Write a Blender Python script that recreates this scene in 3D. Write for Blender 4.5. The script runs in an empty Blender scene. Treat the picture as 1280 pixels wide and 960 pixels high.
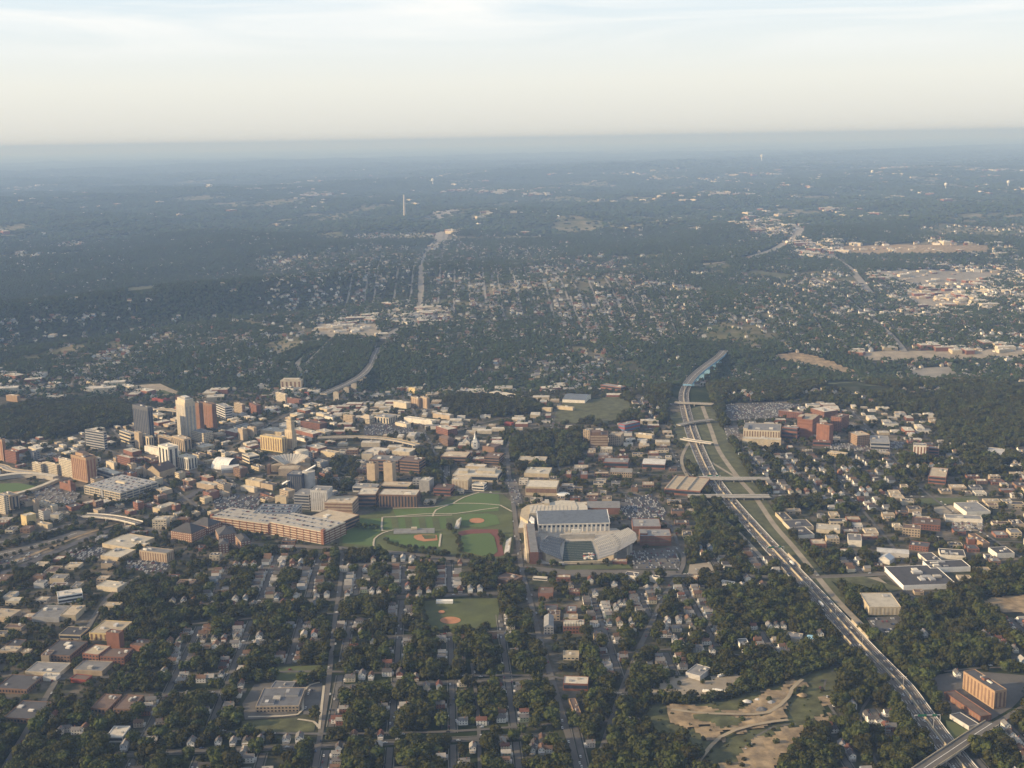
import bpy, bmesh, math, random
import numpy as np
from mathutils import Vector, Matrix
random.seed(7); RNG = np.random.default_rng(11)
C = bpy.context.scene.collection
SC = bpy.context.scene
PI = math.pi
# ------------------------------------------------------------------ camera, sky, sun, exposure
CAMH = 680.0; F = 1500.0; PITCH = math.radians(11.55); ROLL = math.radians(-1.0)
cam = bpy.data.objects.new('camera', bpy.data.cameras.new('camera')); C.objects.link(cam)
RM = Matrix.Rotation(PI/2-PITCH, 3, 'X') @ Matrix.Rotation(ROLL, 3, 'Z')
cam.matrix_world = Matrix.Translation((0, 0, CAMH)) @ RM.to_4x4()
cam.data.sensor_width = 36; cam.data.lens = F/1280*36; cam.data.clip_start = 5; cam.data.clip_end = 400000
SC.camera = cam
SUN_AZ = math.radians(-99); SUN_EL = math.radians(20)      # azimuth from +Y (view direction), negative is left
sd = Vector((math.sin(SUN_AZ)*math.cos(SUN_EL), math.cos(SUN_AZ)*math.cos(SUN_EL), math.sin(SUN_EL)))
sun = bpy.data.objects.new('sun', bpy.data.lights.new('sun', 'SUN')); C.objects.link(sun)
sun.rotation_euler = sd.to_track_quat('Z', 'Y').to_euler()
sun.data.energy = 5.0; sun.data.angle = math.radians(.5); sun.data.color = (1, .755, .465)
W = bpy.data.worlds.new('World'); SC.world = W; W.use_nodes = True
nt = W.node_tree; nt.nodes.clear()
def N(nt, typ, **kw):
    n = nt.nodes.new(typ)
    for k, v in kw.items():
        if k.startswith('i_'): n.inputs[k[2:].replace('_', ' ')].default_value = v
        else: setattr(n, k, v)
    return n
def ramp(nt, pts, fac=None, interp='LINEAR'):
    r = nt.nodes.new('ShaderNodeValToRGB'); cr = r.color_ramp; cr.interpolation = interp
    while len(cr.elements) < len(pts): cr.elements.new(.5)
    for e, (p, c) in zip(cr.elements, pts):
        e.position = p; e.color = (c[0], c[1], c[2], 1) if len(c) == 3 else c
    if fac is not None: nt.links.new(fac, r.inputs[0])
    return r
sky = N(nt, 'ShaderNodeTexSky', sky_type='NISHITA', sun_disc=False, sun_elevation=SUN_EL, sun_rotation=SUN_AZ % (2*PI),
        altitude=300, air_density=1.0, dust_density=1.6, ozone_density=2.0)
bg = N(nt, 'ShaderNodeBackground', i_Strength=.105); wo = N(nt, 'ShaderNodeOutputWorld')
tc = N(nt, 'ShaderNodeTexCoord'); sx = N(nt, 'ShaderNodeSeparateXYZ'); nt.links.new(tc.outputs['Generated'], sx.inputs[0])
# thin cirrus and the milky band above the horizon
mp = N(nt, 'ShaderNodeMapping'); mp.inputs['Scale'].default_value = (1.2, 1.2, 14); mp.inputs['Rotation'].default_value = (0, math.radians(7), 0)
nt.links.new(tc.outputs['Generated'], mp.inputs[0])
no = N(nt, 'ShaderNodeTexNoise', i_Scale=2.6, i_Detail=7, i_Roughness=.55, i_Distortion=.6); nt.links.new(mp.outputs[0], no.inputs['Vector'])
cr = ramp(nt, [(.43, (0, 0, 0)), (.62, (1, 1, 1))], no.outputs['Fac'])
hi = ramp(nt, [(.055, (0, 0, 0)), (.10, (1, 1, 1))], sx.outputs['Z'])
mm = N(nt, 'ShaderNodeMath', operation='MULTIPLY'); nt.links.new(cr.outputs[0], mm.inputs[0]); nt.links.new(hi.outputs[0], mm.inputs[1])
m2 = N(nt, 'ShaderNodeMath', operation='MULTIPLY'); nt.links.new(mm.outputs[0], m2.inputs[0]); m2.inputs[1].default_value = .8
milk = ramp(nt, [(0, (.88,)*3), (.12, (.82,)*3), (.22, (.12,)*3), (.5, (.0,)*3)], sx.outputs['Z'])
MILK = ramp(nt, [(0, (.63, .625, .59)), (.012, (.645, .64, .60)), (.045, (.72, .715, .665)), (.085, (.69, .73, .74)), (.12, (.62, .71, .77)), (.5, (.35, .5, .68))], sx.outputs['Z'])
msc = N(nt, 'ShaderNodeVectorMath', operation='SCALE'); nt.links.new(MILK.outputs[0], msc.inputs[0]); msc.inputs['Scale'].default_value = 9.6
mx0 = N(nt, 'ShaderNodeMix', data_type='RGBA'); nt.links.new(milk.outputs[0], mx0.inputs[0]); nt.links.new(sky.outputs[0], mx0.inputs[6]); nt.links.new(msc.outputs[0], mx0.inputs[7])
mx1 = N(nt, 'ShaderNodeMix', data_type='RGBA'); nt.links.new(m2.outputs[0], mx1.inputs[0]); nt.links.new(mx0.outputs[2], mx1.inputs[6]); mx1.inputs[7].default_value = (7.6, 7.5, 7.2, 1)
nt.links.new(mx1.outputs[2], bg.inputs[0]); nt.links.new(bg.outputs[0], wo.inputs[0])
vs = SC.view_settings; vs.view_transform = 'Standard'; vs.look = 'None'; vs.exposure = 0.42; vs.gamma = 1
SC.cycles.max_bounces = 4; SC.cycles.diffuse_bounces = 2; SC.cycles.glossy_bounces = 1; SC.cycles.volume_bounces = 0
SC.cycles.use_denoising = True

# ------------------------------------------------------------------ pixel <-> world
R3 = np.array(RM); CAM = np.array([0, 0, CAMH])
def hgt(x, y):
    """terrain height: flat under the city, valleys and wooded ridges beyond"""
    x = np.asarray(x, float); y = np.asarray(y, float)
    r = np.sqrt(x*x+y*y)
    h = np.zeros_like(r)
    c1 = 3420+.05*x+60*np.sin(x/420)                        # valley behind downtown
    h -= 34*np.exp(-((y-c1)/210)**2)*np.clip((1700-np.abs(x-100))/400, 0, 1)
    k = np.clip((r-3700)/1800, 0, 1)
    h += k*(30*np.sin(x/640+1.3)*np.cos(y/910+.4)+14*np.sin(x/300+y/410)+9*np.cos(x/170-y/235+2))
    k2 = np.clip((r-9000)/9000, 0, 1)
    h += k2*(45*np.sin(x/2900+.7)*np.cos(y/4200)+25*np.sin(x/1500-y/2100))
    # long wooded ridge on the left
    t = (x+1500)/1900.; cy = 5150+t*1450
    h += 95*np.exp(-((y-cy)/340)**2)*np.clip((-x-150)/700, 0, 1)*np.clip((x+4500)/900, 0, 1)
    h -= 45*np.exp(-((y-cy+520)/240)**2)*np.clip((-x-150)/700, 0, 1)*np.clip((x+4500)/900, 0, 1)
    return h
_LAT = np.random.default_rng(99).random((256, 256))
def vnoise(x, y):
    xi = np.floor(x).astype(int); yi = np.floor(y).astype(int); fx = x-xi; fy = y-yi; fx = fx*fx*(3-2*fx); fy = fy*fy*(3-2*fy); L = lambda a, b: _LAT[a & 255, b & 255]
    return (L(xi, yi)*(1-fx)+L(xi+1, yi)*fx)*(1-fy)+(L(xi, yi+1)*(1-fx)+L(xi+1, yi+1)*fx)*fy
def open_land(x, y):
    """0..1, where clearings, verges and fields lie beyond the city"""
    x = np.asarray(x, float); y = np.asarray(y, float); r = np.hypot(x, y)
    s = np.clip(r/6000, .8, 3)
    n = .5*vnoise(x/260, y/330+7)+.3*vnoise(x/95+40, y/150)+.2*vnoise(x/40, y/60+90); n2 = vnoise(x/1500+3, y/2100+11); n3 = .6*vnoise(x/620+60, y/800)+.4*vnoise(x/230+20, y/400+50)
    n = np.where(r > 8500, n3+.05, n+.015)
    t = .70-.10*n2-.05*np.clip(x/2500+.2, -1, 1)
    return np.clip((n-t)*14, 0, 1)*np.clip((r-3450)/300, 0, 1)
def ray(px, py):
    d = np.stack([(np.asarray(px, float)-640)/F, -(np.asarray(py, float)-480)/F, -np.ones_like(np.asarray(px, float))], -1)
    return d @ R3.T
def gp(px, py, z=None):
    """ground point(s) seen at a photograph position"""
    d = ray(px, py); dz = np.minimum(d[..., 2], -1e-4)
    t = (CAMH-(z or 0))/-dz
    if z is None:
        for _ in range(4):
            t = (CAMH-hgt(t*d[..., 0], t*d[..., 1]))/-dz
    return np.stack([t*d[..., 0], t*d[..., 1], CAMH-t*-dz], -1)
def G(px, py, z=None): return Vector([float(v) for v in gp(px, py, z)])
def proj(p):
    q = (np.asarray(p, float)-CAM) @ R3
    return 640-F*q[..., 0]/q[..., 2], 480+F*q[..., 1]/q[..., 2]
def mpp(p):                                                 # metres per photo pixel at a point
    return (Vector(p)-Vector(CAM)).length/F

# ------------------------------------------------------------------ materials
def new_mat(name):
    m = bpy.data.materials.new(name); m.use_nodes = True; nt = m.node_tree
    return m, nt, nt.nodes['Principled BSDF']
def mat(name, col, rough=.85, var=.12, ns=.12, dirt=.25, rnd=.0, spec=.3, metal=0):
    m, nt, b = new_mat(name)
    geo = N(nt, 'ShaderNodeNewGeometry')
    n1 = N(nt, 'ShaderNodeTexNoise', i_Scale=ns, i_Detail=5, i_Roughness=.65); nt.links.new(geo.outputs['Position'], n1.inputs['Vector'])
    r = ramp(nt, [(.3, tuple(c*(1-dirt) for c in col)), (.5, col), (.72, tuple(min(1, c*(1+var)) for c in col))], n1.outputs['Fac'])
    out = r.outputs[0]
    if rnd:
        oi = N(nt, 'ShaderNodeObjectInfo'); hs = N(nt, 'ShaderNodeHueSaturation')
        mr = N(nt, 'ShaderNodeMapRange'); nt.links.new(oi.outputs['Random'], mr.inputs[0])
        mr.inputs[3].default_value = 1-rnd; mr.inputs[4].default_value = 1+rnd
        nt.links.new(mr.outputs[0], hs.inputs['Value']); nt.links.new(out, hs.inputs['Color']); out = hs.outputs[0]
    nt.links.new(out, b.inputs['Base Color'])
    b.inputs['Roughness'].default_value = rough; b.inputs['Specular IOR Level'].default_value = spec; b.inputs['Metallic'].default_value = metal
    return m
M = {}
def dm(k, *a, **kw): M[k] = mat(k, *a, **kw)
dm('white', (.70, .66, .58), rnd=.08); dm('cream', (.55, .485, .37), rnd=.1); dm('tan', (.41, .33, .235), rnd=.12); dm('sand', (.50, .42, .29), rnd=.1)
dm('yellow', (.62, .49, .25), rnd=.1); dm('brick', (.225, .105, .07), rnd=.15); dm('redbrick', (.24, .12, .08), rnd=.12); dm('brown', (.22, .14, .095), rnd=.15)
dm('orange', (.37, .255, .16), rnd=.1); dm('grey', (.33, .33, .33), rnd=.15); dm('lightgrey', (.52, .51, .49), rnd=.12); dm('darkgrey', (.12, .125, .135), rnd=.15)
dm('concrete', (.42, .39, .34), rnd=.1); dm('asphalt', (.075, .073, .072), ns=.03, var=.5, dirt=.3); dm('oldasphalt', (.115, .11, .10), ns=.03, var=.3)
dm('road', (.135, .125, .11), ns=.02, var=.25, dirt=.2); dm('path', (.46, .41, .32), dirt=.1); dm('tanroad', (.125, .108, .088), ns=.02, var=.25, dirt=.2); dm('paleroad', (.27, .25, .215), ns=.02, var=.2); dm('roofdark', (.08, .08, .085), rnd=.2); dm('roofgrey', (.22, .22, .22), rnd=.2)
dm('roofpale', (.50, .46, .38), rnd=.15); dm('rooftan', (.44, .37, .27), rnd=.15); dm('roofbrown', (.14, .10, .08), rnd=.2); dm('rooflight', (.56, .52, .45), rnd=.1)
dm('roofblue', (.13, .155, .19), rnd=.1); dm('blue', (.10, .17, .28)); dm('skyblue', (.22, .42, .60)); dm('red', (.28, .07, .055)); dm('track', (.16, .06, .045), dirt=.1)
dm('clay', (.42, .20, .10), dirt=.15); dm('grass', (.085, .10, .034), ns=.02, var=.4, dirt=.25); dm('turf', (.085, .135, .035), ns=.01, var=.15, dirt=.1)
dm('roughgrass', (.085, .09, .038), ns=.05, var=.6, dirt=.45); dm('dirt', (.27, .205, .125), ns=.06, var=.6, dirt=.5); dm('packed', (.33, .275, .19), ns=.05); dm('pavement', (.17, .16, .14), ns=.05); dm('gravel', (.30, .26, .20), ns=.03, var=.3)
dm('bark', (.10, .07, .05)); dm('glass', (.035, .045, .06), rough=.2, spec=.6, dirt=.1); dm('paint', (.80, .79, .75), dirt=.1); dm('tyre', (.03, .03, .03))
dm('carwhite', (.62, .61, .58), rough=.3, dirt=.02); dm('carsilver', (.5, .51, .52), rough=.3, dirt=.02); dm('carblack', (.03, .03, .035), rough=.3); dm('carred', (.18, .03, .03), rough=.3); dm('carblue', (.05, .09, .2), rough=.3)
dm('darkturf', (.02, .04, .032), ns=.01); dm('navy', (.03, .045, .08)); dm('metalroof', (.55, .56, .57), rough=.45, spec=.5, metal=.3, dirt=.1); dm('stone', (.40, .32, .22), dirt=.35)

# ------------------------------------------------------------------ object helpers
def link(o, parent=None):
    C.objects.link(o)
    if parent is not None: o.parent = parent
    return o
def mobj(name, verts, faces, mats, parent=None, fm=None, smooth=False):
    me = bpy.data.meshes.new(name); me.from_pydata([tuple(v) for v in verts], [], faces)
    for m in (mats if isinstance(mats, (list, tuple)) else [mats]): me.materials.append(M[m] if isinstance(m, str) else m)
    if fm: me.polygons.foreach_set('material_index', fm)
    if smooth: me.polygons.foreach_set('use_smooth', [True]*len(faces))
    me.update()
    return link(bpy.data.objects.new(name, me), parent)
def inst(name, me, parent=None, loc=(0, 0, 0), rz=0, sc=(1, 1, 1)):
    o = bpy.data.objects.new(name, me); o.location = loc; o.rotation_euler = (0, 0, rz); o.scale = sc
    return link(o, parent)
def empty(name, loc, rz=0):
    o = bpy.data.objects.new(name, None); o.location = loc; o.rotation_euler = (0, 0, rz); o.empty_display_size = 1
    return link(o)
THINGS = []                                                # (object, label, px, py) for making labels single
def tag(o, label=None, cat=None, group=None, kind=None, at=None):
    if label: o['label'] = label
    if cat: o['category'] = cat
    if group: o['group'] = group
    if kind: o['kind'] = kind
    return o
class MB:
    def __init__(s): s.v = []; s.f = []; s.m = []
    def add(s, vs, fs, m=0):
        n = len(s.v); s.v += [tuple(v) for v in vs]; s.f += [tuple(i+n for i in f) for f in fs]; s.m += [m]*len(fs); return s
    def box(s, x0, x1, y0, y1, z0, z1, m=0, bottom=False):
        f = [(0, 1, 5, 4), (1, 2, 6, 5), (2, 3, 7, 6), (3, 0, 4, 7), (4, 5, 6, 7)]
        if bottom: f.append((3, 2, 1, 0))
        return s.add([(x0, y0, z0), (x1, y0, z0), (x1, y1, z0), (x0, y1, z0), (x0, y0, z1), (x1, y0, z1), (x1, y1, z1), (x0, y1, z1)], f, m)
    def prism(s, poly, z0, z1, m=0, mt=None):               # vertical prism on a counterclockwise polygon
        n = len(poly)
        s.add([(p[0], p[1], z0) for p in poly]+[(p[0], p[1], z1) for p in poly], [(i, (i+1) % n, (i+1) % n+n, i+n) for i in range(n)], m)
        return s.add([(p[0], p[1], z1) for p in poly], [tuple(range(n))], m if mt is None else mt)
    def gable(s, x0, x1, y0, y1, z0, z1, m=0, mw=1, ov=.0):  # ridge along y
        xm = (x0+x1)/2
        s.add([(x0-ov, y0-ov, z0), (xm, y0-ov, z1), (xm, y1+ov, z1), (x0-ov, y1+ov, z0), (x1+ov, y0-ov, z0), (x1+ov, y1+ov, z0)], [(0, 4, 1)] if False else [(1, 0, 3, 2), (4, 1, 2, 5)], m)
        return s.add([(x0, y0, z0), (x1, y0, z0), (xm, y0, z1-.05), (x0, y1, z0), (x1, y1, z0), (xm, y1, z1-.05)], [(0, 1, 2), (4, 3, 5)], mw)
    def hip(s, x0, x1, y0, y1, z0, z1, m=0, ov=.4):
        x0 -= ov; x1 += ov; y0 -= ov; y1 += ov; k = min(x1-x0, y1-y0)/2*.95
        if x1-x0 > y1-y0: a, b = (x0+k, (y0+y1)/2, z1), (x1-k, (y0+y1)/2, z1); fs = [(0, 1, 5, 4), (1, 2, 5), (2, 3, 4, 5), (3, 0, 4)]
        else: a, b = ((x0+x1)/2, y0+k, z1), ((x0+x1)/2, y1-k, z1); fs = [(0, 1, 4), (1, 2, 5, 4), (2, 3, 5), (3, 0, 4, 5)]
        return s.add([(x0, y0, z0), (x1, y0, z0), (x1, y1, z0), (x0, y1, z0), a, b], fs, m)
    def cyl(s, cx, cy, r, z0, z1, n=16, m=0, r1=None):
        r1 = r if r1 is None else r1
        a = [(cx+r*math.cos(2*PI*i/n), cy+r*math.sin(2*PI*i/n), z0) for i in range(n)]
        b = [(cx+r1*math.cos(2*PI*i/n), cy+r1*math.sin(2*PI*i/n), z1) for i in range(n)]
        return s.add(a+b, [(i, (i+1) % n, (i+1) % n+n, i+n) for i in range(n)]+[tuple(range(n, 2*n))], m)
    def obj(s, name, mats, parent=None, smooth=False):
        return mobj(name, s.v, s.f, mats, parent, s.m if any(s.m) else None, smooth)
    def mesh(s, name, mats):
        o = s.obj(name, mats); me = o.data; bpy.data.objects.remove(o); return me

# ------------------------------------------------------------------ zone raster in photo space (what grows or stands where)
MX, MYB = 160, 120; ZW, ZH = 1280+2*MX, 960+MYB
ZONE = np.full((ZH, ZW), ord('F'), np.uint8)
def raster(arr, poly, val):
    P = np.array(poly, float); x0, x1 = int(max(0, P[:, 0].min()+MX)), int(min(ZW-1, P[:, 0].max()+MX+1)); y0, y1 = int(max(0, P[:, 1].min())), int(min(ZH-1, P[:, 1].max()+1))
    if x1 <= x0 or y1 <= y0: return
    X, Y = np.meshgrid(np.arange(x0, x1+1)-MX+.5, np.arange(y0, y1+1)+.5); ins = np.zeros(X.shape, bool)
    n = len(P); j = n-1
    for i in range(n):
        xi, yi = P[i]; xj, yj = P[j]
        if yi != yj: ins ^= ((yi > Y) != (yj > Y)) & (X < (xj-xi)*(Y-yi)/(yj-yi)+xi)
        j = i
    arr[y0:y1+1, x0:x1+1][ins] = val
def zone_at(px, py, arr=None):
    arr = ZONE if arr is None else arr
    return arr[np.clip(np.asarray(py, int), 0, ZH-1), np.clip(np.floor(np.asarray(px)).astype(int)+MX, 0, ZW-1)]
# world occupancy raster, 2 m cells: roads 1, buildings 2, sheets 3, houses 4
OX0, OY0, OW, OH, OC = -2200, 900, 2300, 1700, 2.0
OCC = np.zeros((OH, OW), np.uint8)
def occ_poly(poly, val, grow=0):
    P = np.array([(p[0], p[1]) for p in poly], float)
    if grow:
        c = P.mean(0); d = P-c; l = np.linalg.norm(d, axis=1, keepdims=True)+1e-6; P = c+d*(1+grow/l)
    Q = (P-[OX0, OY0])/OC
    x0, x1 = int(max(0, Q[:, 0].min())), int(min(OW-1, Q[:, 0].max()+1)); y0, y1 = int(max(0, Q[:, 1].min())), int(min(OH-1, Q[:, 1].max()+1))
    if x1 <= x0 or y1 <= y0: return
    X, Y = np.meshgrid(np.arange(x0, x1+1)+.5, np.arange(y0, y1+1)+.5); ins = np.zeros(X.shape, bool); j = len(Q)-1
    for i in range(len(Q)):
        xi, yi = Q[i]; xj, yj = Q[j]
        if yi != yj: ins ^= ((yi > Y) != (yj > Y)) & (X < (xj-xi)*(Y-yi)/(yj-yi)+xi)
        j = i
    OCC[y0:y1+1, x0:x1+1][ins] = val
def occ_at(x, y):
    i = ((np.asarray(y)-OY0)/OC).astype(int); j = ((np.asarray(x)-OX0)/OC).astype(int)
    ok = (i >= 0) & (i < OH) & (j >= 0) & (j < OW)
    return np.where(ok, OCC[np.clip(i, 0, OH-1), np.clip(j, 0, OW-1)], 0)
# ------------------------------------------------------------------ zones (F wood, R homes, D dense homes, C commerce, G green, K thin trees)
ZP = [
 ('M', [(-160, 0), (1440, 0), (1440, 235), (-160, 235)]),
 ('R', [(330, 318), (560, 305), (850, 330), (905, 400), (850, 428), (560, 436), (390, 430), (300, 400)]),
 ('D', [(690, 372), (810, 365), (845, 425), (700, 430)]),
 ('r', [(0, 400), (300, 395), (350, 470), (200, 482), (-160, 482), (-160, 430)]),
 ('R', [(930, 330), (1080, 335), (1440, 310), (1440, 440), (1000, 440), (900, 400)]),
 ('C', [(385, 398), (465, 400), (480, 425), (395, 425)]), ('C', [(500, 385), (545, 380), (550, 410), (480, 412)]),
 ('C', [(1080, 338), (1290, 335), (1290, 385), (1120, 385)]), ('C', [(1060, 440), (1440, 415), (1440, 470), (1150, 478)]), ('C', [(980, 303), (1235, 306), (1235, 319), (1000, 318)]),
 ('C', [(930, 270), (1000, 268), (990, 300), (935, 292)]), ('C', [(360, 236), (415, 236), (415, 250), (360, 250)]),
 ('C', [(515, 236), (700, 238), (700, 246), (515, 246)]), ('C', [(530, 262), (575, 262), (560, 308), (545, 308)]),
 ('r', [(500, 436), (850, 436), (840, 482), (500, 484)]), ('C', [(-160, 470), (130, 470), (215, 490), (340, 480), (420, 486), (540, 482), (650, 486), (790, 478), (850, 500), (860, 600), (880, 700), (640, 712), (430, 700), (300, 706), (180, 740), (-160, 760)]),
 ('F', [(-160, 515), (60, 505), (160, 490), (172, 505), (168, 530), (60, 548), (-160, 552)]),
 ('F', [(560, 495), (650, 500), (690, 512), (640, 522), (560, 520)]), ('F', [(625, 545), (725, 540), (725, 580), (650, 590)]), ('R', [(700, 500), (830, 497), (835, 530), (720, 530)]),
 ('K', [(420, 575), (450, 575), (440, 615), (400, 612)]), ('K', [(520, 560), (565, 575), (560, 615), (530, 610)]),
 ('R', [(905, 470), (1440, 440), (1440, 760), (1100, 760), (1010, 700), (950, 640), (905, 560)]),
 ('F', [(900, 440), (1000, 445), (1150, 470), (1300, 462), (1300, 500), (1150, 520), (1000, 510), (905, 470)]),
 ('r', [(905, 450), (1000, 452), (1150, 475), (1300, 465), (1300, 500), (1150, 515), (905, 480)]), ('F', [(1110, 500), (1280, 480), (1280, 560), (1190, 558), (1110, 530)]),
 ('C', [(905, 505), (1000, 500), (1170, 520), (1185, 575), (1000, 566), (925, 560)]),
 ('C', [(965, 635), (1060, 640), (1100, 600), (1280, 590), (1440, 600), (1440, 700), (1215, 720), (1200, 745), (1110, 760), (1090, 700), (1010, 690)]),
 ('D', [(940, 570), (1110, 570), (1120, 640), (960, 630)]),
 ('C', [(-160, 740), (180, 700), (310, 700), (300, 730), (150, 740), (-160, 790)]),
 ('C', [(-160, 735), (150, 735), (175, 850), (110, 960), (-160, 960)]),
 ('R', [(300, 700), (430, 690), (640, 712), (900, 706), (1010, 720), (1060, 800), (1070, 860), (1160, 960), (1160, 1080), (110, 1080), (110, 960), (175, 850), (190, 760)]),
 ('D', [(300, 688), (640, 715), (900, 712), (860, 830), (680, 860), (540, 700), (430, 745), (310, 760)]),
 ('C', [(655, 700), (730, 705), (730, 880), (700, 890), (675, 800)]),
 ('K', [(430, 820), (640, 830), (660, 1080), (430, 1080)]), ('F', [(0, 900), (120, 880), (160, 1080), (-160, 1080), (-160, 920)]),
 ('K', [(200, 860), (300, 850), (310, 1080), (150, 1080)]), ('K', [(560, 800), (670, 800), (680, 860), (560, 860)]), ('K', [(470, 760), (550, 790), (540, 830), (440, 830)]),
 ('F', [(905, 730), (1000, 740), (1040, 790), (900, 790)]), ('R', [(860, 680), (945, 660), (1000, 745), (880, 755)]), 
 ('F', [(1110, 790), (1140, 760), (1200, 735), (1280, 710), (1440, 700), (1440, 870), (1240, 800), (1230, 830), (1190, 850), (1150, 860)]),
 ('F', [(1000, 830), (1090, 850), (1170, 940), (1200, 1080), (1000, 1080), (1020, 960), (990, 900), (1000, 860)]),
 ('F', [(830, 870), (900, 830), (1050, 815), (1060, 830), (950, 860), (830, 890)]), ('F', [(740, 920), (830, 900), (900, 915), (920, 1080), (740, 1080)]),
 ('D', [(1150, 780), (1290, 750), (1440, 760), (1440, 850), (1290, 850), (1230, 800)]), ('R', [(1230, 900), (1440, 860), (1440, 1080), (1230, 1080), (1200, 940)]),
 ('D', [(1040, 850), (1120, 890), (1130, 960), (1060, 1000), (1040, 920)]), 
]
for c, p in ZP: raster(ZONE, p, ord(c))
# ------------------------------------------------------------------ ground
def build_ground():
    th0 = np.concatenate([np.linspace(-180, -34, 50)[:-1], np.linspace(-34, 34, 380), np.linspace(34, 180, 50)[1:-1]])
    rr = np.concatenate([[1., 500.], np.geomspace(900, 20000, 400), np.geomspace(20000, 115000, 60)[1:]])
    th = np.radians(th0); nT, nR = len(th), len(rr)
    Rr, Tt = np.meshgrid(rr, th, indexing='ij'); X = Rr*np.sin(Tt); Y = Rr*np.cos(Tt); Z = hgt(X, Y)
    V = np.stack([X, Y, Z], -1).reshape(-1, 3)
    i, j = np.meshgrid(np.arange(nR-1), np.arange(nT), indexing='ij'); j2 = (j+1) % nT
    Fc = np.stack([i*nT+j, (i)*nT+j2, (i+1)*nT+j2, (i+1)*nT+j], -1).reshape(-1, 4)[:, ::-1]
    me = bpy.data.meshes.new('ground'); me.vertices.add(len(V)); me.vertices.foreach_set('co', V.ravel())
    me.loops.add(Fc.size); me.loops.foreach_set('vertex_index', Fc.ravel().astype(np.int32)); me.polygons.add(len(Fc)); me.polygons.foreach_set('loop_start', np.arange(0, Fc.size, 4, dtype=np.int32))
    me.update(calc_edges=True)
    px, py = proj(V); z = zone_at(px, py)
    u = np.select([z == ord('C'), z == ord('D'), z == ord('R'), z == ord('r')], [1., .55, .35, .2], 0.).astype(float)
    u[(np.abs(X.ravel()) > np.maximum(Y.ravel(), 1)*.6)] = .2
    at = me.attributes.new('built_up', 'FLOAT', 'POINT'); at.data.foreach_set('value', u)
    at = me.attributes.new('open', 'FLOAT', 'POINT'); at.data.foreach_set('value', open_land(X.ravel(), Y.ravel()))
    me.polygons.foreach_set('use_smooth', [True]*len(Fc))
    m, nt, b = new_mat('ground_cover')
    geo = N(nt, 'ShaderNodeNewGeometry'); a = N(nt, 'ShaderNodeAttribute', attribute_name='built_up')
    def noise(s, d=6, r=.6):
        n = N(nt, 'ShaderNodeTexNoise', i_Scale=s, i_Detail=d, i_Roughness=r); nt.links.new(geo.outputs['Position'], n.inputs['Vector']); return n.outputs['Fac']
    g = ramp(nt, [(.3, (.014, .022, .010)), (.5, (.030, .042, .017)), (.62, (.05, .06, .026)), (.75, (.10, .095, .045))], noise(.012, 9, .7))
    # open land and settlements far away, too small to build
    far = ramp(nt, [(.55, (0, 0, 0)), (.64, (1, 1, 1))], noise(.0004, 12, .72))
    gm = N(nt, 'ShaderNodeMix', data_type='RGBA'); fm_ = N(nt, 'ShaderNodeMath', operation='MULTIPLY', use_clamp=True); fm_.inputs[1].default_value = .2
    nt.links.new(far.outputs[0], fm_.inputs[0]); nt.links.new(fm_.outputs[0], gm.inputs[0]); nt.links.new(g.outputs[0], gm.inputs[6]); gm.inputs[7].default_value = (.30, .27, .17, 1)
    c = ramp(nt, [(.36, (.04, .05, .025)), (.46, (.08, .08, .055)), (.55, (.14, .125, .10)), (.68, (.25, .215, .165))], noise(.02, 8, .65))
    a2 = N(nt, 'ShaderNodeAttribute', attribute_name='open'); oc = ramp(nt, [(.35, (.075, .10, .04)), (.5, (.16, .15, .085)), (.65, (.27, .235, .16))], noise(.006, 5, .6))
    go = N(nt, 'ShaderNodeMix', data_type='RGBA'); nt.links.new(a2.outputs['Fac'], go.inputs[0]); nt.links.new(gm.outputs[2], go.inputs[6]); nt.links.new(oc.outputs[0], go.inputs[7]); gm = go
    mx = N(nt, 'ShaderNodeMix', data_type='RGBA'); nt.links.new(a.outputs['Fac'], mx.inputs[0]); nt.links.new(gm.outputs[2], mx.inputs[6]); nt.links.new(c.outputs[0], mx.inputs[7])
    nt.links.new(mx.outputs[2], b.inputs['Base Color']); b.inputs['Roughness'].default_value = 1; b.inputs['Specular IOR Level'].default_value = 0
    me.materials.append(m)
    tag(link(bpy.data.objects.new('ground', me)), kind='structure')
build_ground()
def build_haze():
    o = MB().box(-118000, 118000, -118000, 118000, -140, 760, bottom=True).obj('haze', [], None)
    m = bpy.data.materials.new('haze'); m.use_nodes = True; nt = m.node_tree; nt.nodes.clear()
    v = N(nt, 'ShaderNodeVolumePrincipled'); v.inputs['Color'].default_value = HAZE_COL; v.inputs['Density'].default_value = HAZE_D; v.inputs['Anisotropy'].default_value = HAZE_G
    v.inputs['Absorption Color'].default_value = (.48, .50, .6, 1); v.inputs['Density Attribute'].default_value = ''; v.inputs['Color Attribute'].default_value = ''; v.inputs['Temperature Attribute'].default_value = ''
    out = N(nt, 'ShaderNodeOutputMaterial'); nt.links.new(v.outputs[0], out.inputs['Volume'])
    try: m.cycles.homogeneous_volume = True
    except Exception: pass
    o.data.materials.append(m); tag(o, kind='stuff', label='pale blue summer haze lying over the whole city and the far woods')
HAZE_COL = (.34, .54, .98, 1); HAZE_D = 1/16500; HAZE_G = .0
build_haze()
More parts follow.
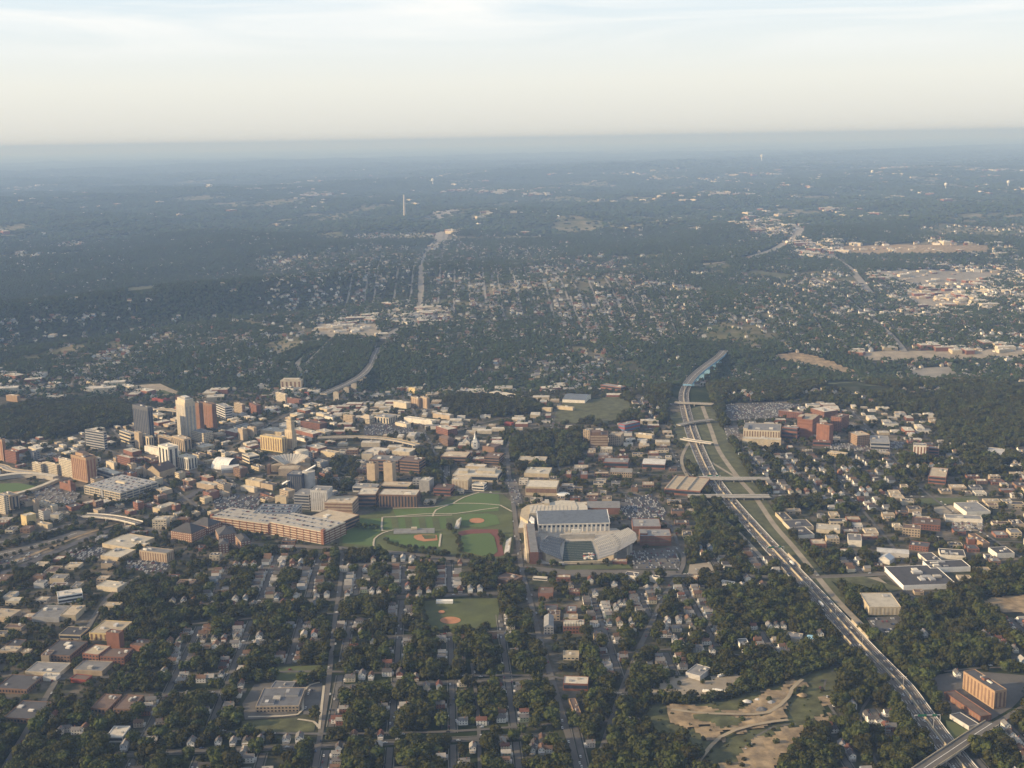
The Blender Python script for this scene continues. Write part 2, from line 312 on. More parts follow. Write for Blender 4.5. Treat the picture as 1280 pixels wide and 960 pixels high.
# ------------------------------------------------------------------ labels that single things out
LM = [(185, 530, 'the dark office tower'), (234, 525, 'the tall pale tower'), (262, 520, 'the red-brown towers'), (100, 590, 'the orange-lit hotel tower'), (150, 612, 'the big rooftop car park'),
 (205, 570, 'the white bank tower'), (275, 580, 'the white barrel roof'), (342, 553, 'the yellow ribbed office block'), (362, 575, 'the fan-roofed concert hall'), (390, 628, 'the grey slab block'),
 (350, 668, 'the brick campus car park'), (475, 592, 'the twin tan towers'), (500, 625, 'the long campus hall'), (594, 550, 'the white steeple'), (592, 600, 'the cream campus complex'),
 (520, 655, 'the striped soccer field'), (530, 675, 'the baseball diamond'), (600, 680, 'the red running track'), (558, 628, 'the campus lawns'), (710, 645, 'the sports hall'), (725, 690, 'the stadium'),
 (815, 670, 'the brown brick dormitory'), (848, 608, 'the ridged tan roof'), (670, 613, 'the cream campus hall'), (750, 550, 'the brown apartment slabs'), (787, 537, 'the red and blue building'),
 (715, 497, 'the blue-grey warehouse'), (770, 515, 'the green meadow'), (364, 480, 'the cream apartment block'), (470, 450, 'the high bridge'), (885, 458, 'the far motorway bridge'),
 (880, 505, 'the northern overpass'), (880, 555, 'the white-walled overpass'), (910, 610, 'the double overpass'), (950, 545, 'the tiered cream hospital wing'), (1005, 540, 'the red brick hospital'),
 (1157, 565, 'the white and brick tower block'), (1240, 570, 'the pale supermarket roof'), (1215, 636, 'the grey-roofed warehouse'), (1065, 675, 'the small white warehouse'), (990, 655, 'the strip of shops'),
 (1130, 668, 'the brick works'), (1175, 700, 'the white-walled sheds'), (1150, 725, 'the big black-roofed warehouse'), (1102, 762, 'the tan depot'), (1220, 865, 'the ribbed brick factory'),
 (1200, 905, 'the road bridge'), (1035, 760, 'the motorway bend'), (1014, 800, 'the blue-roofed house'), (935, 885, 'the gravel quarry'), (870, 860, 'the pale gravel yard'), (1060, 900, 'the lane of the valley homes'),
 (720, 782, 'the brick row houses'), (718, 856, 'the long brick shop'), (845, 800, 'the bright white cottages'), (575, 765, 'the park ballfield'), (555, 754, 'the white tent'), (340, 875, 'the grey-roofed school'),
 (405, 880, 'the school road'), (135, 805, 'the brick mill'), (138, 885, 'the twin dark apartment blocks'), (142, 922, 'the white flat-roofed hall'), (88, 745, 'the white two-storey office'), (192, 697, 'the orange brick building'),
 (245, 670, 'the dark-roofed dormitories'), (140, 653, 'the curved overpass'), (25, 610, 'the ballpark'), (38, 650, 'the yellow-walled works'), (68, 768, 'the grey and tan workshop'), (110, 697, 'the full car lot'),
 (690, 920, 'the street to the stadium'), (860, 700, 'the curved side street'), (560, 900, 'the dense bottom woods'), (250, 800, 'the left homes'), (480, 830, 'the middle homes'), (440, 730, 'the homes above the park'),
 (30, 500, 'the far left works'), (120, 485, 'the long cream hall'), (270, 500, 'the small bridge by the towers'), (520, 505, 'the brown terrace blocks'), (560, 540, 'the dark brick block'), (1250, 900, 'the white corner homes'), (1260, 790, 'the right-hand homes'), (1170, 800, 'the motorway woods'), (800, 760, 'the homes below the stadium'), (940, 760, 'the wood beside the motorway')]
def where(px, py, skip=''):
    best = min((l for l in LM if l[2] != skip), key=lambda l: (l[0]-px)**2+((l[1]-py)*1.5)**2)
    dx, dy = px-best[0], (py-best[1])*1.3
    if abs(dx) > abs(dy): return ('right of ' if dx > 0 else 'left of ')+best[2]
    return ('in front of ' if dy > 0 else 'behind ')+best[2]
ORD = ['leftmost', 'second from left', 'third from left', 'fourth from left', 'fifth from left', 'sixth from left', 'seventh from left', 'eighth from left', 'ninth from left', 'tenth from left',
 'eleventh from left', 'twelfth from left', 'thirteenth from left', 'fourteenth from left', 'fifteenth from left', 'sixteenth from left', 'seventeenth from left', 'eighteenth from left', 'nineteenth from left', 'twentieth from left']+['number %d from left' % i for i in range(21, 300)]
AUTO = []
def auto(o, look, cat, group=None, px=None, py=None):
    w = where(px, py); AUTO.append((o, look, w, px)); tag(o, look+' '+w, cat, group)
def finish_labels():
    d = {}
    for a in AUTO: d.setdefault(a[1]+' '+a[2], []).append(a)
    for a in AUTO: a[0]['label'] = a[1]+' '+a[2]
    for k, l in d.items():
        if len(l) > 1:
            for i, a in enumerate(sorted(l, key=lambda a: a[3])): a[0]['label'] = (ORD[i] if i < len(l)-1 or len(l) > 9 else 'rightmost')+' '+k

# ------------------------------------------------------------------ sheets, roads
LAYER = [0]
def sheet(name, pts, m, off=.3, zone='S', occ=3, smooth=0, kind='structure', dens=25):
    """thin ground sheet; pts in photo positions"""
    P = []
    for i in range(len(pts)):
        a, b = pts[i], pts[(i+1) % len(pts)]; n = max(1, int(math.hypot(b[0]-a[0], b[1]-a[1])/dens))
        for k in range(n): P.append((a[0]+(b[0]-a[0])*k/n, a[1]+(b[1]-a[1])*k/n))
    LAYER[0] += 1; off = off+.013*(LAYER[0] % 40)
    raster(ZONE, pts, ord(zone)); V = [G(*p) for p in P]; occ_poly(V, occ)
    if min(p[1] for p in pts) < 470: return drape(name, pts, m, zone, 1.2)
    bm = bmesh.new(); vs = [bm.verts.new((v.x, v.y, float(hgt(v.x, v.y))+off)) for v in V]
    f = bm.faces.new(vs); f.normal_update()
    if f.normal.z < 0: f.normal_flip()
    bmesh.ops.triangulate(bm, faces=[f]); me = bpy.data.meshes.new(name); bm.to_mesh(me); bm.free(); me.materials.append(M[m])
    return tag(link(bpy.data.objects.new(name, me)), kind=kind)
def rough_sheet(name, pts, m, amp=1.6, off=.6, zone='S', occ=3, cell=4.5, fray=7):
    """uneven open ground with a ragged edge"""
    V = [G(*p) for p in pts]; occ_poly(V, occ); raster(ZONE, pts, ord(zone)); A = np.array([list(v) for v in V]); xs = np.arange(A[:, 0].min()-8, A[:, 0].max()+8, cell); ys = np.arange(A[:, 1].min()-8, A[:, 1].max()+8, cell); X, Y = np.meshgrid(xs, ys)
    X = X+2*(vnoise(X/7, Y/7)-.5); Y = Y+2*(vnoise(X/7+50, Y/7)-.5); LAYER[0] += 1
    Z = off+.013*(LAYER[0] % 40)+amp*(.6*vnoise(X/26, Y/26)+.4*vnoise(X/9, Y/9)); tmp = np.zeros_like(ZONE); raster(tmp, pts, 1); n = len(xs)
    cx = X[:-1, :-1]+cell/2+fray*2*(vnoise(X[:-1, :-1]/14+9, Y[:-1, :-1]/14)-.5); cy = Y[:-1, :-1]+cell/2+fray*4*(vnoise(X[:-1, :-1]/17, Y[:-1, :-1]/17+33)-.5); px, py = proj(np.stack([cx, cy, 0*cx], -1)); ins = zone_at(px, py, tmp) == 1
    fs = [(i*n+j, i*n+j+1, (i+1)*n+j+1, (i+1)*n+j) for i, j in zip(*np.nonzero(ins))]
    return tag(mobj(name, np.stack([X, Y, Z], -1).reshape(-1, 3).tolist(), fs, m), kind='structure')
def drape(name, pts, m, zone, off):
    A = np.array([list(G(*p)) for p in pts]); st = max(12, float(np.hypot(*(A.max(0)-A.min(0))[:2])/45))
    xs = np.arange(A[:, 0].min(), A[:, 0].max()+st, st); ys = np.arange(A[:, 1].min(), A[:, 1].max()+st, st)
    X, Y = np.meshgrid(xs, ys); Z = hgt(X, Y)+off; tmp = np.zeros_like(ZONE); raster(tmp, pts, 1); n = len(xs)
    cx, cy = X[:-1, :-1]+st/2, Y[:-1, :-1]+st/2; px, py = proj(np.stack([cx, cy, hgt(cx, cy)], -1)); ins = zone_at(px, py, tmp) == 1
    fs = [(i*n+j, i*n+j+1, (i+1)*n+j+1, (i+1)*n+j) for i, j in zip(*np.nonzero(ins))]
    return tag(mobj(name, np.stack([X, Y, Z], -1).reshape(-1, 3).tolist(), fs, m), kind='structure')
def smooth_line(W, step=18):
    """Catmull-Rom through world points"""
    W = [Vector((p[0], p[1])) for p in W]; out = []
    if len(W) == 2: W = [W[0], (W[0]+W[1])/2, W[1]]
    for i in range(len(W)-1):
        p0 = W[max(0, i-1)]; p1 = W[i]; p2 = W[i+1]; p3 = W[min(len(W)-1, i+2)]; n = max(2, int((p2-p1).length/step))
        for k in range(n):
            t = k/n; out.append(.5*((2*p1)+(p2-p0)*t+(2*p0-5*p1+4*p2-p3)*t*t+(3*p1-p0-3*p2+p3)*t**3))
    out.append(W[-1]); return out
def strip(path, w0, w1, z=None, off=.5):
    """vertex rows of a band between offsets w0 and w1 right of the path"""
    V = []; n = len(path)
    for i, p in enumerate(path):
        d = (path[min(n-1, i+1)]-path[max(0, i-1)]).normalized(); r = Vector((d.y, -d.x))
        for w in (w0, w1):
            q = p+r*w; V.append((q.x, q.y, (float(hgt(q.x, q.y)) if z is None else (z[i] if isinstance(z, list) else z))+off))
    return V, [(2*i, 2*i+1, 2*i+3, 2*i+2) for i in range(n-1)]
def wall_strip(path, w, t, h, z=None, off=0):
    a, _ = strip(path, w-t/2, w+t/2, z, off); V = []; n = len(path)
    for i in range(n):
        l, r = a[2*i], a[2*i+1]; V += [l, r, (r[0], r[1], r[2]+h), (l[0], l[1], l[2]+h)]
    Fs = []
    for i in range(n-1):
        b = 4*i
        for k in range(4): Fs.append((b+k, b+4+k, b+4+(k+1) % 4, b+(k+1) % 4))
    Fs += [(0, 1, 2, 3), (4*n-1, 4*n-2, 4*n-3, 4*n-4)]
    return V, Fs
ROADS = {}
def recentre(root, loc):
    bpy_t = Matrix.Translation((-loc[0], -loc[1], -loc[2])); root.location = loc
    for ch in root.children: ch.matrix_parent_inverse = bpy_t
def road(name, pts, w, m='road', off=.75, lines=True, world=False, walk=True, occ=1):
    path = smooth_line(pts if world else [G(*p) for p in pts])
    LAYER[0] += 1; off += .013*(LAYER[0] % 40)
    V, Fs = strip(path, -w/2, w/2, off=off); Q = V[0::2]+V[1::2][::-1]
    if Q[0][1] < 3900:
        for i in range(len(path)-1): occ_poly([V[2*i], V[2*i+1], V[2*i+3], V[2*i+2]], occ, 2)
    px, py = proj(np.array(Q)); raster(ZONE, list(zip(px, py-.5)), ord('W'))
    o = tag(mobj(name, V, Fs, m), kind='structure'); ROADS.setdefault(name, []).append(path)
    if walk and w > 8:
        mb = MB()
        for s in (-1, 1):
            a, f = strip(path, s*(w/2+.3) if s > 0 else s*(w/2+2.6), s*(w/2+2.6) if s > 0 else s*(w/2+.3), off=off+.13); mb.add(a, f)
        k = mb.obj('pavement', 'pavement', o)
    if lines:
        mb = MB()
        for i in range(0, len(path)-1, 2):
            a, f = strip(path[i:i+2], -.35, .35, off=off+.05); mb.add(a, f)
        tag(mb.obj('lane_line', 'paint', o), kind='stuff')
    return o, path
def bridge(name, label, pts, w, z, wall='concrete', par=1.2, pier=40, m='road', cat='bridge', thick=1.6, wallm='concrete', zl=None):
    """elevated road deck: pts at deck level in photo positions"""
    path = smooth_line([G(p[0], p[1], z if not isinstance(z, (list,)) else z[i]) for i, p in enumerate(pts)], 14)
    c = path[len(path)//2]; root = empty(name, (0, 0, 0)); tag(root, label, cat)
    V, Fs = strip(path, -w/2, w/2, z, .02); mobj('road_surface', V, Fs, m, root)
    V, Fs = wall_strip(path, 0, w+.8, thick, z, -thick-.02); mobj('deck', V, Fs, wall, root)
    for s in (-1, 1):
        V, Fs = wall_strip(path, s*(w/2+.1), .5, par, z, .03); mobj('parapet', V, Fs, wallm, root)
    V, Fs = strip(path, -.3, .3, z, .12); mobj('centre_line', V, Fs, 'paint', root)
    acc = 0; last = path[0]
    pm = MB().box(-w*.42, w*.42, -1, 1, -1, 0).mesh('pier', [M[wall]])
    for i, p in enumerate(path[1:-1], 1):
        acc += (p-last).length; last = p
        if acc > pier:
            acc = 0; d = (path[i+1]-path[i-1]).normalized(); g = float(hgt(p.x, p.y))
            inst('pier', pm, root, (p.x, p.y, z-thick), math.atan2(d.y, d.x)-PI/2, (1, 1, z-thick-g+1))
    recentre(root, (c.x, c.y, 0))
    for p in path: occ_poly([(p.x-w/2, p.y-w/2), (p.x+w/2, p.y-w/2), (p.x+w/2, p.y+w/2), (p.x-w/2, p.y+w/2)], 1)
    V, _ = strip(path, -w/2-1, w/2+1, z, 0); Q = np.array(V[0::2]+V[1::2][::-1]); px, py = proj(Q); raster(ZONE, list(zip(px, py)), ord('W')); raster(ZONE, list(zip(px, py+3)), ord('W'))
    return root, path
# ------------------------------------------------------------------ fields, lots, lawns
sheet('campus_lawn', [(425, 650), (470, 640), (491, 636), (542, 634), (560, 622), (599, 615), (624, 614), (640, 628), (642, 690), (632, 698), (600, 700), (540, 690), (470, 688), (424, 682)], 'grass')
sheet('soccer_field', [(430, 650), (477, 648), (476, 663), (467, 683), (428, 679)], 'turf', .5)
sheet('soccer_field', [(480, 648), (565, 645.5), (569, 661), (479, 662)], 'turf', .5)
for k in range(5):                                         # mown stripes
    a = k*2+1; x0 = 480+8.6*a; x1 = 480+8.6*(a+1)-.3; sheet('mown_stripe', [(x0, 647.7), (x1, 647.4), (x1+2, 661), (x0+2, 661.4)], 'grass', .8)
sheet('baseball_outfield', [(481, 669.5), (551, 667.5), (550, 684), (532, 687), (512, 686), (487, 679)], 'turf', .5)
def ell(cx, cy, rx, ry, a0=0, a1=360, n=20): return [(cx+rx*math.cos(math.radians(a0+(a1-a0)*i/n)), cy-ry*math.sin(math.radians(a0+(a1-a0)*i/n))) for i in range(n if a1-a0 == 360 else n+1)]
sheet('clay_infield', [(518, 670), (524, 668.7), (546, 669.2), (547, 676), (530, 677.5), (521, 675.5), (517, 672.5)], 'clay', .9)
sheet('infield_grass', [(527, 669.7), (544, 669.9), (544.5, 673.8), (531, 674.6)], 'grass', 1.4)
sheet('park_lawn', [(491, 637.5), (542, 635), (599, 616.5), (623, 615.5), (625, 631), (623, 639), (569, 642), (495, 645.5)], 'turf', .5)
sheet('softball_outfield', [(575, 643.5), (610, 642), (621, 645), (625, 655), (603, 660), (577, 657)], 'turf', .5)
sheet('clay_infield', ell(596, 651.3, 9.5, 3.2), 'clay', .9)
sheet('running_track', [(573, 665), (590, 662), (623, 662), (630, 694), (624, 696), (603, 696), (577, 690), (572, 680)], 'track', .5)
sheet('stadium_lawn', [(706, 707), (786, 706), (790, 711), (706, 713)], 'grass', .5); sheet('forecourt', [(655, 707), (704, 712), (790, 713), (850, 714), (850, 718), (690, 718), (655, 712)], 'road', .4)
sheet('track_infield', [(574, 671), (590, 668), (612, 667), (618, 672), (622, 690), (616, 695), (603, 696), (577, 690)], 'turf', 1.0)
sheet('soccer_field', [(440, 682), (462, 683.5), (464, 686), (440, 685)], 'grass', .5)
sheet('park_field', [(530, 752), (560, 749), (622, 748), (624, 765), (620, 785), (585, 786), (540, 788), (528, 766)], 'grass', .3)
sheet('clay_infield', ell(563, 776, 13, 4.4), 'clay', .7)
sheet('clay_infield', ell(552, 765.5, 4, 2), 'clay', .7)
sheet('school_parking_lot', [(318, 856), (345, 853), (372, 854), (378, 868), (374, 880), (370, 896), (306, 900), (303, 880)], 'oldasphalt')
sheet('school_parking_lot', [(385, 858), (403, 854), (399, 896), (379, 893), (380, 870)], 'oldasphalt')
sheet('school_lawn', [(303, 902), (372, 898), (396, 902), (392, 915), (345, 916), (300, 914)], 'roughgrass')
rough_sheet('bare_patch', [(368, 848), (395, 841), (401, 846), (384, 851), (366, 852)], 'dirt')
sheet('rough_meadow', [(345, 834), (402, 832), (396, 846), (372, 852), (345, 850)], 'grass', .25)
rough_sheet('quarry_grass', [(806, 882), (860, 880), (905, 872), (950, 862), (985, 848), (1020, 836), (1050, 830), (1050, 852), (1020, 900), (985, 938), (960, 960), (905, 975), (880, 950), (850, 925), (812, 915)], 'roughgrass', 1, 0)
rough_sheet('dirt_pit', [(838, 881), (865, 884), (905, 894), (945, 880), (975, 862), (1000, 850), (1003, 856), (990, 866), (985, 880), (975, 905), (940, 915), (890, 916), (858, 917), (836, 902)], 'dirt', 3.2, .8)
rough_sheet('grass_patch', [(866, 900), (895, 894), (925, 896), (918, 906), (895, 910), (872, 908)], 'roughgrass', 3.2, 1.2)
rough_sheet('dirt_pit', [(905, 965), (935, 940), (965, 918), (1000, 905), (1035, 895), (1040, 902), (1000, 925), (975, 950), (965, 985), (930, 1000)], 'dirt', 2.6, .8)
rough_sheet('dirt_patch', [(868, 916), (905, 914), (908, 926), (880, 928)], 'dirt', 2, .8)
sheet('dirt_patch', [(1022, 872), (1040, 870), (1044, 880), (1028, 884)], 'dirt', .6)
rough_sheet('gravel_yard', [(735, 862), (790, 864), (817, 863), (835, 852), (859, 845), (912, 848), (928, 845), (920, 862), (905, 869), (868, 873), (820, 872)], 'gravel', .3)
rough_sheet('dirt_field', [(1222, 752), (1260, 746), (1330, 744), (1330, 766), (1260, 769), (1236, 764)], 'dirt')
rough_sheet('meadow', [(700, 503), (720, 498), (770, 498), (790, 505), (786, 518), (760, 530), (735, 528), (712, 532), (690, 528)], 'roughgrass', 1, .2, cell=9, fray=14)
sheet('mown_field', [(1143, 624), (1221, 620), (1224, 626), (1191, 630), (1152, 633)], 'grass'); sheet('gravel_lot', [(1160, 635), (1190, 632), (1200, 641), (1176, 644)], 'gravel')
sheet('gravel_lot', [(1030, 722), (1070, 718), (1130, 737), (1112, 742), (1060, 737)], 'roughgrass'); sheet('bare_lot', [(1050, 722), (1098, 722), (1118, 737), (1075, 737)], 'gravel', .6)
sheet('depot_lot', [(1082, 772), (1126, 770), (1128, 785), (1108, 802), (1096, 794)], 'oldasphalt')
sheet('factory_yard', [(1165, 845), (1205, 838), (1290, 845), (1290, 860), (1265, 885), (1230, 905), (1180, 890)], 'oldasphalt', .25); sheet('grass_bank', [(1182, 900), (1196, 905), (1216, 918), (1198, 928), (1184, 915)], 'grass', .4)
sheet('quarry_bank', [(968, 444), (990, 441), (1010, 443), (1040, 452), (1068, 464), (1056, 468), (1020, 460), (990, 453), (968, 449)], 'dirt'); sheet('pasture', [(1022, 479), (1060, 477), (1122, 486), (1108, 493), (1050, 490)], 'grass')
sheet('rail_yard', [(1050, 308), (1130, 306), (1237, 307), (1232, 317), (1150, 319), (1055, 320)], 'dirt'); sheet('pale_field', [(158, 360), (192, 357), (192, 366), (160, 369)], 'roughgrass')
sheet('dirt_field', [(1070, 440), (1200, 438), (1300, 436), (1300, 446), (1200, 450), (1080, 451)], 'gravel'); sheet('pale_field', [(60, 243), (190, 240), (190, 245), (60, 247)], 'roughgrass')
sheet('pale_field', [(365, 252), (470, 249), (470, 256), (370, 258)], 'roughgrass'); sheet('works_yard', [(530, 236), (620, 235), (620, 242), (535, 242)], 'gravel'); sheet('shopping_strip', [(538, 264), (570, 262), (572, 272), (556, 278), (566, 300), (548, 306), (542, 285)], 'paleroad')
sheet('pale_field', [(940, 338), (1005, 345), (980, 349), (930, 343)], 'roughgrass'); sheet('works_yard', [(1090, 340), (1160, 337), (1260, 342), (1200, 360), (1140, 357)], 'gravel')
sheet('works_yard', [(1130, 365), (1200, 362), (1215, 385), (1150, 388)], 'gravel'); sheet('works_yard', [(1140, 462), (1185, 457), (1196, 470), (1165, 478), (1138, 470)], 'paleroad'); sheet('works_yard', [(395, 405), (470, 405), (475, 420), (400, 422)], 'gravel')
sheet('sports_ground', [(162, 480), (200, 478), (222, 488), (222, 495), (190, 494)], 'gravel'); sheet('sports_ground', [(178, 483), (205, 486), (218, 493), (190, 493)], 'grass', .6)
sheet('ballpark_outfield', [(-60, 612), (0, 605), (22, 604), (44, 608), (40, 612), (5, 617), (-60, 622)], 'turf', .5)
sheet('ballpark_track', [(-70, 622), (0, 617), (40, 612), (46, 609), (48, 612), (30, 618), (0, 622), (-70, 628)], 'clay', .4)
LOTS = []
def lot(pts, m='oldasphalt', fill=.6, name='parking_lot', where_='', cars=True):
    sheet(name, pts, m); LOTS.append((pts, fill, where_))
lot([(268, 625), (300, 618), (326, 622), (322, 640), (268, 642)], 'asphalt', .8, where_='lot behind the campus car park')
lot([(80, 689), (110, 682), (134, 686), (128, 698), (98, 703)], fill=.95, where_='full lot beside the tan sheds'); lot([(155, 703), (185, 698), (213, 707), (205, 717), (158, 712)], fill=.95, where_='lot in front of the orange brick building')
lot([(777, 625), (815, 618), (834, 640), (826, 652), (790, 652), (774, 640)], 'asphalt', .75, where_='lot behind the brown dormitory'); lot([(788, 690), (842, 684), (851, 703), (848, 712), (792, 712)], 'oldasphalt', .5, where_='lot right of the stadium')
lot([(905, 506), (960, 503), (1000, 506), (975, 522), (908, 527)], 'oldasphalt', .6, where_='hospital lot behind the cream wing'); lot([(905, 532), (922, 532), (925, 553), (908, 553)], 'road', .4, where_='lot left of the cream hospital wing')
lot([(455, 532), (510, 528), (520, 541), (455, 545)], 'asphalt', .6, where_='lot behind the elevated ramp'); lot([(40, 612), (75, 606), (100, 618), (92, 630), (45, 628)], 'road', .4, where_='lot in front of the ballpark')
lot([(1083, 773), (1122, 771), (1122, 783), (1104, 795)], 'oldasphalt', .4, where_='yard of the tan depot'); lot([(862, 706), (888, 703), (894, 717), (860, 718)], 'gravel', .1, where_='pale square lot by the curved street')
lot([(0, 698), (50, 686), (50, 696), (0, 712)], 'oldasphalt', .5, where_='lot beside the rail cutting'); lot([(385, 861), (400, 858), (397, 890), (382, 888)], 'oldasphalt', .15, where_='school lot beside the road')
lot([(1190, 653), (1228, 653), (1228, 664), (1190, 664)], 'gravel', .7, where_='yard behind the white-walled sheds'); lot([(968, 646), (985, 645), (1015, 668), (1000, 674)], 'oldasphalt', .6, where_='lot of the strip of shops')
lot([(1030, 556), (1130, 552), (1130, 560), (1100, 566), (1030, 562)], 'road', .6, where_='lot in front of the red hospital'); lot([(655, 636), (640, 630), (632, 600), (645, 600)], 'road', .5, where_='street lot left of the sports hall')
# ------------------------------------------------------------------ roads
HW = [(1330, 1100), (1240, 1002), (1185, 937), (1152, 893), (1129, 861), (1108, 839), (1078, 808), (1031, 757), (989, 712), (953, 673), (912, 627), (889, 596), (874, 565), (864.5, 540), (859, 521), (855.5, 505), (855, 492), (860, 480)]
sheet('motorway_bank', [(838, 480), (880, 478), (900, 530), (940, 600), (990, 672), (1060, 750), (1050, 765), (985, 715), (930, 650), (880, 610), (850, 560), (838, 520)], 'roughgrass', .25, zone='R', occ=5)
hp = smooth_line([G(*p) for p in HW], 20)
def build_motorway():
    n = len(hp); o = None
    W1 = [21+0*i for i in range(n)]
    V, Fs = strip(hp, -14, 14, off=1.3); o = tag(mobj('motorway', V, Fs, 'tanroad'), kind='structure')
    for i in range(n-1): occ_poly([V[2*i], V[2*i+1], V[2*i+3], V[2*i+2]], 1, 6)
    px, py = proj(np.array(V[0::2]+V[1::2][::-1])); raster(ZONE, list(zip(px, py)), ord('W'))
    mb = MB()
    for w in (-12.2, -1.6, 1.6, 12.2): a, f = strip(hp, w-.2, w+.2, off=1.42); mb.add(a, f)
    mb.obj('edge_line', 'paint', o)
    mb = MB()
    for w in (-8.8, -5.2, 5.2, 8.8):
        for i in range(0, n-1):
            q = [hp[i], hp[i]*.6+hp[i+1]*.4]; a, f = strip(q, w-.15, w+.15, off=1.42); mb.add(a, f)
    tag(mb.obj('lane_line', 'paint', o), kind='stuff')
    for w in (-13.1, 13.1): a, f = strip(hp, w-.8, w+.8, off=1.40); mobj('hard_shoulder', a, f, 'oldasphalt', o)
    V, Fs = wall_strip(hp, 0, 1.3, 2.4, off=1.3); b = mobj('median_barrier', V, Fs, 'sand'); tag(b, 'long pale concrete barrier down the middle of the motorway', 'barrier')
    for i0, w, lab in ((0, -14.3, 'left'), (0, 14.3, 'right')):
        V, Fs = wall_strip(hp[:int(n*.75)], w, .5, 1.3, off=1.2); tag(mobj('guard_wall', V, Fs, 'lightgrey'), 'low pale wall along the %s edge of the motorway' % lab, 'barrier')
build_motorway()
def seg_wall(a, b, w, lab):
    i0 = min(range(len(hp)), key=lambda i: (hp[i]-G(*a).to_2d()).length); i1 = min(range(len(hp)), key=lambda i: (hp[i]-G(*b).to_2d()).length); i0, i1 = min(i0, i1), max(i0, i1)+1
    V, Fs = wall_strip(hp[i0:i1+1], w, 1.2, 5.5, off=0); tag(mobj('bridge_wall', V, Fs, 'sand'), lab, 'wall')
seg_wall((977, 703), (990, 716), -15.4, 'sunlit cream wall where motorway crosses the upper street, left side'); seg_wall((993, 700), (1004, 712), 15.4, 'pale wall where motorway crosses the upper street, right side')
seg_wall((1050, 786), (1068, 806), -15.4, 'sunlit cream wall on the left of the motorway above the wood'); seg_wall((1070, 786), (1086, 802), 15.4, 'pale wall on the right of the motorway near the tan depot')
EX = [(-60, 700), (0, 694), (100, 666)]
road('wide_road', [(-120, 718), (0, 693), (60, 678), (104, 664)], 26, 'road', walk=False); road('wide_road', [(-120, 700), (0, 678), (60, 664), (108, 650), (160, 636)], 20, 'asphalt', walk=False)
road('railway', [(-120, 752), (0, 718), (60, 694), (100, 677), (148, 659), (200, 640), (245, 616), (262, 606)], 16, 'roofdark', lines=False, walk=False); road('rail_path', [(-120, 735), (0, 707), (60, 686), (100, 670), (148, 655)], 8, 'dirt', lines=False, walk=False)
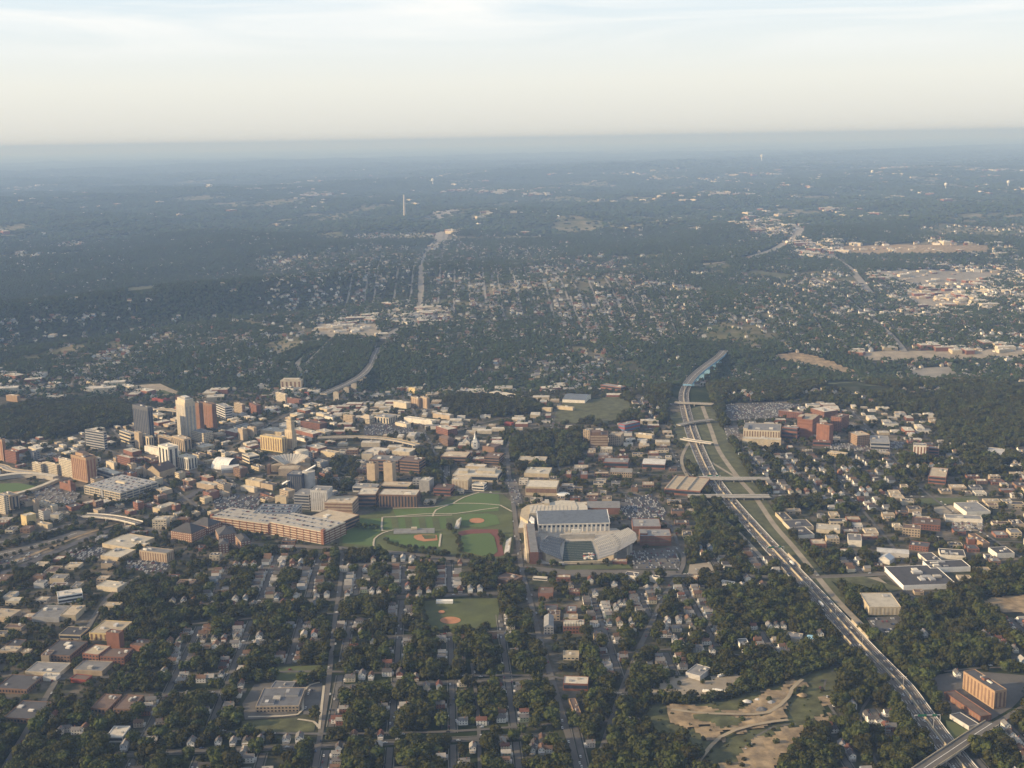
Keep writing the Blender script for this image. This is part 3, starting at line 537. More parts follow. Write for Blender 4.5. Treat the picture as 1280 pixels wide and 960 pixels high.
MAIN = [([(-100, 655), (62, 642), (109, 648)], 16), ([(172, 658), (210, 668), (250, 672), (330, 682), (430, 686), (520, 694), (640, 709), (693, 718), (780, 720), (912, 720), (960, 722), (1010, 722), (1105, 718), (1200, 712)], 17),
 ([(634, 560), (636, 590), (643, 640), (650, 700), (652, 715), (661, 745), (675, 800), (690, 850), (705, 902), (722, 960), (745, 1060)], 16), ([(842, 683), (853, 692), (854, 706), (846, 722), (833, 741), (810, 788), (796, 817), (775, 870), (752, 940)], 15),
 ([(-10, 985), (20, 937), (60, 868), (98, 806), (127, 757), (150, 735), (190, 712), (225, 690)], 15), ([(392, 970), (401, 915), (411, 850), (418, 780), (425, 730), (428, 690)], 13), ([(600, 1000), (598, 900), (590, 830)], 9),
 ([(150, 790), (300, 775), (420, 768), (530, 792), (625, 790), (680, 795)], 10), ([(50, 850), (300, 842), (411, 840), (560, 845), (690, 846), (735, 862), (800, 868)], 11),
 ([(737, 821), (800, 815), (870, 812), (960, 826)], 8), ([(30, 925), (200, 915), (401, 918), (560, 915), (700, 905), (800, 900)], 10), ([(0, 547), (85, 540), (140, 528), (168, 526), (200, 515)], 18), ([(138, 535), (145, 542), (152, 549)], 12), ([(235, 590), (312, 600), (340, 590), (396, 585), (460, 600), (530, 598), (560, 612), (634, 618)], 15),
 ([(195, 582), (235, 590)], 12), ([(225, 690), (262, 668), (300, 640), (340, 600)], 12), ([(290, 560), (320, 540), (360, 518), (400, 495), (407, 491)], 14), ([(300, 610), (280, 595), (250, 578), (220, 560)], 12), ([(80, 600), (120, 585), (160, 565), (200, 550), (250, 520)], 12),
 ([(100, 545), (160, 575), (200, 600), (255, 640)], 12), ([(400, 560), (520, 558), (620, 545), (700, 530), (760, 525)], 12), ([(560, 612), (552, 590), (540, 560), (520, 520), (500, 490)], 12), ([(634, 560), (645, 545), (700, 535), (820, 537), (850, 533)], 12),
 ([(660, 590), (760, 590), (840, 596), (875, 600)], 10), ([(760, 612), (820, 623), (870, 624)], 12), ([(775, 612), (800, 640), (835, 655), (850, 690)], 10), ([(700, 505), (690, 540), (700, 590)], 9), ([(560, 545), (600, 530), (650, 520), (700, 515)], 12), ([(340, 500), (450, 500), (540, 506)], 10), ([(396, 550), (350, 572), (335, 590)], 12),
 ([(820, 503), (845, 506)], 12), ([(890, 507), (940, 505), (1000, 500), (1060, 492)], 12), ([(890, 528), (960, 522), (1020, 517), (1100, 545), (1170, 575)], 13), ([(888, 555), (905, 556)], 12), ([(850, 552), (800, 548), (760, 545)], 12), ([(960, 600), (1060, 602)], 9), ([(955, 623), (1060, 622), (1180, 622), (1300, 626), (1400, 630)], 9),
 ([(838, 560), (848, 580), (870, 600)], 9), ([(1046, 560), (1046, 600), (1084, 645), (1110, 676), (1130, 700)], 11), ([(1060, 510), (1100, 550), (1140, 600), (1190, 640), (1280, 700)], 10),
 ([(1000, 560), (1100, 565), (1200, 580), (1300, 590)], 10), ([(1160, 670), (1230, 676), (1320, 680)], 10), ([(1212, 923), (1245, 905), (1280, 884), (1340, 850), (1400, 825)], 15), ([(1255, 900), (1290, 935), (1330, 975)], 8), ([(1105, 717), (1140, 745), (1180, 760)], 8), ([(1180, 840), (1240, 835), (1320, 838)], 8),
 ([(1052, 830), (1035, 845), (1030, 870), (1045, 895)], 5), ([(1041, 868), (1037, 880), (1046, 895), (1054, 905)], 5), ([(945, 960), (930, 945), (935, 930), (965, 910), (1000, 905)], 6), ([(1090, 870), (1075, 895), (1085, 930), (1100, 965)], 7)]
road('frontage_road', [(878, 508), (889, 538), (899, 564), (923, 598), (944, 622), (968, 657), (995, 688), (1042, 746), (1080, 785)], 10, 'gravel', lines=False, walk=False); road('slip_road', [(862, 552), (852, 575), (862, 600), (895, 640), (925, 668), (955, 700)], 7, 'gravel', lines=False, walk=False); road('slip_road', [(884, 575), (900, 585), (925, 600)], 6, 'gravel', lines=False, walk=False)
for p, w in MAIN: road('street', p, w*.5, 'road' if w > 12 else 'oldasphalt', lines=False, walk=w > 12)
for p in ([(495, 646), (530, 643), (569, 642.5), (600, 638), (623, 635)], [(491, 636), (542, 634.5), (566, 630), (600, 630), (625, 632)], [(566, 630), (580, 622), (599, 616)], [(541, 646), (545, 638), (560, 632)], [(467, 684), (468, 674), (478, 667), (485, 665)], [(478, 647), (478, 664), (492, 663)], [(551, 668), (549, 684)],
          [(479, 647), (565, 644.5)], [(625, 632), (640, 640)], [(310, 897), (372, 894), (378, 880), (380, 865), (388, 857), (400, 854)], [(372, 900), (392, 903), (398, 910)], [(399, 912), (405, 858)]): road('footpath', p, 3.2, 'path', .9, lines=False, walk=False)
for p in ([(839, 890), (870, 894), (920, 896), (960, 894), (985, 875), (990, 864), (1003, 852)], [(985, 903), (940, 910), (900, 925), (870, 960)]): road('dirt_track', p, 5, 'packed', 3.4, lines=False, walk=False)
for p, w in (([(929, 325), (945, 321), (961, 316), (980, 306), (995, 297), (999, 288), (990, 282), (984, 280), (1010, 272), (1044, 258)], 70), ([(905, 330), (850, 345), (800, 352)], 14), ([(522, 410), (526, 370), (530, 322), (537, 310), (549, 299)], 28), ([(548, 300), (552, 280), (545, 262), (525, 236)], 60), ([(480, 425), (500, 412), (522, 408)], 34), ([(995, 297), (1040, 320), (1070, 345), (1090, 370)], 34), ([(330, 385), (400, 382), (470, 384)], 16),
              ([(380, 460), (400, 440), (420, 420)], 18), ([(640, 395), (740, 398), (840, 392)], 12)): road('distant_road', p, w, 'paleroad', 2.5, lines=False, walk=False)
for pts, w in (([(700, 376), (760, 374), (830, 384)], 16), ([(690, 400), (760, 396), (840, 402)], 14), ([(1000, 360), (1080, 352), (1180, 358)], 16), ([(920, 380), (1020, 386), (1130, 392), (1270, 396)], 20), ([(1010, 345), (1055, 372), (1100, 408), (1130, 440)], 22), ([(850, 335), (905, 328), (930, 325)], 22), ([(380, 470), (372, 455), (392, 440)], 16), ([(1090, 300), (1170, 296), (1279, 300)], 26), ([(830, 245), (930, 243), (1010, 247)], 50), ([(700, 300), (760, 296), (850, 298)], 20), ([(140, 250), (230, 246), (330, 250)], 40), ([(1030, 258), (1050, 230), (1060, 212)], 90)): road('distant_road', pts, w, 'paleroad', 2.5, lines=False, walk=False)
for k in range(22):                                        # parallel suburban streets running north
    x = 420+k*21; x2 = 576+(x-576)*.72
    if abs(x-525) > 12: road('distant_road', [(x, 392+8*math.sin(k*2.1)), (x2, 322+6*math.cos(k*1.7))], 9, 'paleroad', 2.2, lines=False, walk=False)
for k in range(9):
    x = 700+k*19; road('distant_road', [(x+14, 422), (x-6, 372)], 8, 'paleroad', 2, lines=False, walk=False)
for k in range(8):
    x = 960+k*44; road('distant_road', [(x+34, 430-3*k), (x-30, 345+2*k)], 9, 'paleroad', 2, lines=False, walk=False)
# bridges
bridge('high_bridge', 'long curved road bridge on tall piers crossing the wooded valley behind downtown', [(404, 492), (430, 481), (450, 470), (462, 458), (468, 445), (474, 432), (482, 422)], 20, 2.5, pier=55, thick=3, wallm='concrete')
bridge('motorway_bridge', 'high motorway bridge with blue steelwork over the valley on the right', [(859, 480), (866, 471), (876, 462), (888, 453), (899, 445), (905, 438)], 24, 2.2, pier=70, thick=5, wall='skyblue')
bridge('overpass', 'northernmost road overpass crossing the motorway behind the meadow', [(843, 503), (868, 504), (892, 505)], 12, 7, m='paleroad')
bridge('overpass', 'slanting overpass carrying a road towards the hospital', [(848, 531), (868, 527), (892, 524)], 13, 7, m='paleroad')
bridge('overpass', 'white-walled overpass in front of the slanting one', [(852, 548), (868, 551), (890, 554)], 13, 7, m='paleroad', wallm='white')
bridge('overpass', 'upper one of the two long overpasses beside the ridged tan roof', [(873, 597), (905, 598), (940, 598), (962, 598)], 14, 7, pier=24, m='paleroad', wallm='lightgrey')
bridge('overpass', 'lower one of the two long overpasses, nearest the motorway bend', [(860, 620), (905, 620), (940, 620), (962, 620)], 16, 7, pier=24, m='paleroad', wallm='lightgrey')
bridge('overpass', 'short bridge carrying the main street over the railway, curved with white walls', [(106, 644), (118, 644.5), (135, 646), (152, 648.5), (174, 654)], 17, 8, wallm='white', par=2)
bridge('overpass', 'elevated road at the left edge behind the ballpark', [(-60, 574), (0, 582), (12, 587), (44, 591)], 16, 8, pier=25, m='paleroad', wallm='sand')
bridge('elevated_ramp', 'curved elevated tan ramp in the middle of the city', [(397, 547), (425, 546), (450, 546), (480, 548), (500, 551), (522, 556)], 14, 9, pier=30, m='paleroad', wallm='sand', cat='ramp')
bridge('overpass', 'small pale bridge between the dark tower and the tall pale tower', [(196, 511), (210, 512), (224, 514)], 14, 7, m='paleroad', wallm='sand')
bridge('overpass', 'road bridge over the motorway in the bottom right corner', [(1120, 985), (1158, 958), (1185, 940), (1212, 922), (1240, 904)], 16, 9, pier=22, m='road', wallm='sand', par=1.5)
# ------------------------------------------------------------------ buildings
UB = MB().box(-.5, .5, -.5, .5, 0, 1, bottom=True)
_ub = {}
def ubox(m):
    if m not in _ub: _ub[m] = UB.mesh('box_'+m, [M[m]])
    return _ub[m]
def pbox(name, m, root, x0, x1, y0, y1, z0, z1):
    return inst(name, ubox(m), root, ((x0+x1)/2, (y0+y1)/2, z0), 0, (x1-x0, y1-y0, z1-z0))
def frame(K, L, d):
    """K near/right base corner, L left base corner (photo px), d depth: px seen to the right if >0, metres if <0"""
    k, l = G(*K), G(*L); e = (k-l).to_2d(); w = e.length; u = e.normalized(); v = Vector((-u.y, u.x))
    if v.y < 0 and abs(v.y) > .3: v = -v
    if d > 0:
        D = 10.
        for _ in range(12):
            q = k+Vector((v.x, v.y, 0))*D; x = float(proj(np.array(q))[0]); D *= max(.4, min(2.5, d/max(.3, x-K[0])))
        D = max(8, D)
        if D > 105: D = max(14, min(.8*w, 45))
    else: D = -d
    c = (k.to_2d()+l.to_2d())/2+v*D/2; rz = math.atan2(u.y, u.x)
    base = min(float(hgt(*(k.to_2d()))), float(hgt(*(l.to_2d()))), float(hgt(c.x, c.y)))
    return Vector((c.x, c.y, base)), rz, w, D
WC = {'white': 'glass', 'cream': 'darkgrey', 'tan': 'brown'}
def facade(root, w, d, h, style, n, pane='glass', z0=0, x0=None, x1=None, y0=None, y1=None, base=0):
    x0 = -w/2 if x0 is None else x0; x1 = w/2 if x1 is None else x1; y0 = -d/2 if y0 is None else y0; y1 = d/2 if y1 is None else y1
    e = .18; W_, D_ = x1-x0, y1-y0
    if style == 'b':
        fh = (h-z0)/n
        for i in range(n):
            za = z0+fh*(i+.34); zb = z0+fh*(i+.84); pbox('window_band', pane, root, x0+.8, x1-.8, y0-e, y0+.3, za, zb)
            pbox('window_band', pane, root, x1-.3, x1+e, y0+.8, y1-.8, za, zb); pbox('window_band', pane, root, x0-e, x0+.3, y0+.8, y1-.8, za, zb)
    elif style == 'p':
        for i in range(n):
            a = x0+W_*(i+.28)/n; pbox('window_bay', pane, root, a, a+W_*.44/n, y0-e, y0+.3, z0+(h-z0)*.07+base, h-(h-z0)*.09)
        m_ = max(2, int(round(n*D_/W_))); m_ = min(m_, 14)
        for i in range(m_):
            a = y0+D_*(i+.28)/m_; b = a+D_*.44/m_
            pbox('window_bay', pane, root, x1-.3, x1+e, a, b, z0+(h-z0)*.07, h-(h-z0)*.09); pbox('window_bay', pane, root, x0-e, x0+.3, a, b, z0+(h-z0)*.07, h-(h-z0)*.09)
    elif style == 'g':
        mb = MB(); fl = max(1, int((h-z0)/3.6)); fh = (h-z0)/fl; nx = max(2, int(W_/4.2)); ny = max(2, int(D_/4.2))
        for f in range(fl):
            za = z0+fh*(f+.3); zb = z0+fh*(f+.78)
            for i in range(nx): a = x0+W_*(i+.25)/nx; mb.add([(a, y0-e, za), (a+W_*.5/nx, y0-e, za), (a+W_*.5/nx, y0-e, zb), (a, y0-e, zb)], [(0, 1, 2, 3)])
            for i in range(ny):
                a = y0+D_*(i+.25)/ny; b = a+D_*.5/ny
                mb.add([(x1+e, a, za), (x1+e, b, za), (x1+e, b, zb), (x1+e, a, zb)], [(0, 1, 2, 3)]); mb.add([(x0-e, b, za), (x0-e, a, za), (x0-e, a, zb), (x0-e, b, zb)], [(0, 1, 2, 3)])
        tag(mb.obj('windows', pane, root), kind='stuff')
def roofing(root, w, d, h, roof, wall, kind='flat', units=2, seed=0):
    r = random.Random(seed)
    if kind == 'flat':
        pbox('roof', roof, root, -w/2+.5, w/2-.5, -d/2+.5, d/2-.5, h-.3, h+.25)
        mb = MB(); t = .5
        for a in ((-w/2, w/2, -d/2, -d/2+t), (-w/2, w/2, d/2-t, d/2), (-w/2, -w/2+t, -d/2+t, d/2-t), (w/2-t, w/2, -d/2+t, d/2-t)): mb.box(*a, h-.01, h+.95)
        mb.obj('parapet', wall, root)
        for _ in range(units):
            a = r.uniform(.06, .18)*w; b = r.uniform(.08, .2)*d; x = r.uniform(-.36, .36)*w; y = r.uniform(-.32, .32)*d
            pbox('roof_unit', r.choice(['lightgrey', 'grey', 'concrete', 'white']), root, x-a/2, x+a/2, y-b/2, y+b/2, h+.2, h+r.uniform(1.5, 3.2))
    elif kind == 'gable':
        mb = MB()
        if w > d:
            mb.gable(-d/2, d/2, -w/2, w/2, h, h+d*.3, 0, 1, .4); mb.v = [(-y, x, z) for x, y, z in mb.v]
        else: mb.gable(-w/2, w/2, -d/2, d/2, h, h+w*.3, 0, 1, .4)
        mb.obj('roof', [roof, wall], root)
    elif kind == 'low':
        mb = MB()
        mb.gable(-d/2, d/2, -w/2, w/2, h, h+d*.08, 0, 1, .4); mb.v = [(-y, x, z) for x, y, z in mb.v]; mb.obj('roof', [roof, wall], root)
    elif kind == 'hip': MB().hip(-w/2, w/2, -d/2, d/2, h, h+min(w, d)*.3).obj('roof', roof, root)
    elif kind == 'pyr':
        MB().hip(-w/2, w/2, -d/2, d/2, h, h+min(w, d)*.42, ov=.6).obj('roof', roof, root)
def bldg(name, label, K, L, d, hp_, wall, roof='roofpale', style='g', n=4, cat='building', rk='flat', units=2, tops=(), pane='glass', group=None, autolab=False):
    loc, rz, w, D = frame(K, L, d); h = max(3.2, hp_*mpp(loc)*1.03/math.cos(math.radians(13)))
    root = empty(name, loc, rz)
    if autolab: auto(root, label, cat, group, K[0], K[1])
    else: tag(root, label, cat, group)
    pbox('wall', wall, root, -w/2, w/2, -D/2, D/2, -2, h)
    if style: facade(root, w, D, h, style, n, pane)
    roofing(root, w, D, h, roof, wall, rk, units, int(K[0]*7+K[1]))
    for t in tops:                                          # upper storeys: fractions of the plan, height in px, wall
        x0, x1, y0, y1, hh = t[:5]; wm = t[5] if len(t) > 5 else wall; hz = h+hh*mpp(loc)
        a, b, c_, e_ = -w/2+x0*w, -w/2+x1*w, -D/2+y0*D, -D/2+y1*D
        k = pbox('upper_block', wm, root, a, b, c_, e_, h+.3, hz)
        if style and hh > 4: facade(root, w, D, hz, style, n if style == 'p' else max(1, int(n*hh/hp_)), pane, h+.5, a, b, c_, e_)
        pbox('upper_roof', roof, root, a+.4, b-.4, c_+.4, e_-.4, hz-.1, hz+.3)
    cs, sn = math.cos(rz), math.sin(rz)
    fp = [(loc.x+x*cs-y*sn, loc.y+x*sn+y*cs) for x, y in ((-w/2, -D/2), (w/2, -D/2), (w/2, D/2), (-w/2, D/2))]
    occ_poly(fp, 2, 3)
    f2 = [(loc.x+x*cs-y*sn, loc.y+x*sn+y*cs-q) for x, y, q in ((-w/2, -D/2, 2), (w/2, -D/2, 2), (w/2, -D/2, 16), (-w/2, -D/2, 16))]; TMP.append(f2)
    return root, w, D, h
B = bldg; TMP = []
# --- downtown towers
B('office_tower', 'dark charcoal slab office tower, left of the tall pale tower downtown', (188, 556), (169, 551), 6, 42, 'darkgrey', 'roofdark', 'p', 9, 'tower', pane='navy')
r, w, D, h = B('skyscraper', 'tallest pale stone tower downtown with sunlit stepped left face', (234, 550), (222.5, 545), 13, 42, 'cream', 'lightgrey', 'p', 7, 'tower', tops=[(.1, .95, .1, .9, 4), (.3, .8, .25, .75, 6)], pane='grey')
B('office_tower', 'red-brown tower just behind the tallest pale tower', (251, 541), (243, 539), 5, 34, 'brown', 'roofdark', 'p', 5, 'tower', pane='redbrick')
B('office_tower', 'broad red-brown tower to the right of the tallest tower', (267, 537), (252, 533), 5, 29, 'brown', 'roofbrown', 'p', 7, 'tower', pane='brick')
B('office_block', 'grey white-banded block right behind the broad red-brown tower', (282, 524), (271, 520), 9, 14, 'lightgrey', 'roofgrey', 'b', 5)
B('office_block', 'plain tan block behind downtown, right of the white-banded one', (303, 517), (293, 515), 4, 11, 'tan', 'rooftan', 'g'); B('office_block', 'red-brown narrow block right of the plain tan block', (321, 519), (312, 516), 6, 12, 'brick', 'roofbrown', 'g')
B('office_block', 'pale grid-fronted block with square windows left of the dark tower', (164, 556), (150, 551), 7, 12, 'cream', 'roofgrey', 'b', 3); B('office_tower', 'grey concrete slab tower with white edge standing left of downtown', (131, 563), (108, 559), 4, 20, 'grey', 'roofgrey', 'b', 7, 'tower')
B('office_tower', 'slender tan tower, leftmost of the pair in front of the dark tower', (175, 561), (169, 559), 3, 18, 'tan', 'rooftan', None); B('office_block', 'stocky sunlit tan block beside the slender tan tower', (187, 562), (176, 558), 6, 14, 'sand', 'rooftan', 'p', 3)
B('office_block', 'long sunlit tan block with rows of windows in front of the tallest tower', (215, 560), (196, 555), 5, 11, 'tan', 'rooftan', 'g'); B('office_block', 'tan stone block with ribbed front below the tallest tower', (231, 566), (216, 561), 9, 15, 'tan', 'rooftan', 'p', 6)
B('office_block', 'low cream block between the two large red-brown and pale towers', (255, 553), (240, 549), 12, 10, 'cream', 'roofgrey', 'g'); B('low_building', 'low white block in front of the stocky tan block', (199, 570), (181, 566), 5, 8, 'white', 'rooflight', None)
B('bank_tower', 'tall white tower with dark central window column in its sunlit face', (212, 588), (199.5, 584), 13, 26, 'white', 'rooflight', 'p', 3, 'tower'); B('office_block', 'white block with vertical window slots right of the white tower', (236, 588), (223, 585), 11, 14, 'white', 'roofpale', 'p', 5)
B('low_building', 'small tan brick block between the white tower and slotted white block', (223, 586), (216, 583), 3, 13, 'tan', 'rooftan', 'g'); B('brick_hall', 'low red brick hall with rounded corner behind the old church', (163, 583), (147, 579), 6, 9, 'redbrick', 'roofpale', 'g')
B('low_building', 'small yellow-cream block left of the red brick hall', (143, 588), (133, 585), 4, 8, 'cream', 'roofpale', None); B('office_block', 'block in shade with pale roof right of the hotel tower', (143, 603), (122, 596), 10, 9, 'grey', 'roofpale', 'b', 2)
B('hotel_tower', 'orange-lit brick tower with ribbed front, tallest on the far left', (110, 604), (91, 599), 12, 28, 'orange', 'roofbrown', 'p', 8, 'tower', tops=[(.2, .7, .2, .8, 4)], pane='brick'); B('office_block', 'sunlit cream block attached left of the orange tower', (91, 598), (75, 594), 5, 19, 'cream', 'roofpale', 'g')
B('office_block', 'low cream block with many windows, left one of the two by the ballpark', (52, 593), (41, 590), 3, 11, 'cream', 'rooftan', 'g'); B('office_block', 'low cream block with many windows, right one of the two by the ballpark', (72, 595), (54, 591), 4, 12, 'cream', 'rooftan', 'g')
B('brick_building', 'small red brick building with square tower below the orange tower', (89, 615), (75, 611), 6, 8, 'redbrick', 'roofbrown', None, tops=[(.78, 1, 0, .5, 5)]); B('orange_building', 'orange sunlit building at the very left edge', (5, 577), (-12, 573), 4, 24, 'orange', 'roofbrown', 'p', 5, pane='brick')
B('brick_building', 'plain dark brick block beside the orange edge building', (21, 580), (7, 577), 3, 13, 'brick', 'roofbrown', 'g'); B('office_block', 'cream tower at left edge with shaded right side, behind the yellow-walled works', (7, 643), (-6, 640), 6, 20, 'cream', 'roofgrey', 'g')
B('office_block', 'grey and cream block right beside the left edge cream tower', (16, 638), (4, 634), 9, 16, 'tan', 'roofgrey', 'p', 3); B('yellow_works', 'bright yellow-walled low works near the left edge', (34, 658), (27, 656), 12, 11, 'yellow', 'roofpale', None); B('low_building', 'low yellow-roofed shed right of the bright yellow works', (60, 661), (45, 658), 6, 4, 'sand', 'rooftan', None)
B('chimney_tower', 'small square brick tower standing alone near the curved overpass', (45, 640), (42, 639), 1.5, 13, 'tan', 'roofbrown', None, cat='tower'); B('long_building', 'long sunlit shed with pale roof beside the railway', (200, 642), (191, 640), 21, 5, 'sand', 'roofpale', None)
B('tan_building', 'low tan flat-roofed building behind the campus car lot', (268, 614), (246, 610), 8, 6, 'tan', 'roofpale', None); B('white_block', 'white and dark boxy block above the fan-roofed concert hall', (312, 580), (303, 576), 13, 8, 'cream', 'roofpale', 'b', 2)
B('office_block', 'small sunlit tan block, left one of the pair left of the ribbed block', (304, 551), (298, 549), 6, 13, 'tan', 'rooftan', None); B('office_block', 'small sunlit tan block, right one of the pair left of the ribbed block', (318, 550), (310, 548), 3, 14, 'tan', 'rooftan', None)
B('ribbed_block', 'bright yellow ribbed office block with tall vertical windows', (353, 566), (326, 562), 6, 17, 'yellow', 'rooftan', 'p', 9, pane='brown'); B('stepped_tower', 'stepped cream art deco tower rising behind the yellow ribbed block', (366, 562), (357, 560), 5, 22, 'sand', 'rooftan', 'p', 3, 'tower', tops=[(.25, .9, .1, .9, 12), (.4, .75, .3, .7, 16)], pane='tan')
B('long_building', 'long pale industrial building behind the yellow ribbed block', (352, 545), (326, 542), 12, 4, 'sand', 'roofpale', None); B('brick_building', 'dark brick block right of the stepped cream tower', (400, 538), (376, 534), 9, 7, 'brick', 'roofbrown', 'g')
B('apartment_block', 'cream apartment block with five white vertical bays near the valley', (377, 488), (351, 487), -24, 12, 'cream', 'roofpale', 'p', 5, pane='brown', tops=[(.1, .9, .2, .8, 2)])
B('cream_building', 'cream block with stepped roof behind downtown, below the apartment block', (357, 503), (345, 501), 3, 10, 'cream', 'roofpale', 'g'); B('brick_building', 'low red brick block right of the stepped cream block', (374, 506), (359, 505), 4, 8, 'brick', 'roofbrown', 'g')
B('low_building', 'red low shop with flat roof on the ridge behind downtown', (204, 503), (190, 501), -25, 3, 'red', 'red', None, units=0); B('low_building', 'small red awning building below the apartment block', (386, 494), (376, 493), -15, 3, 'red', 'roofbrown', None, units=0)
B('long_cream_hall', 'long white hall with sunlit end on the wooded hill at left', (134, 490), (104, 487), -30, 5, 'white', 'rooflight', None); B('industrial_building', 'orange and tan industrial block among trees far left', (22, 503), (8, 501), 4, 7, 'orange', 'rooftan', None)
B('brown_building', 'brown terrace block, left of two near the high bridge foot', (523, 510), (514, 508), 4, 12, 'tan', 'roofgrey', 'p', 4, pane='brown'); B('brown_building', 'brown terrace block, right of two near the high bridge foot', (534, 511), (526, 509), 3, 13, 'tan', 'roofgrey', 'p', 4, pane='brown'); B('low_building', 'cream low roof block left of the brown terrace blocks', (508, 511), (492, 509), 6, 7, 'cream', 'roofpale', None)
B('yellow_building', 'bright yellow sunlit block in the trees near the high bridge foot', (519, 494), (511, 493), 2, 8, 'yellow', 'roofpale', None); B('low_building', 'tan gabled block, leftmost of three behind the lot', (441, 530), (429, 528), 3, 9, 'tan', 'rooftan', 'g'); B('low_building', 'tan hipped block in the middle of three behind the lot', (462, 530), (449, 528), 8, 6, 'cream', 'rooftan', 'g', rk='hip')
B('low_building', 'cream block with grey-green roof, rightmost of three behind the lot', (486, 530), (468, 528), 11, 7, 'cream', 'roofgrey', 'p', 5); B('white_hall', 'long bright white-roofed hall right of the car lot', (540, 532), (505, 527), 5, 5, 'white', 'rooflight', None); B('white_hall', 'lower white-roofed shed in front of the long white hall', (508, 535), (494, 532), 6, 4, 'cream', 'rooflight', None)
B('brick_works', 'dark brick works with flat pale roof above the white steeple', (560, 546), (545, 541), 12, 8, 'brick', 'roofpale', 'g'); B('brick_hall', 'brown brick hall left of the white steeple', (560, 558), (549, 554), 8, 8, 'brown', 'roofbrown', 'g', rk='hip'); B('low_building', 'white-roofed low block right of the long bright white hall', (562, 525), (541, 522), 5, 5, 'tan', 'rooflight', None)
B('tan_hall', 'sand-walled low hall right of the elevated ramp start', (419, 573), (401, 570), 6, 6, 'sand', 'rooftan', None); B('pale_hall', 'pale flat hall, left of two below the elevated ramp', (478, 571), (457, 569), -35, 5, 'lightgrey', 'rooflight', None); B('pale_hall', 'pale flat hall, right of two below the elevated ramp', (512, 571), (490, 569), -35, 5, 'cream', 'roofpale', None)
# --- campus
B('campus_hall', 'wide brown hall with dark slot windows and long tan roof near the steeple', (583, 579), (551, 578), -45, 7, 'brown', 'rooftan', 'b', 2); B('brown_block', 'square brown block right of the white steeple', (624, 582), (605, 581), -40, 9, 'brown', 'roofbrown', 'b', 3); B('brown_block', 'upper brown block behind the square brown block', (618, 566), (603, 564), -30, 6, 'brown', 'roofbrown', None)
B('tan_tower', 'tan brick tower, left one of the twin towers', (469, 603), (459, 602), -17, 22, 'tan', 'roofbrown', None, cat='tower', tops=[(.3, .7, .3, .7, 2)]); B('tan_tower', 'tan brick tower, right one of the twin towers', (491, 605), (480, 604), -17, 25, 'tan', 'roofbrown', None, cat='tower', tops=[(.3, .7, .3, .7, 2)])
B('classroom_block', 'grey-brown classroom block behind the twin tan towers', (498, 590), (462, 588), -40, 13, 'brown', 'roofgrey', 'b', 3); B('classroom_block', 'brown slab with banded windows right of the twin tan towers', (524, 592), (500, 590), 8, 14, 'brown', 'roofbrown', 'b', 4)
B('flat_hall', 'shaded hall with bright cream flat roof left of the long campus hall', (470, 633), (447, 633), -45, 14, 'brown', 'roofpale', 'b', 3); B('long_hall', 'long campus hall with pale roof and dark glazed front', (521, 635), (474, 634), -38, 15, 'brown', 'roofpale', 'p', 12); B('low_hall', 'low tan hall behind the long campus hall', (512, 613), (476, 612), -28, 5, 'tan', 'rooftan', 'b', 1); B('low_hall', 'low grey hall with cream edge above the cream flat roof', (470, 616), (441, 615), -25, 6, 'lightgrey', 'roofgrey', 'b', 1)
B('grey_block', 'grey concrete block right of the long campus hall', (537, 616), (524, 615), -25, 14, 'grey', 'roofpale', None); B('brick_hall', 'brown brick hall beside the campus lawn with flat roof', (563, 620), (542, 619), -32, 8, 'brick', 'roofbrown', 'b', 2)
B('campus_complex', 'cream terraced campus complex, lower front wing with pale panels', (585, 612), (565, 611), -32, 11, 'cream', 'rooftan', 'p', 5, pane='tan'); B('campus_complex', 'wide upper wing of the cream campus complex with tan roof', (622, 603), (566, 601), -50, 7, 'cream', 'roofpale', 'b', 1, tops=[(.1, .3, .3, .7, 3), (.5, .9, .4, .9, 3)]); B('campus_complex', 'white gabled end wing of the cream campus complex', (605, 614), (590, 613), -20, 7, 'white', 'roofpale', 'b', 2)
B('campus_complex', 'small pale wing at back of the cream campus complex', (606, 589), (582, 588), -20, 5, 'sand', 'rooflight', None)
B('slab_block', 'grey ribbed slab, left one of the trio above the brick car park', (387, 637), (368, 636), -38, 17, 'grey', 'roofgrey', 'b', 5); B('slab_block', 'grey ribbed slab standing tallest in the middle of the trio', (410, 640), (389, 639), -30, 25, 'lightgrey', 'roofgrey', 'p', 8, pane='grey'); B('slab_block', 'tan panelled block, right one of the trio above the brick car park', (441, 645), (406, 644), -42, 15, 'tan', 'rooftan', 'b', 4, pane='brown')
B('glass_block', 'dark glass block beside the grey round tower', (378, 616), (360, 615), -30, 21, 'navy', 'roofgrey', 'p', 7, pane='darkgrey'); B('tan_strip', 'long flat-roofed tan hall left of the grey slabs', (358, 630), (344, 629), 2.5, 8, 'sand', 'rooftan', None); B('tan_strip', 'low tan block at the foot of the concert hall, left one', (325, 609), (307, 606), 8, 6, 'sand', 'rooftan', None); B('tan_strip', 'low tan block at the foot of the concert hall, right one', (341, 613), (326, 610), 6, 6, 'tan', 'roofdark', None); B('tan_strip', 'low cream block left below the concert hall', (318, 616), (301, 613), 4, 5, 'cream', 'roofpale', None)
B('dormitory', 'brown brick dormitory right of the stadium, back wing with rounded end', (826, 668), (791, 668), -45, 9, 'brick', 'roofgrey', 'b', 2, pane='brown'); B('dormitory', 'brown brick dormitory right of the stadium, longer front wing', (839, 682), (800, 682), -38, 11, 'brick', 'roofgrey', 'b', 3, pane='brown', tops=[(.0, .25, .2, .8, 2)])
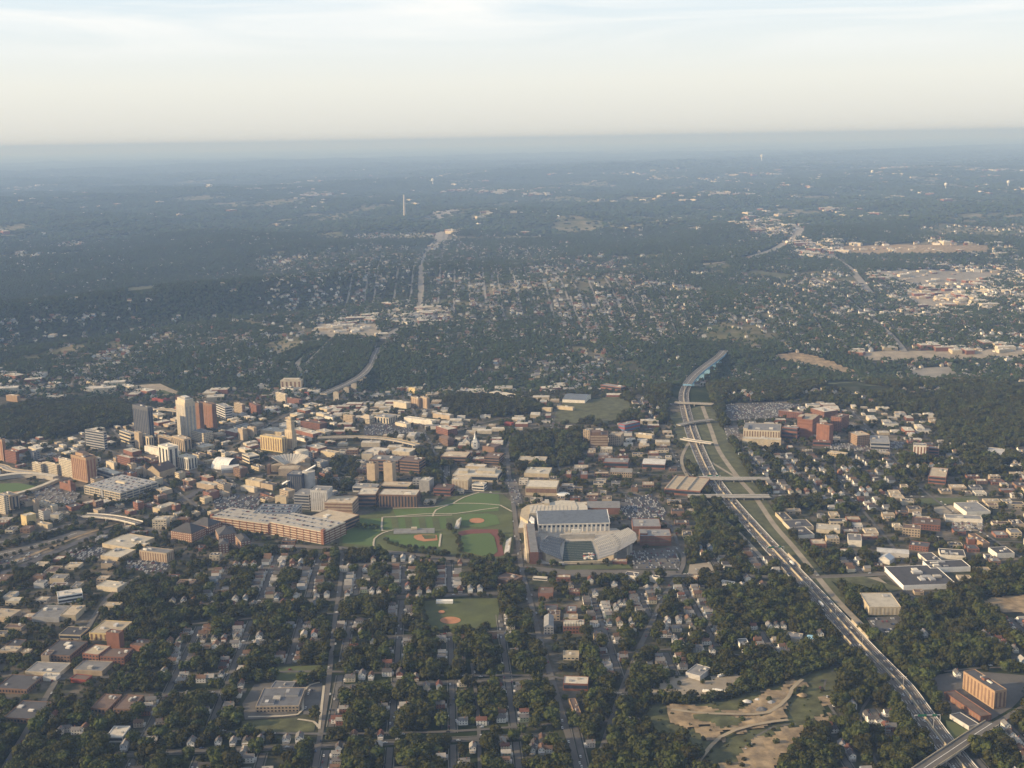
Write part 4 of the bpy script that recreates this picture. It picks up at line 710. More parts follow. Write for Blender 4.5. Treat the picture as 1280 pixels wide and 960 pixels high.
B('brick_hall', 'red brick hall with long grey metal roof behind the sports hall', (775, 643), (734, 643), -42, 8, 'redbrick', 'roofgrey', None, rk='low'); B('cream_hall', 'cream hall with jutting flat roof, nearer of two north of the sports hall', (696, 620), (657, 619), -48, 10, 'sand', 'roofpale', 'b', 1, units=0, pane='brown'); B('cream_hall', 'cream hall with flat roof, farther of two north of the sports hall', (686, 597), (655, 596), -48, 4, 'sand', 'roofpale', None, units=3)
B('ridged_hall', 'brick hall with big ridged tan roof beside the double overpass', (875, 621), (830, 617), -95, 6, 'brick', 'rooftan', 'b', 1, units=0, tops=[(.02, .05, 0, 1, 1, 'cream'), (.3, .33, 0, 1, 1.2, 'cream'), (.62, .65, 0, 1, 1.2, 'cream')])
B('brick_hall', 'brick block with grey roof in the trees, left half of the pair', (785, 585), (754, 584), -36, 6, 'brick', 'roofgrey', 'b', 1); B('brick_hall', 'brick block with pale metal roof in the trees, right half of the pair', (831, 587), (803, 586), -44, 6, 'redbrick', 'lightgrey', 'b', 1, rk='low'); B('tan_house', 'tan hall with dark gabled roof below the brick pair', (790, 597), (763, 596), -20, 6, 'tan', 'roofgrey', 'g', rk='gable'); B('cream_strip', 'low sand-coloured building with pale roof left of the brick pair', (682, 581), (648, 580), -30, 5, 'sand', 'roofpale', 'g')
B('apartment_slab', 'brown apartment slab, tall centre one of three beside the meadow', (760, 560), (738, 560), -40, 15, 'brown', 'roofbrown', 'b', 5, tops=[(.1, .6, .2, .8, 3)], pane='tan'); B('apartment_slab', 'tan apartment slab, narrow left one of three beside the meadow', (737, 552), (729, 551), 5, 13, 'tan', 'roofgrey', 'g'); B('apartment_slab', 'tan apartment slab, right one of three beside the meadow', (776, 557), (761, 556), -30, 12, 'tan', 'rooftan', 'g')
B('red_blue_building', 'building with bright red left wall and blue front below the meadow', (781, 541), (773, 539), 19, 9, 'red', 'roofgrey', 'b', 2, pane='blue'); B('warehouse', 'blue-grey roofed warehouse with white walls above the meadow', (731, 505), (703, 504), -75, 5, 'white', 'roofblue', None, rk='low', units=0); B('brick_building', 'wide dark brick building with flat roof behind the meadow', (776, 489), (751, 488), -25, 7, 'brick', 'roofgrey', 'b', 2)
B('low_shop', 'yellow-sand shop roof, left one of two above the campus', (689, 515), (677, 514), 2, 4, 'sand', 'roofpale', None); B('low_shop', 'long yellow-sand shop roof, right one of two above the campus', (716, 514), (696, 512), 2, 4, 'sand', 'roofpale', None); B('low_shop', 'small bright red-roofed shop among white shops', (639, 533), (629, 532), -15, 3, 'red', 'red', None, units=0)
B('low_shop', 'tan shop by the road below the meadow, leftmost of the row', (815, 549), (795, 547), 3, 4, 'sand', 'roofpale', None); B('low_shop', 'white long building on the ridge above the campus', (648, 497), (612, 495), -25, 5, 'white', 'rooflight', None)
# --- hospital side
B('hospital_wing', 'upper tier of the cream hospital wing with dark window bays', (975, 552), (929, 550), -70, 12, 'cream', 'roofgrey', 'p', 14, pane='brown', tops=[(0, .12, 0, .6, 2)]); B('hospital_wing', 'lower front tier of the cream hospital wing in bright sun', (976, 559), (928, 557), -22, 8, 'sand', 'roofpale', 'p', 5, pane='cream')
B('hospital_block', 'tall red brick hospital block with pale roof', (1015, 549), (996, 547), 9, 22, 'redbrick', 'rooftan', 'b', 6, tops=[(.0, .3, 0, .4, 3)], pane='brick'); B('hospital_block', 'red brick hospital block stepping forward at right', (1036, 556), (1020, 553), 5, 22, 'redbrick', 'roofbrown', 'p', 4, pane='brick'); B('hospital_block', 'low red brick hospital wing between the cream wing and tall block', (996, 551), (977, 549), 3, 14, 'brick', 'roofgrey', 'b', 3)
B('hospital_block', 'dark-sided red brick hospital tower behind the forward block', (1051, 540), (1038, 538), 10, 16, 'redbrick', 'roofbrown', 'g'); B('hospital_block', 'low reddish front wing of the hospital among trees', (1038, 558), (1016, 557), -14, 5, 'brick', 'roofbrown', 'b', 1); B('hospital_block', 'tan-roofed brick block at right end of the hospital', (1071, 558), (1060, 553), 16, 12, 'orange', 'rooftan', 'g')
B('hospital_block', 'grey hospital block with light flat roof, rightmost of the cluster', (1112, 563), (1088, 562), -65, 8, 'grey', 'roofgrey', 'b', 2); B('hospital_block', 'brick block with pale roof behind the cream hospital wing', (1002, 524), (973, 521), 2, 7, 'brick', 'roofgrey', 'g'); B('hospital_block', 'brick block with bright white roof behind the hospital', (1030, 523), (1013, 518), 17, 7, 'redbrick', 'rooflight', 'g')
B('tower_block', 'white tower block with brick side wall right of the hospital', (1157, 574), (1141, 573), 3, 15, 'white', 'roofgrey', 'p', 4, 'building', pane='brick'); B('tower_block', 'brick wing with pale end stair right of the white tower block', (1173, 572), (1160, 571), 3, 10, 'brick', 'roofgrey', 'b', 3, tops=[(.9, 1, 0, 1, 3, 'cream')]); B('low_building', 'low sandy building in the lane below the hospital', (1056, 574), (1034, 571), -18, 5, 'sand', 'rooftan', 'g'); B('supermarket', 'wide pale grey flat roof among trees at far right', (1253, 574), (1232, 572), -60, 4, 'cream', 'lightgrey', None)
B('brick_building', 'red and tan brick block by the crossing, right of the hospital', (1182, 606), (1160, 604), 3, 8, 'brick', 'rooftan', 'b', 2); B('warehouse', 'grey-roofed warehouse with bright white left wall at right', (1208, 646), (1192, 634), 30, 5, 'white', 'roofgrey', None, units=3); B('warehouse', 'long white low warehouse with thin roof below the grey one', (1228, 654), (1182, 652), -22, 4, 'white', 'roofgrey', None)
B('warehouse', 'small cube-like white warehouse with grey roof by the shops', (1077, 684), (1060, 683), -35, 7, 'white', 'roofgrey', None, units=1); B('shop_row', 'sunlit orange-fronted shop, first in the strip beside the frontage road', (978, 654), (969, 645), 12, 4, 'sand', 'roofdark', None); B('shop_row', 'dark-roofed shop with white wall, second in the strip', (987, 664), (978, 655), 30, 4, 'cream', 'roofdark', None); B('shop_row', 'dark-roofed shop with white wall, third in the strip', (998, 674), (986, 664), 20, 4, 'white', 'roofdark', None)
B('shop_row', 'pale long shed behind the strip of shops', (1050, 668), (1020, 666), 20, 4, 'cream', 'roofpale', None); B('brick_works', 'brick works with tan square tower, left of the brick cluster', (1150, 672), (1128, 670), 6, 9, 'tan', 'roofbrown', 'g'); B('brick_works', 'long dark brick works with flat roof, upper of the cluster', (1175, 664), (1140, 661), 20, 6, 'brick', 'roofbrown', 'g'); B('brick_works', 'brick works with orange end wall at right of the cluster', (1228, 685), (1210, 673), 9, 5, 'orange', 'roofbrown', None); B('brick_works', 'low dark brick shed in front of the cluster', (1160, 690), (1136, 687), 20, 5, 'brick', 'roofdark', 'g')
B('shed', 'white-walled shed with dark roof, leftmost of the row above the big warehouse', (1160, 707), (1147, 696), 18, 4, 'white', 'roofdark', None); B('shed', 'white-walled shed with dark roof, middle of the row above the big warehouse', (1207, 700), (1175, 698), 6, 4, 'white', 'roofdark', None, units=5); B('shed', 'white-walled shed with dark roof, rightmost near the trees', (1246, 698), (1235, 690), 22, 5, 'white', 'roofdark', None)
B('shed', 'pale-roofed long shed left of the white-walled sheds', (1136, 698), (1096, 695), -22, 5, 'lightgrey', 'lightgrey', None, rk='low'); B('shed', 'two small silver gabled sheds joined together below the long pale shed', (1112, 706), (1098, 703), 6, 5, 'lightgrey', 'metalroof', None, rk='gable')
B('big_warehouse', 'big black-roofed warehouse with long bright white left wall', (1129, 738), (1105, 714), 66, 5, 'paint', 'roofdark', None, units=6, cat='warehouse'); B('warehouse', 'black-roofed warehouse wing with white end joined behind the big one', (1163, 716), (1153, 707), 50, 5, 'paint', 'roofdark', None, units=5)
B('depot', 'tan depot with pale roof and garage doors beside the motorway', (1126, 769), (1086, 769), -55, 9, 'sand', 'roofpale', 'p', 8, pane='cream', units=1)
B('brick_factory', 'six-storey tan brick factory with ribbed sunlit front in the lower right', (1242, 887), (1203, 861), 15, 20, 'orange', 'roofdark', 'p', 9, 'factory', units=3, pane='brown', tops=[(.42, .52, .4, .8, 3, 'brick')]); B('brick_annex', 'long low red brick annex in front of the ribbed factory', (1225, 903), (1180, 872), 14, 6, 'redbrick', 'roofbrown', 'p', 12, 'factory', units=0, pane='brown'); B('black_shed', 'long shed with black roof and pale left wall next to the bridge', (1211, 913), (1187, 898), 13, 4, 'lightgrey', 'roofdark', None, cat='shed', units=0)
# --- lower left
B('brick_mill', 'yellow-walled hall with wide tan roof, back part of the brick mill', (147, 802), (112, 800), -45, 8, 'yellow', 'rooftan', 'p', 6, pane='brown'); B('brick_mill', 'tall brick tower block in the centre of the brick mill', (150, 812), (134, 810), 6, 18, 'brick', 'roofbrown', None); B('brick_mill', 'square brown brick block in front of the mill, left', (124, 831), (104, 829), -30, 11, 'brick', 'rooftan', 'g'); B('brick_mill', 'low dark brick block in front of the mill, right', (156, 833), (126, 832), -28, 10, 'brick', 'roofbrown', 'g'); B('brick_mill', 'reddish low extension right of the brick mill', (180, 815), (163, 813), -22, 6, 'redbrick', 'roofbrown', None)
B('orange_brick', 'four-storey orange-ended brick building with arched windows above its car lot', (209, 704), (175, 700), 9, 11, 'tan', 'roofgrey', 'p', 11, pane='brown', cat='building'); B('tan_shed', 'wide tan flat roof, left upper one by the full car lot', (163, 690), (128, 684), -60, 4, 'sand', 'roofpale', None); B('tan_shed', 'pale tan flat roof, long front one by the full car lot', (150, 702), (126, 699), 20, 4, 'sand', 'roofpale', None); B('tan_shed', 'pale square roof right next to the orange brick building', (182, 686), (165, 683), 6, 4, 'sand', 'roofpale', None)
B('white_office', 'two-storey white office block with dark windows in the lower left', (104, 750), (73, 755), -22, 8, 'paint', 'rooflight', 'b', 2); B('cream_shed', 'small cream shed roof right of the white office block', (147, 741), (121, 738), -25, 5, 'cream', 'roofpale', None)
B('workshop', 'grey flat-roofed half of the grey and tan workshop', (74, 778), (40, 777), -45, 5, 'grey', 'roofgrey', None); B('workshop', 'tan stepped half of the grey and tan workshop', (95, 776), (76, 776), -38, 6, 'sand', 'rooftan', None); B('white_hall', 'small white flat-roofed hall among trees at the bottom left', (154, 928), (133, 928), -26, 6, 'paint', 'rooflight', 'b', 1)
B('apartment_block', 'dark brown flat-roofed apartment block, left of the pair bottom left', (136, 893), (114, 892), -38, 6, 'brown', 'roofbrown', 'g'); B('apartment_block', 'dark brown flat-roofed apartment block, right of the pair bottom left', (164, 895), (142, 894), -38, 7, 'brown', 'roofbrown', 'g'); B('long_shed', 'long tan shed with dark roof left of the mill road', (101, 800), (74, 799), -28, 5, 'sand', 'roofdark', 'b', 1); B('brick_shed', 'shadowy long brick shed block below the tan shed', (88, 828), (52, 826), -48, 7, 'brown', 'roofdark', 'g'); B('orange_shed', 'small orange-walled block left of the shadowy brick shed', (62, 829), (52, 829), -18, 8, 'tan', 'roofbrown', None)
B('pale_shed', 'pale low roof shed, first of the row below the mill', (75, 846), (32, 844), -30, 4, 'cream', 'roofgrey', None); B('pale_shed', 'white low shed with thin wall, second of the row below the mill', (70, 852), (52, 851), -12, 4, 'white', 'rooflight', None); B('pale_shed', 'grey shed roof right of the mill road', (128, 845), (92, 843), -30, 5, 'tan', 'roofgrey', None); B('red_shop', 'little red-roofed shop below the mill', (108, 855), (88, 853), -14, 4, 'red', 'roofbrown', None, units=0)
B('flat_block', 'dark wide flat roof at lower left edge', (34, 868), (-5, 866), -40, 5, 'brown', 'roofdark', 'g'); B('flat_block', 'dark wide flat roof near the bottom left road', (42, 905), (5, 903), -45, 5, 'brown', 'roofdark', 'g'); B('flat_block', 'tan low block at the left edge beside trees', (12, 778), (-15, 776), -30, 5, 'tan', 'rooftan', None)
# --- middle foreground
B('row_houses', 'brick row houses with white dormers along the roof', (731, 792), (704, 792), -26, 8, 'brick', 'roofpale', 'g', tops=[(.02+.125*i, .09+.125*i, .05, .4, 3, 'cream') for i in range(8)]); B('apartment_house', 'grey gabled apartment house left of the brick row houses', (692, 793), (680, 793), -40, 9, 'grey', 'roofgrey', 'g', rk='gable'); B('long_shop', 'long brick shop with pale flat roof at the street bend', (735, 864), (704, 863), -22, 8, 'brick', 'roofpale', 'b', 1)
B('tan_terrace', 'narrow terrace of tan-fronted shops along the stadium street', (718, 898), (711, 880), 6, 6, 'orange', 'roofbrown', None); B('gravel_shed', 'grey shed with pale roof in the gravel yard', (875, 852), (857, 847), -30, 6, 'lightgrey', 'roofgrey', None); B('long_white_house', 'long narrow building with bright white left wall near the motorway', (928, 816), (921, 803), 12, 4, 'paint', 'roofgrey', None, units=0)
B('blue_house', 'house with bright blue roof beside the motorway', (1019, 805), (1007, 803), -12, 5, 'white', 'skyblue', None, rk='hip', cat='house'); B('garage', 'wide grey garage left of the blue-roofed house', (1000, 806), (981, 803), -20, 6, 'cream', 'roofgrey', None)
B('school', 'main grey-roofed school building with tan entrance wall', (374, 890), (320, 891), -50, 7, 'tan', 'darkgrey', 'g', units=3, tops=[(.1, .4, .1, .5, 2, 'grey'), (.6, .9, .5, .9, 2, 'grey')]); B('school', 'back wing of the grey-roofed school on the car lot', (362, 869), (336, 868), -28, 4, 'grey', 'darkgrey', None); B('park_tent', 'long low white tent roof on the park green', (566, 755), (545, 755), -7, 3, 'paint', 'paint', None, cat='tent', units=0)
B('shop', 'pale shop corner building with white front by the main street', (915, 738), (898, 735), -18, 5, 'paint', 'rooflight', None); B('shop', 'orange-fronted small shop on the main street', (872, 728), (864, 727), -12, 5, 'orange', 'rooftan', None); B('shop', 'dark-roofed shop with white side wall, left one below the stadium', (795, 728), (780, 726), 4, 7, 'white', 'roofdark', None); B('shop', 'dark-roofed shop with white side wall, right one below the stadium', (822, 729), (812, 727), 3, 6, 'white', 'roofdark', None)
B('trailer_row', 'long white trailer with windows by the main street', (684, 726), (666, 725), -5, 3, 'white', 'rooflight', 'b', 1, units=0); B('brown_hall', 'low brown-roofed hall by the park road', (640, 732), (619, 727), -30, 4, 'brown', 'roofbrown', None)
# ------------------------------------------------------------------ special landmarks
def W2(c, rz, x, y): return (c.x+x*math.cos(rz)-y*math.sin(rz), c.y+x*math.sin(rz)+y*math.cos(rz))
def deck(label, K, L, d, hpx, floors, wall, band, group=None, cars=120, roofm='grey', towers=()):
    loc, rz, w, D = frame(K, L, d); h = hpx*mpp(loc); root = empty('car_park', loc, rz); tag(root, label, 'car park')
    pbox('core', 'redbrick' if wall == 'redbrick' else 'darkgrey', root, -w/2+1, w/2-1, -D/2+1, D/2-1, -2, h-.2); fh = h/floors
    for i in range(floors+1):
        z = i*fh; pbox('floor_band', band, root, -w/2, w/2, -D/2, D/2, z-fh*.02-.2, z+fh*.27)
    pbox('roof', roofm, root, -w/2+.6, w/2-.6, -D/2+.6, D/2-.6, h+fh*.3, h+fh*.36)
    n = max(3, int(w/14))
    for i in range(n+1):
        x = -w/2+w*i/n; pbox('column', wall, root, x-.7, x+.7, -D/2-.15, -D/2+1, 0, h+.3)
    for i in range(max(2, int(D/14))+1):
        y = -D/2+D*i/max(2, int(D/14))
        pbox('column', wall, root, w/2-1, w/2+.15, y-.7, y+.7, 0, h+.3); pbox('column', wall, root, -w/2-.15, -w/2+1, y-.7, y+.7, 0, h+.3)
    for (a, b, c, e, hh, m) in towers: pbox('stair_tower', m, root, -w/2+a*w, -w/2+b*w, -D/2+c*D, -D/2+e*D, 0, h+hh*mpp(loc))
    occ_poly([W2(loc, rz, x, y) for x, y in ((-w/2, -D/2), (w/2, -D/2), (w/2, D/2), (-w/2, D/2))], 2, 3)
    ROOFLOTS.append((loc, rz, w-8, D-8, h+fh*.36, cars, label)); return root
ROOFLOTS = []
deck('big car park with white bands and a rooftop full of cars, below the orange tower', (151, 627), (106, 617), 47, 9, 3, 'cream', 'cream', cars=190, towers=[(.47, .53, -.01, .03, 1, 'grey'), (.35, .6, .5, .56, 3, 'cream')])
deck('brick campus car park with white bands, longer right part', (405, 681), (338, 668), -62, 15, 5, 'redbrick', 'cream', cars=60, roofm='concrete', towers=[(.95, 1, 0, .1, 3, 'brick')])
deck('brick campus car park with white bands, left part', (336, 668), (264, 658), -58, 12, 4, 'redbrick', 'cream', cars=50, roofm='concrete', towers=[(-.01, .03, 0, .1, 3, 'brick')])
deck('upper grey roof deck covered with cars behind the brick campus car park', (366, 656), (316, 655), -60, 12, 3, 'lightgrey', 'lightgrey', cars=90, roofm='roofblue')
bldg('car_park_wing', 'tan-roofed wing with shaded right wall ending the brick campus car park', (423, 668), (383, 660), -60, 12, 'brown', 'rooftan', 'b', 3)
# stadium
dm('seatgrey', (.27, .275, .28), dirt=.15)
def build_stadium():
    c0 = G(724, 690); root = empty('stadium', (c0.x, c0.y, 0)); tag(root, 'horseshoe football stadium with dark green field and grey stands', 'stadium')
    inv = Matrix.Translation((-c0.x, -c0.y, 0))
    def ch(o): o.parent = root; o.matrix_parent_inverse = inv; return o
    def q(px, py, z=0): v = G(px, py, z); return (v.x, v.y, z)
    foot = [(655, 664), (770, 660), (791, 672), (790, 694), (778, 701), (700, 706), (668, 704), (655, 700)]
    occ_poly([G(*p) for p in foot], 2, 0); raster(ZONE, foot, ord('S'))
    ch(mobj('concourse', [q(*p, 0.9) for p in foot], [tuple(range(len(foot)))[::-1]], 'concrete'))
    Fq = [q(703, 702, 1.5), q(747, 700, 1.5), q(739, 676, 1.5), q(706, 677, 1.5)]; f = ch(mobj('field', Fq, [(0, 1, 2, 3)], 'darkturf'))
    V = [Vector(v) for v in Fq]
    mb = MB()
    for k in range(11):
        t = .06+.088*k; a = V[0].lerp(V[3], t); b = V[1].lerp(V[2], t); d = (V[3]-V[0]).normalized()*.5
        mb.add([a+Vector((0, 0, .12)), b+Vector((0, 0, .12)), b+d+Vector((0, 0, .12)), a+d+Vector((0, 0, .12))], [(0, 1, 2, 3)])
    mb.obj('yard_line', 'lightgrey', f)
    def stand(name, inner, outer, z0, z1, rows, m, back=True, seatm=None):
        """terraced stand between an inner and an outer line of photo points (ground positions)"""
        I = smooth_line([G(*p) for p in inner], 12); n = 14
        def res(line):
            L = [Vector((p.x, p.y)) for p in line]; o = []
            d = [0]
            for i in range(1, len(L)): d.append(d[-1]+(L[i]-L[i-1]).length)
            for k in range(n+1):
                t = d[-1]*k/n; i = min(len(L)-2, max(j for j in range(len(L)) if d[j] <= t+1e-6)); s = (t-d[i])/max(1e-6, d[i+1]-d[i]); o.append(L[i].lerp(L[i+1], min(1, s)))
            return o
        A = res(I); Bq = res(smooth_line([G(*p) for p in outer], 12)); mb = MB()
        for r in range(rows):
            t0, t1 = r/rows, (r+1)/rows; z = z0+(z1-z0)*(r+1)/rows; zl = z0+(z1-z0)*r/rows
            a = [A[k].lerp(Bq[k], t0) for k in range(n+1)]; b = [A[k].lerp(Bq[k], t1) for k in range(n+1)]
            mb.add([(p.x, p.y, zl) for p in a]+[(p.x, p.y, z) for p in a]+[(p.x, p.y, z) for p in b], [(k, k+1, n+2+k, n+1+k) for k in range(n)]+[(n+1+k, n+2+k, 2*n+3+k, 2*n+2+k) for k in range(n)])
        o = ch(mb.obj(name, m))
        mb = MB(); ed = Bq
        mb.add([(p.x, p.y, 0) for p in ed]+[(p.x, p.y, z1) for p in ed], [(k, k+1, n+2+k, n+1+k) for k in range(n)]); 
        for e in (0, n): mb.add([(A[e].x, A[e].y, 0), (Bq[e].x, Bq[e].y, 0), (Bq[e].x, Bq[e].y, z1), (A[e].x, A[e].y, z0)], [(0, 1, 2, 3)])
        ch(mb.obj('stand_wall', 'sand'))
        mb = MB()                                         # aisles
        for k in range(1, n, 2):
            u = (A[min(n, k+1)]-A[k]).normalized()*.9
            a, b = A[k], Bq[k]; mb.add([(a.x, a.y, z0+.8), (a.x+u.x, a.y+u.y, z0+.8), (b.x+u.x, b.y+u.y, z1+.8), (b.x, b.y, z1+.8)], [(0, 1, 2, 3)])
        ch(mb.obj('aisle', 'white'))
        return o
    stand('stand', [(703, 702), (700, 692), (701, 682), (706, 676)], [(683, 703), (675, 697), (676, 688), (684, 680)], 2, 15, 10, 'roofgrey')
    stand('stand', [(747, 701), (749, 693), (746, 684), (740, 676)], [(767, 702), (771, 694), (767, 684), (757, 676)], 2, 12, 10, 'seatgrey')
    # upper deck on the right: a tilted pale slab carried on dark columns
    lo = [(767, 702, 13), (770, 694, 13), (767, 686, 13), (760, 679, 13)]; 
    up = [(792, 702, 32), (796, 697, 32), (795, 689, 32), (786, 682, 32)]
    def qq(p): v = G(p[0], p[1]); return Vector((v.x, v.y, p[2]))
    A = [qq(p) for p in lo]; Bq = [qq(p) for p in up]; mb = MB()
    rows = 14
    for r in range(rows):
        t0, t1 = r/rows, (r+1)/rows
        a = [A[k].lerp(Bq[k], t0) for k in range(4)]; b = [A[k].lerp(Bq[k], t1) for k in range(4)]; dz = 19/rows
        mb.add([(p.x, p.y, p.z) for p in a]+[(p.x, p.y, p.z+dz) for p in a]+[(p.x, p.y, a[0].z+dz) for p in b], [(k, k+1, 5+k, 4+k) for k in range(3)]+[(4+k, 5+k, 9+k, 8+k) for k in range(3)])
    ch(mb.obj('upper_deck', 'seatgrey')); 
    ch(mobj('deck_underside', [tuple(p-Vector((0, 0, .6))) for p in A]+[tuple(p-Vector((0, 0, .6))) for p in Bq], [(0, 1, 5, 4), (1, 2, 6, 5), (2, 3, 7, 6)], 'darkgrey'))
    for k in range(3):
        for t in (.25, .5, .75):
            a = A[k].lerp(A[k+1], t)*.35+Bq[k].lerp(Bq[k+1], t)*.65; o = inst('column', ubox('concrete'), None, (a.x, a.y, 0), 0, (1.6, 1.6, a.z-1)); ch(o)
    mb = MB()                                             # dark gates at the foot of the upper deck
    for k in range(3):
        for t in (.15, .5, .85):
            a = A[k].lerp(A[k+1], t); b = Bq[k].lerp(Bq[k+1], t); p = a.lerp(b, .12)+Vector((0, 0, 1.6)); e = (b-a).normalized()*5; s = (A[k+1]-A[k]).normalized()*2.2
            mb.add([p, p+s, p+s+e, p+e], [(0, 1, 2, 3)])
    ch(mb.obj('gate', 'darkgrey'))
    # press tower and outer wall on the left
    a, b = G(661, 702), G(656, 664)
    for (x0, y0, x1, y1, t, h, m, nm) in ((668, 705, 663, 668, 14, 20, 'brick', 'press_box'), (660, 704, 656, 666, 4, 17, 'sand', 'outer_wall'), (675, 700, 672, 680, 10, 13, 'brown', 'suites')):
        p0, p1 = G(x0, y0), G(x1, y1); d = (p1-p0).to_2d(); c = (p0+p1)/2; o = inst(nm, ubox(m), None, (c.x, c.y, 0), math.atan2(d.y, d.x), (d.length, t, h)); ch(o)
        if nm != 'outer_wall':
            for i in range(3): ch(inst('window_band', ubox('glass'), None, (c.x, c.y, h*(.25+.25*i)), math.atan2(d.y, d.x), (d.length-3, t+.4, h*.1)))
            ch(inst('roof', ubox('roofgrey'), None, (c.x, c.y, h), math.atan2(d.y, d.x), (d.length-1, t-1, .4)))
    # end walls, scoreboard, tunnel tents
    for (x0, y0, x1, y1, t, h, m, nm) in ((700, 674, 744, 673, 5, 9, 'concrete', 'end_wall'), (705, 705, 770, 703, 3, 4, 'sand', 'end_wall')):
        p0, p1 = G(x0, y0), G(x1, y1); d = (p1-p0).to_2d(); c = (p0+p1)/2; ch(inst(nm, ubox(m), None, (c.x, c.y, 0), math.atan2(d.y, d.x), (d.length, t, h)))
    p0 = G(720, 672); ch(inst('scoreboard', ubox('white'), None, (p0.x, p0.y, 9), 0, (16, 2, 6))); 
    for s in (-6, 6): ch(inst('scoreboard_post', ubox('grey'), None, (p0.x+s, p0.y, 0), 0, (1, 1, 9)))
    r = random.Random(3)
    for k in range(16):
        p = G(727+r.uniform(0, 15), 693+r.uniform(0, 7)); ch(inst('stage_unit', ubox(r.choice(['white', 'lightgrey', 'red', 'cream'])), None, (p.x, p.y, 1.2), r.uniform(0, 1), (r.uniform(2, 7), r.uniform(2, 5), r.uniform(1, 2.6))))
build_stadium()
def build_sports_hall():
    loc, rz, w, D = frame((762, 664), (673, 666), -52); h = 15
    root = empty('sports_hall', loc, rz); tag(root, 'long white sports hall with slate roof and a row of square dark openings', 'sports hall')
    pbox('wall', 'white', root, -w/2, w/2, -D/2, D/2, -1, h-1)
    MB().box(-w/2-1, w/2+1, -D/2-.5, D/2+1, h-1, h+.4).obj('eave', 'white', root)
    V = [(-w/2, -D/2+1, h+.5), (w/2, -D/2+1, h+.5), (w/2, D/2, h+9), (-w/2, D/2, h+9)]; mobj('roof', V, [(0, 1, 2, 3)], 'roofblue', root)
    mobj('roof_end', [V[1], (w/2+1.2, -D/2, h), (w/2+1.2, D/2, h+9.3), V[2], V[0], (-w/2-1.2, -D/2, h), (-w/2-1.2, D/2, h+9.3), V[3]], [(0, 1, 2, 3), (5, 4, 7, 6)], 'paint', root)
    mobj('back_wall', [(w/2, D/2, h), (-w/2, D/2, h), (-w/2, D/2, h+9), (w/2, D/2, h+9)], [(0, 1, 2, 3)], 'white', root)
    n = 16
    for i in range(n):
        x = -w/2+w*(i+.5)/n
        pbox('window', 'glass', root, x-1.9, x+1.9, -D/2-.25, -D/2+.4, h-5.6, h-1.9); pbox('pilaster', 'paint', root, x-w/n/2-.35, x-w/n/2+.35, -D/2-.7, -D/2, 0, h-1.2)
    for i in range(13): x = -w/2+w*(i+.5)/13; MB().box(-.35, .35, 0, math.hypot(D-1, 8.5), 0, .6)
    cs = [W2(loc, rz, x, y) for x, y in ((-w/2, -D/2), (w/2, -D/2), (w/2, D/2), (-w/2, D/2))]; occ_poly(cs, 2, 4)
    # pale roofed natatorium and arena behind, sweeping round on the left
    r2 = empty('arena', G(700, 645)); o = r2.location.copy(); o.z = 0; r2.location = o; tag(r2, 'cream-roofed arena building curving round behind the sports hall', 'arena')
    inv = Matrix.Translation(-o)
    def ch(x): x.parent = r2; x.matrix_parent_inverse = inv
    def pris(name, pts, z0, z1, m, mt):
        P = [G(p[0], p[1], z1) for p in pts]; ar = sum(P[i].x*P[(i+1) % len(P)].y-P[(i+1) % len(P)].x*P[i].y for i in range(len(P)))
        if ar < 0: P = P[::-1]
        ob = MB().prism([(p.x, p.y) for p in P], z0, z1, 0, 1).obj(name, [m, mt]); ch(ob); occ_poly(P, 2, 3)
    pris('hall_block', [(662, 641), (720, 640), (722, 634), (718, 626), (700, 625), (680, 630), (662, 632)], 0, 16, 'cream', 'roofpale')
    pris('hall_block', [(650, 645), (652, 636), (660, 631), (682, 628), (664, 633), (662, 642), (660, 652)], 0, 14, 'sand', 'sand'); pris('hall_block', [(719, 640), (735, 640), (734, 632), (728, 628), (718, 627)], 0, 15, 'sand', 'roofpale')
    pris('entrance_block', [(648, 660), (664, 659), (668, 648), (652, 645)], 0, 9, 'cream', 'rooflight'); pris('entrance_block', [(661, 650), (668, 654), (668, 648), (664, 645)], 9, 14, 'paint', 'paint'); pris('plant_room', [(680, 629), (687, 629), (686, 624), (681, 624)], 16, 20, 'cream', 'roofpale')
    for i in range(11):
        p0, p1 = G(664+5*i, 640, 16), G(667+4.6*i, 632, 16); d = (p1-p0).to_2d(); c = (p0+p1)/2; ob = inst('roof_seam', ubox('roofpale'), None, (c.x, c.y, 16), math.atan2(d.y, d.x), (d.length, .5, .5)); ch(ob)
build_sports_hall()
def build_disc():
    p = G(704, 620); r = empty('round_pavilion', (p.x, p.y, 0)); tag(r, 'round white disc-roofed pavilion beside the cream hall', 'pavilion')
    MB().cyl(0, 0, 10, 0, 4, 20).obj('wall', 'grey', r); MB().cyl(0, 0, 13, 4.1, 5, 24, 0, 11).obj('roof', 'paint', r); occ_poly([(p.x+14*math.cos(a), p.y+14*math.sin(a)) for a in np.linspace(0, 6, 8)], 2)
build_disc()
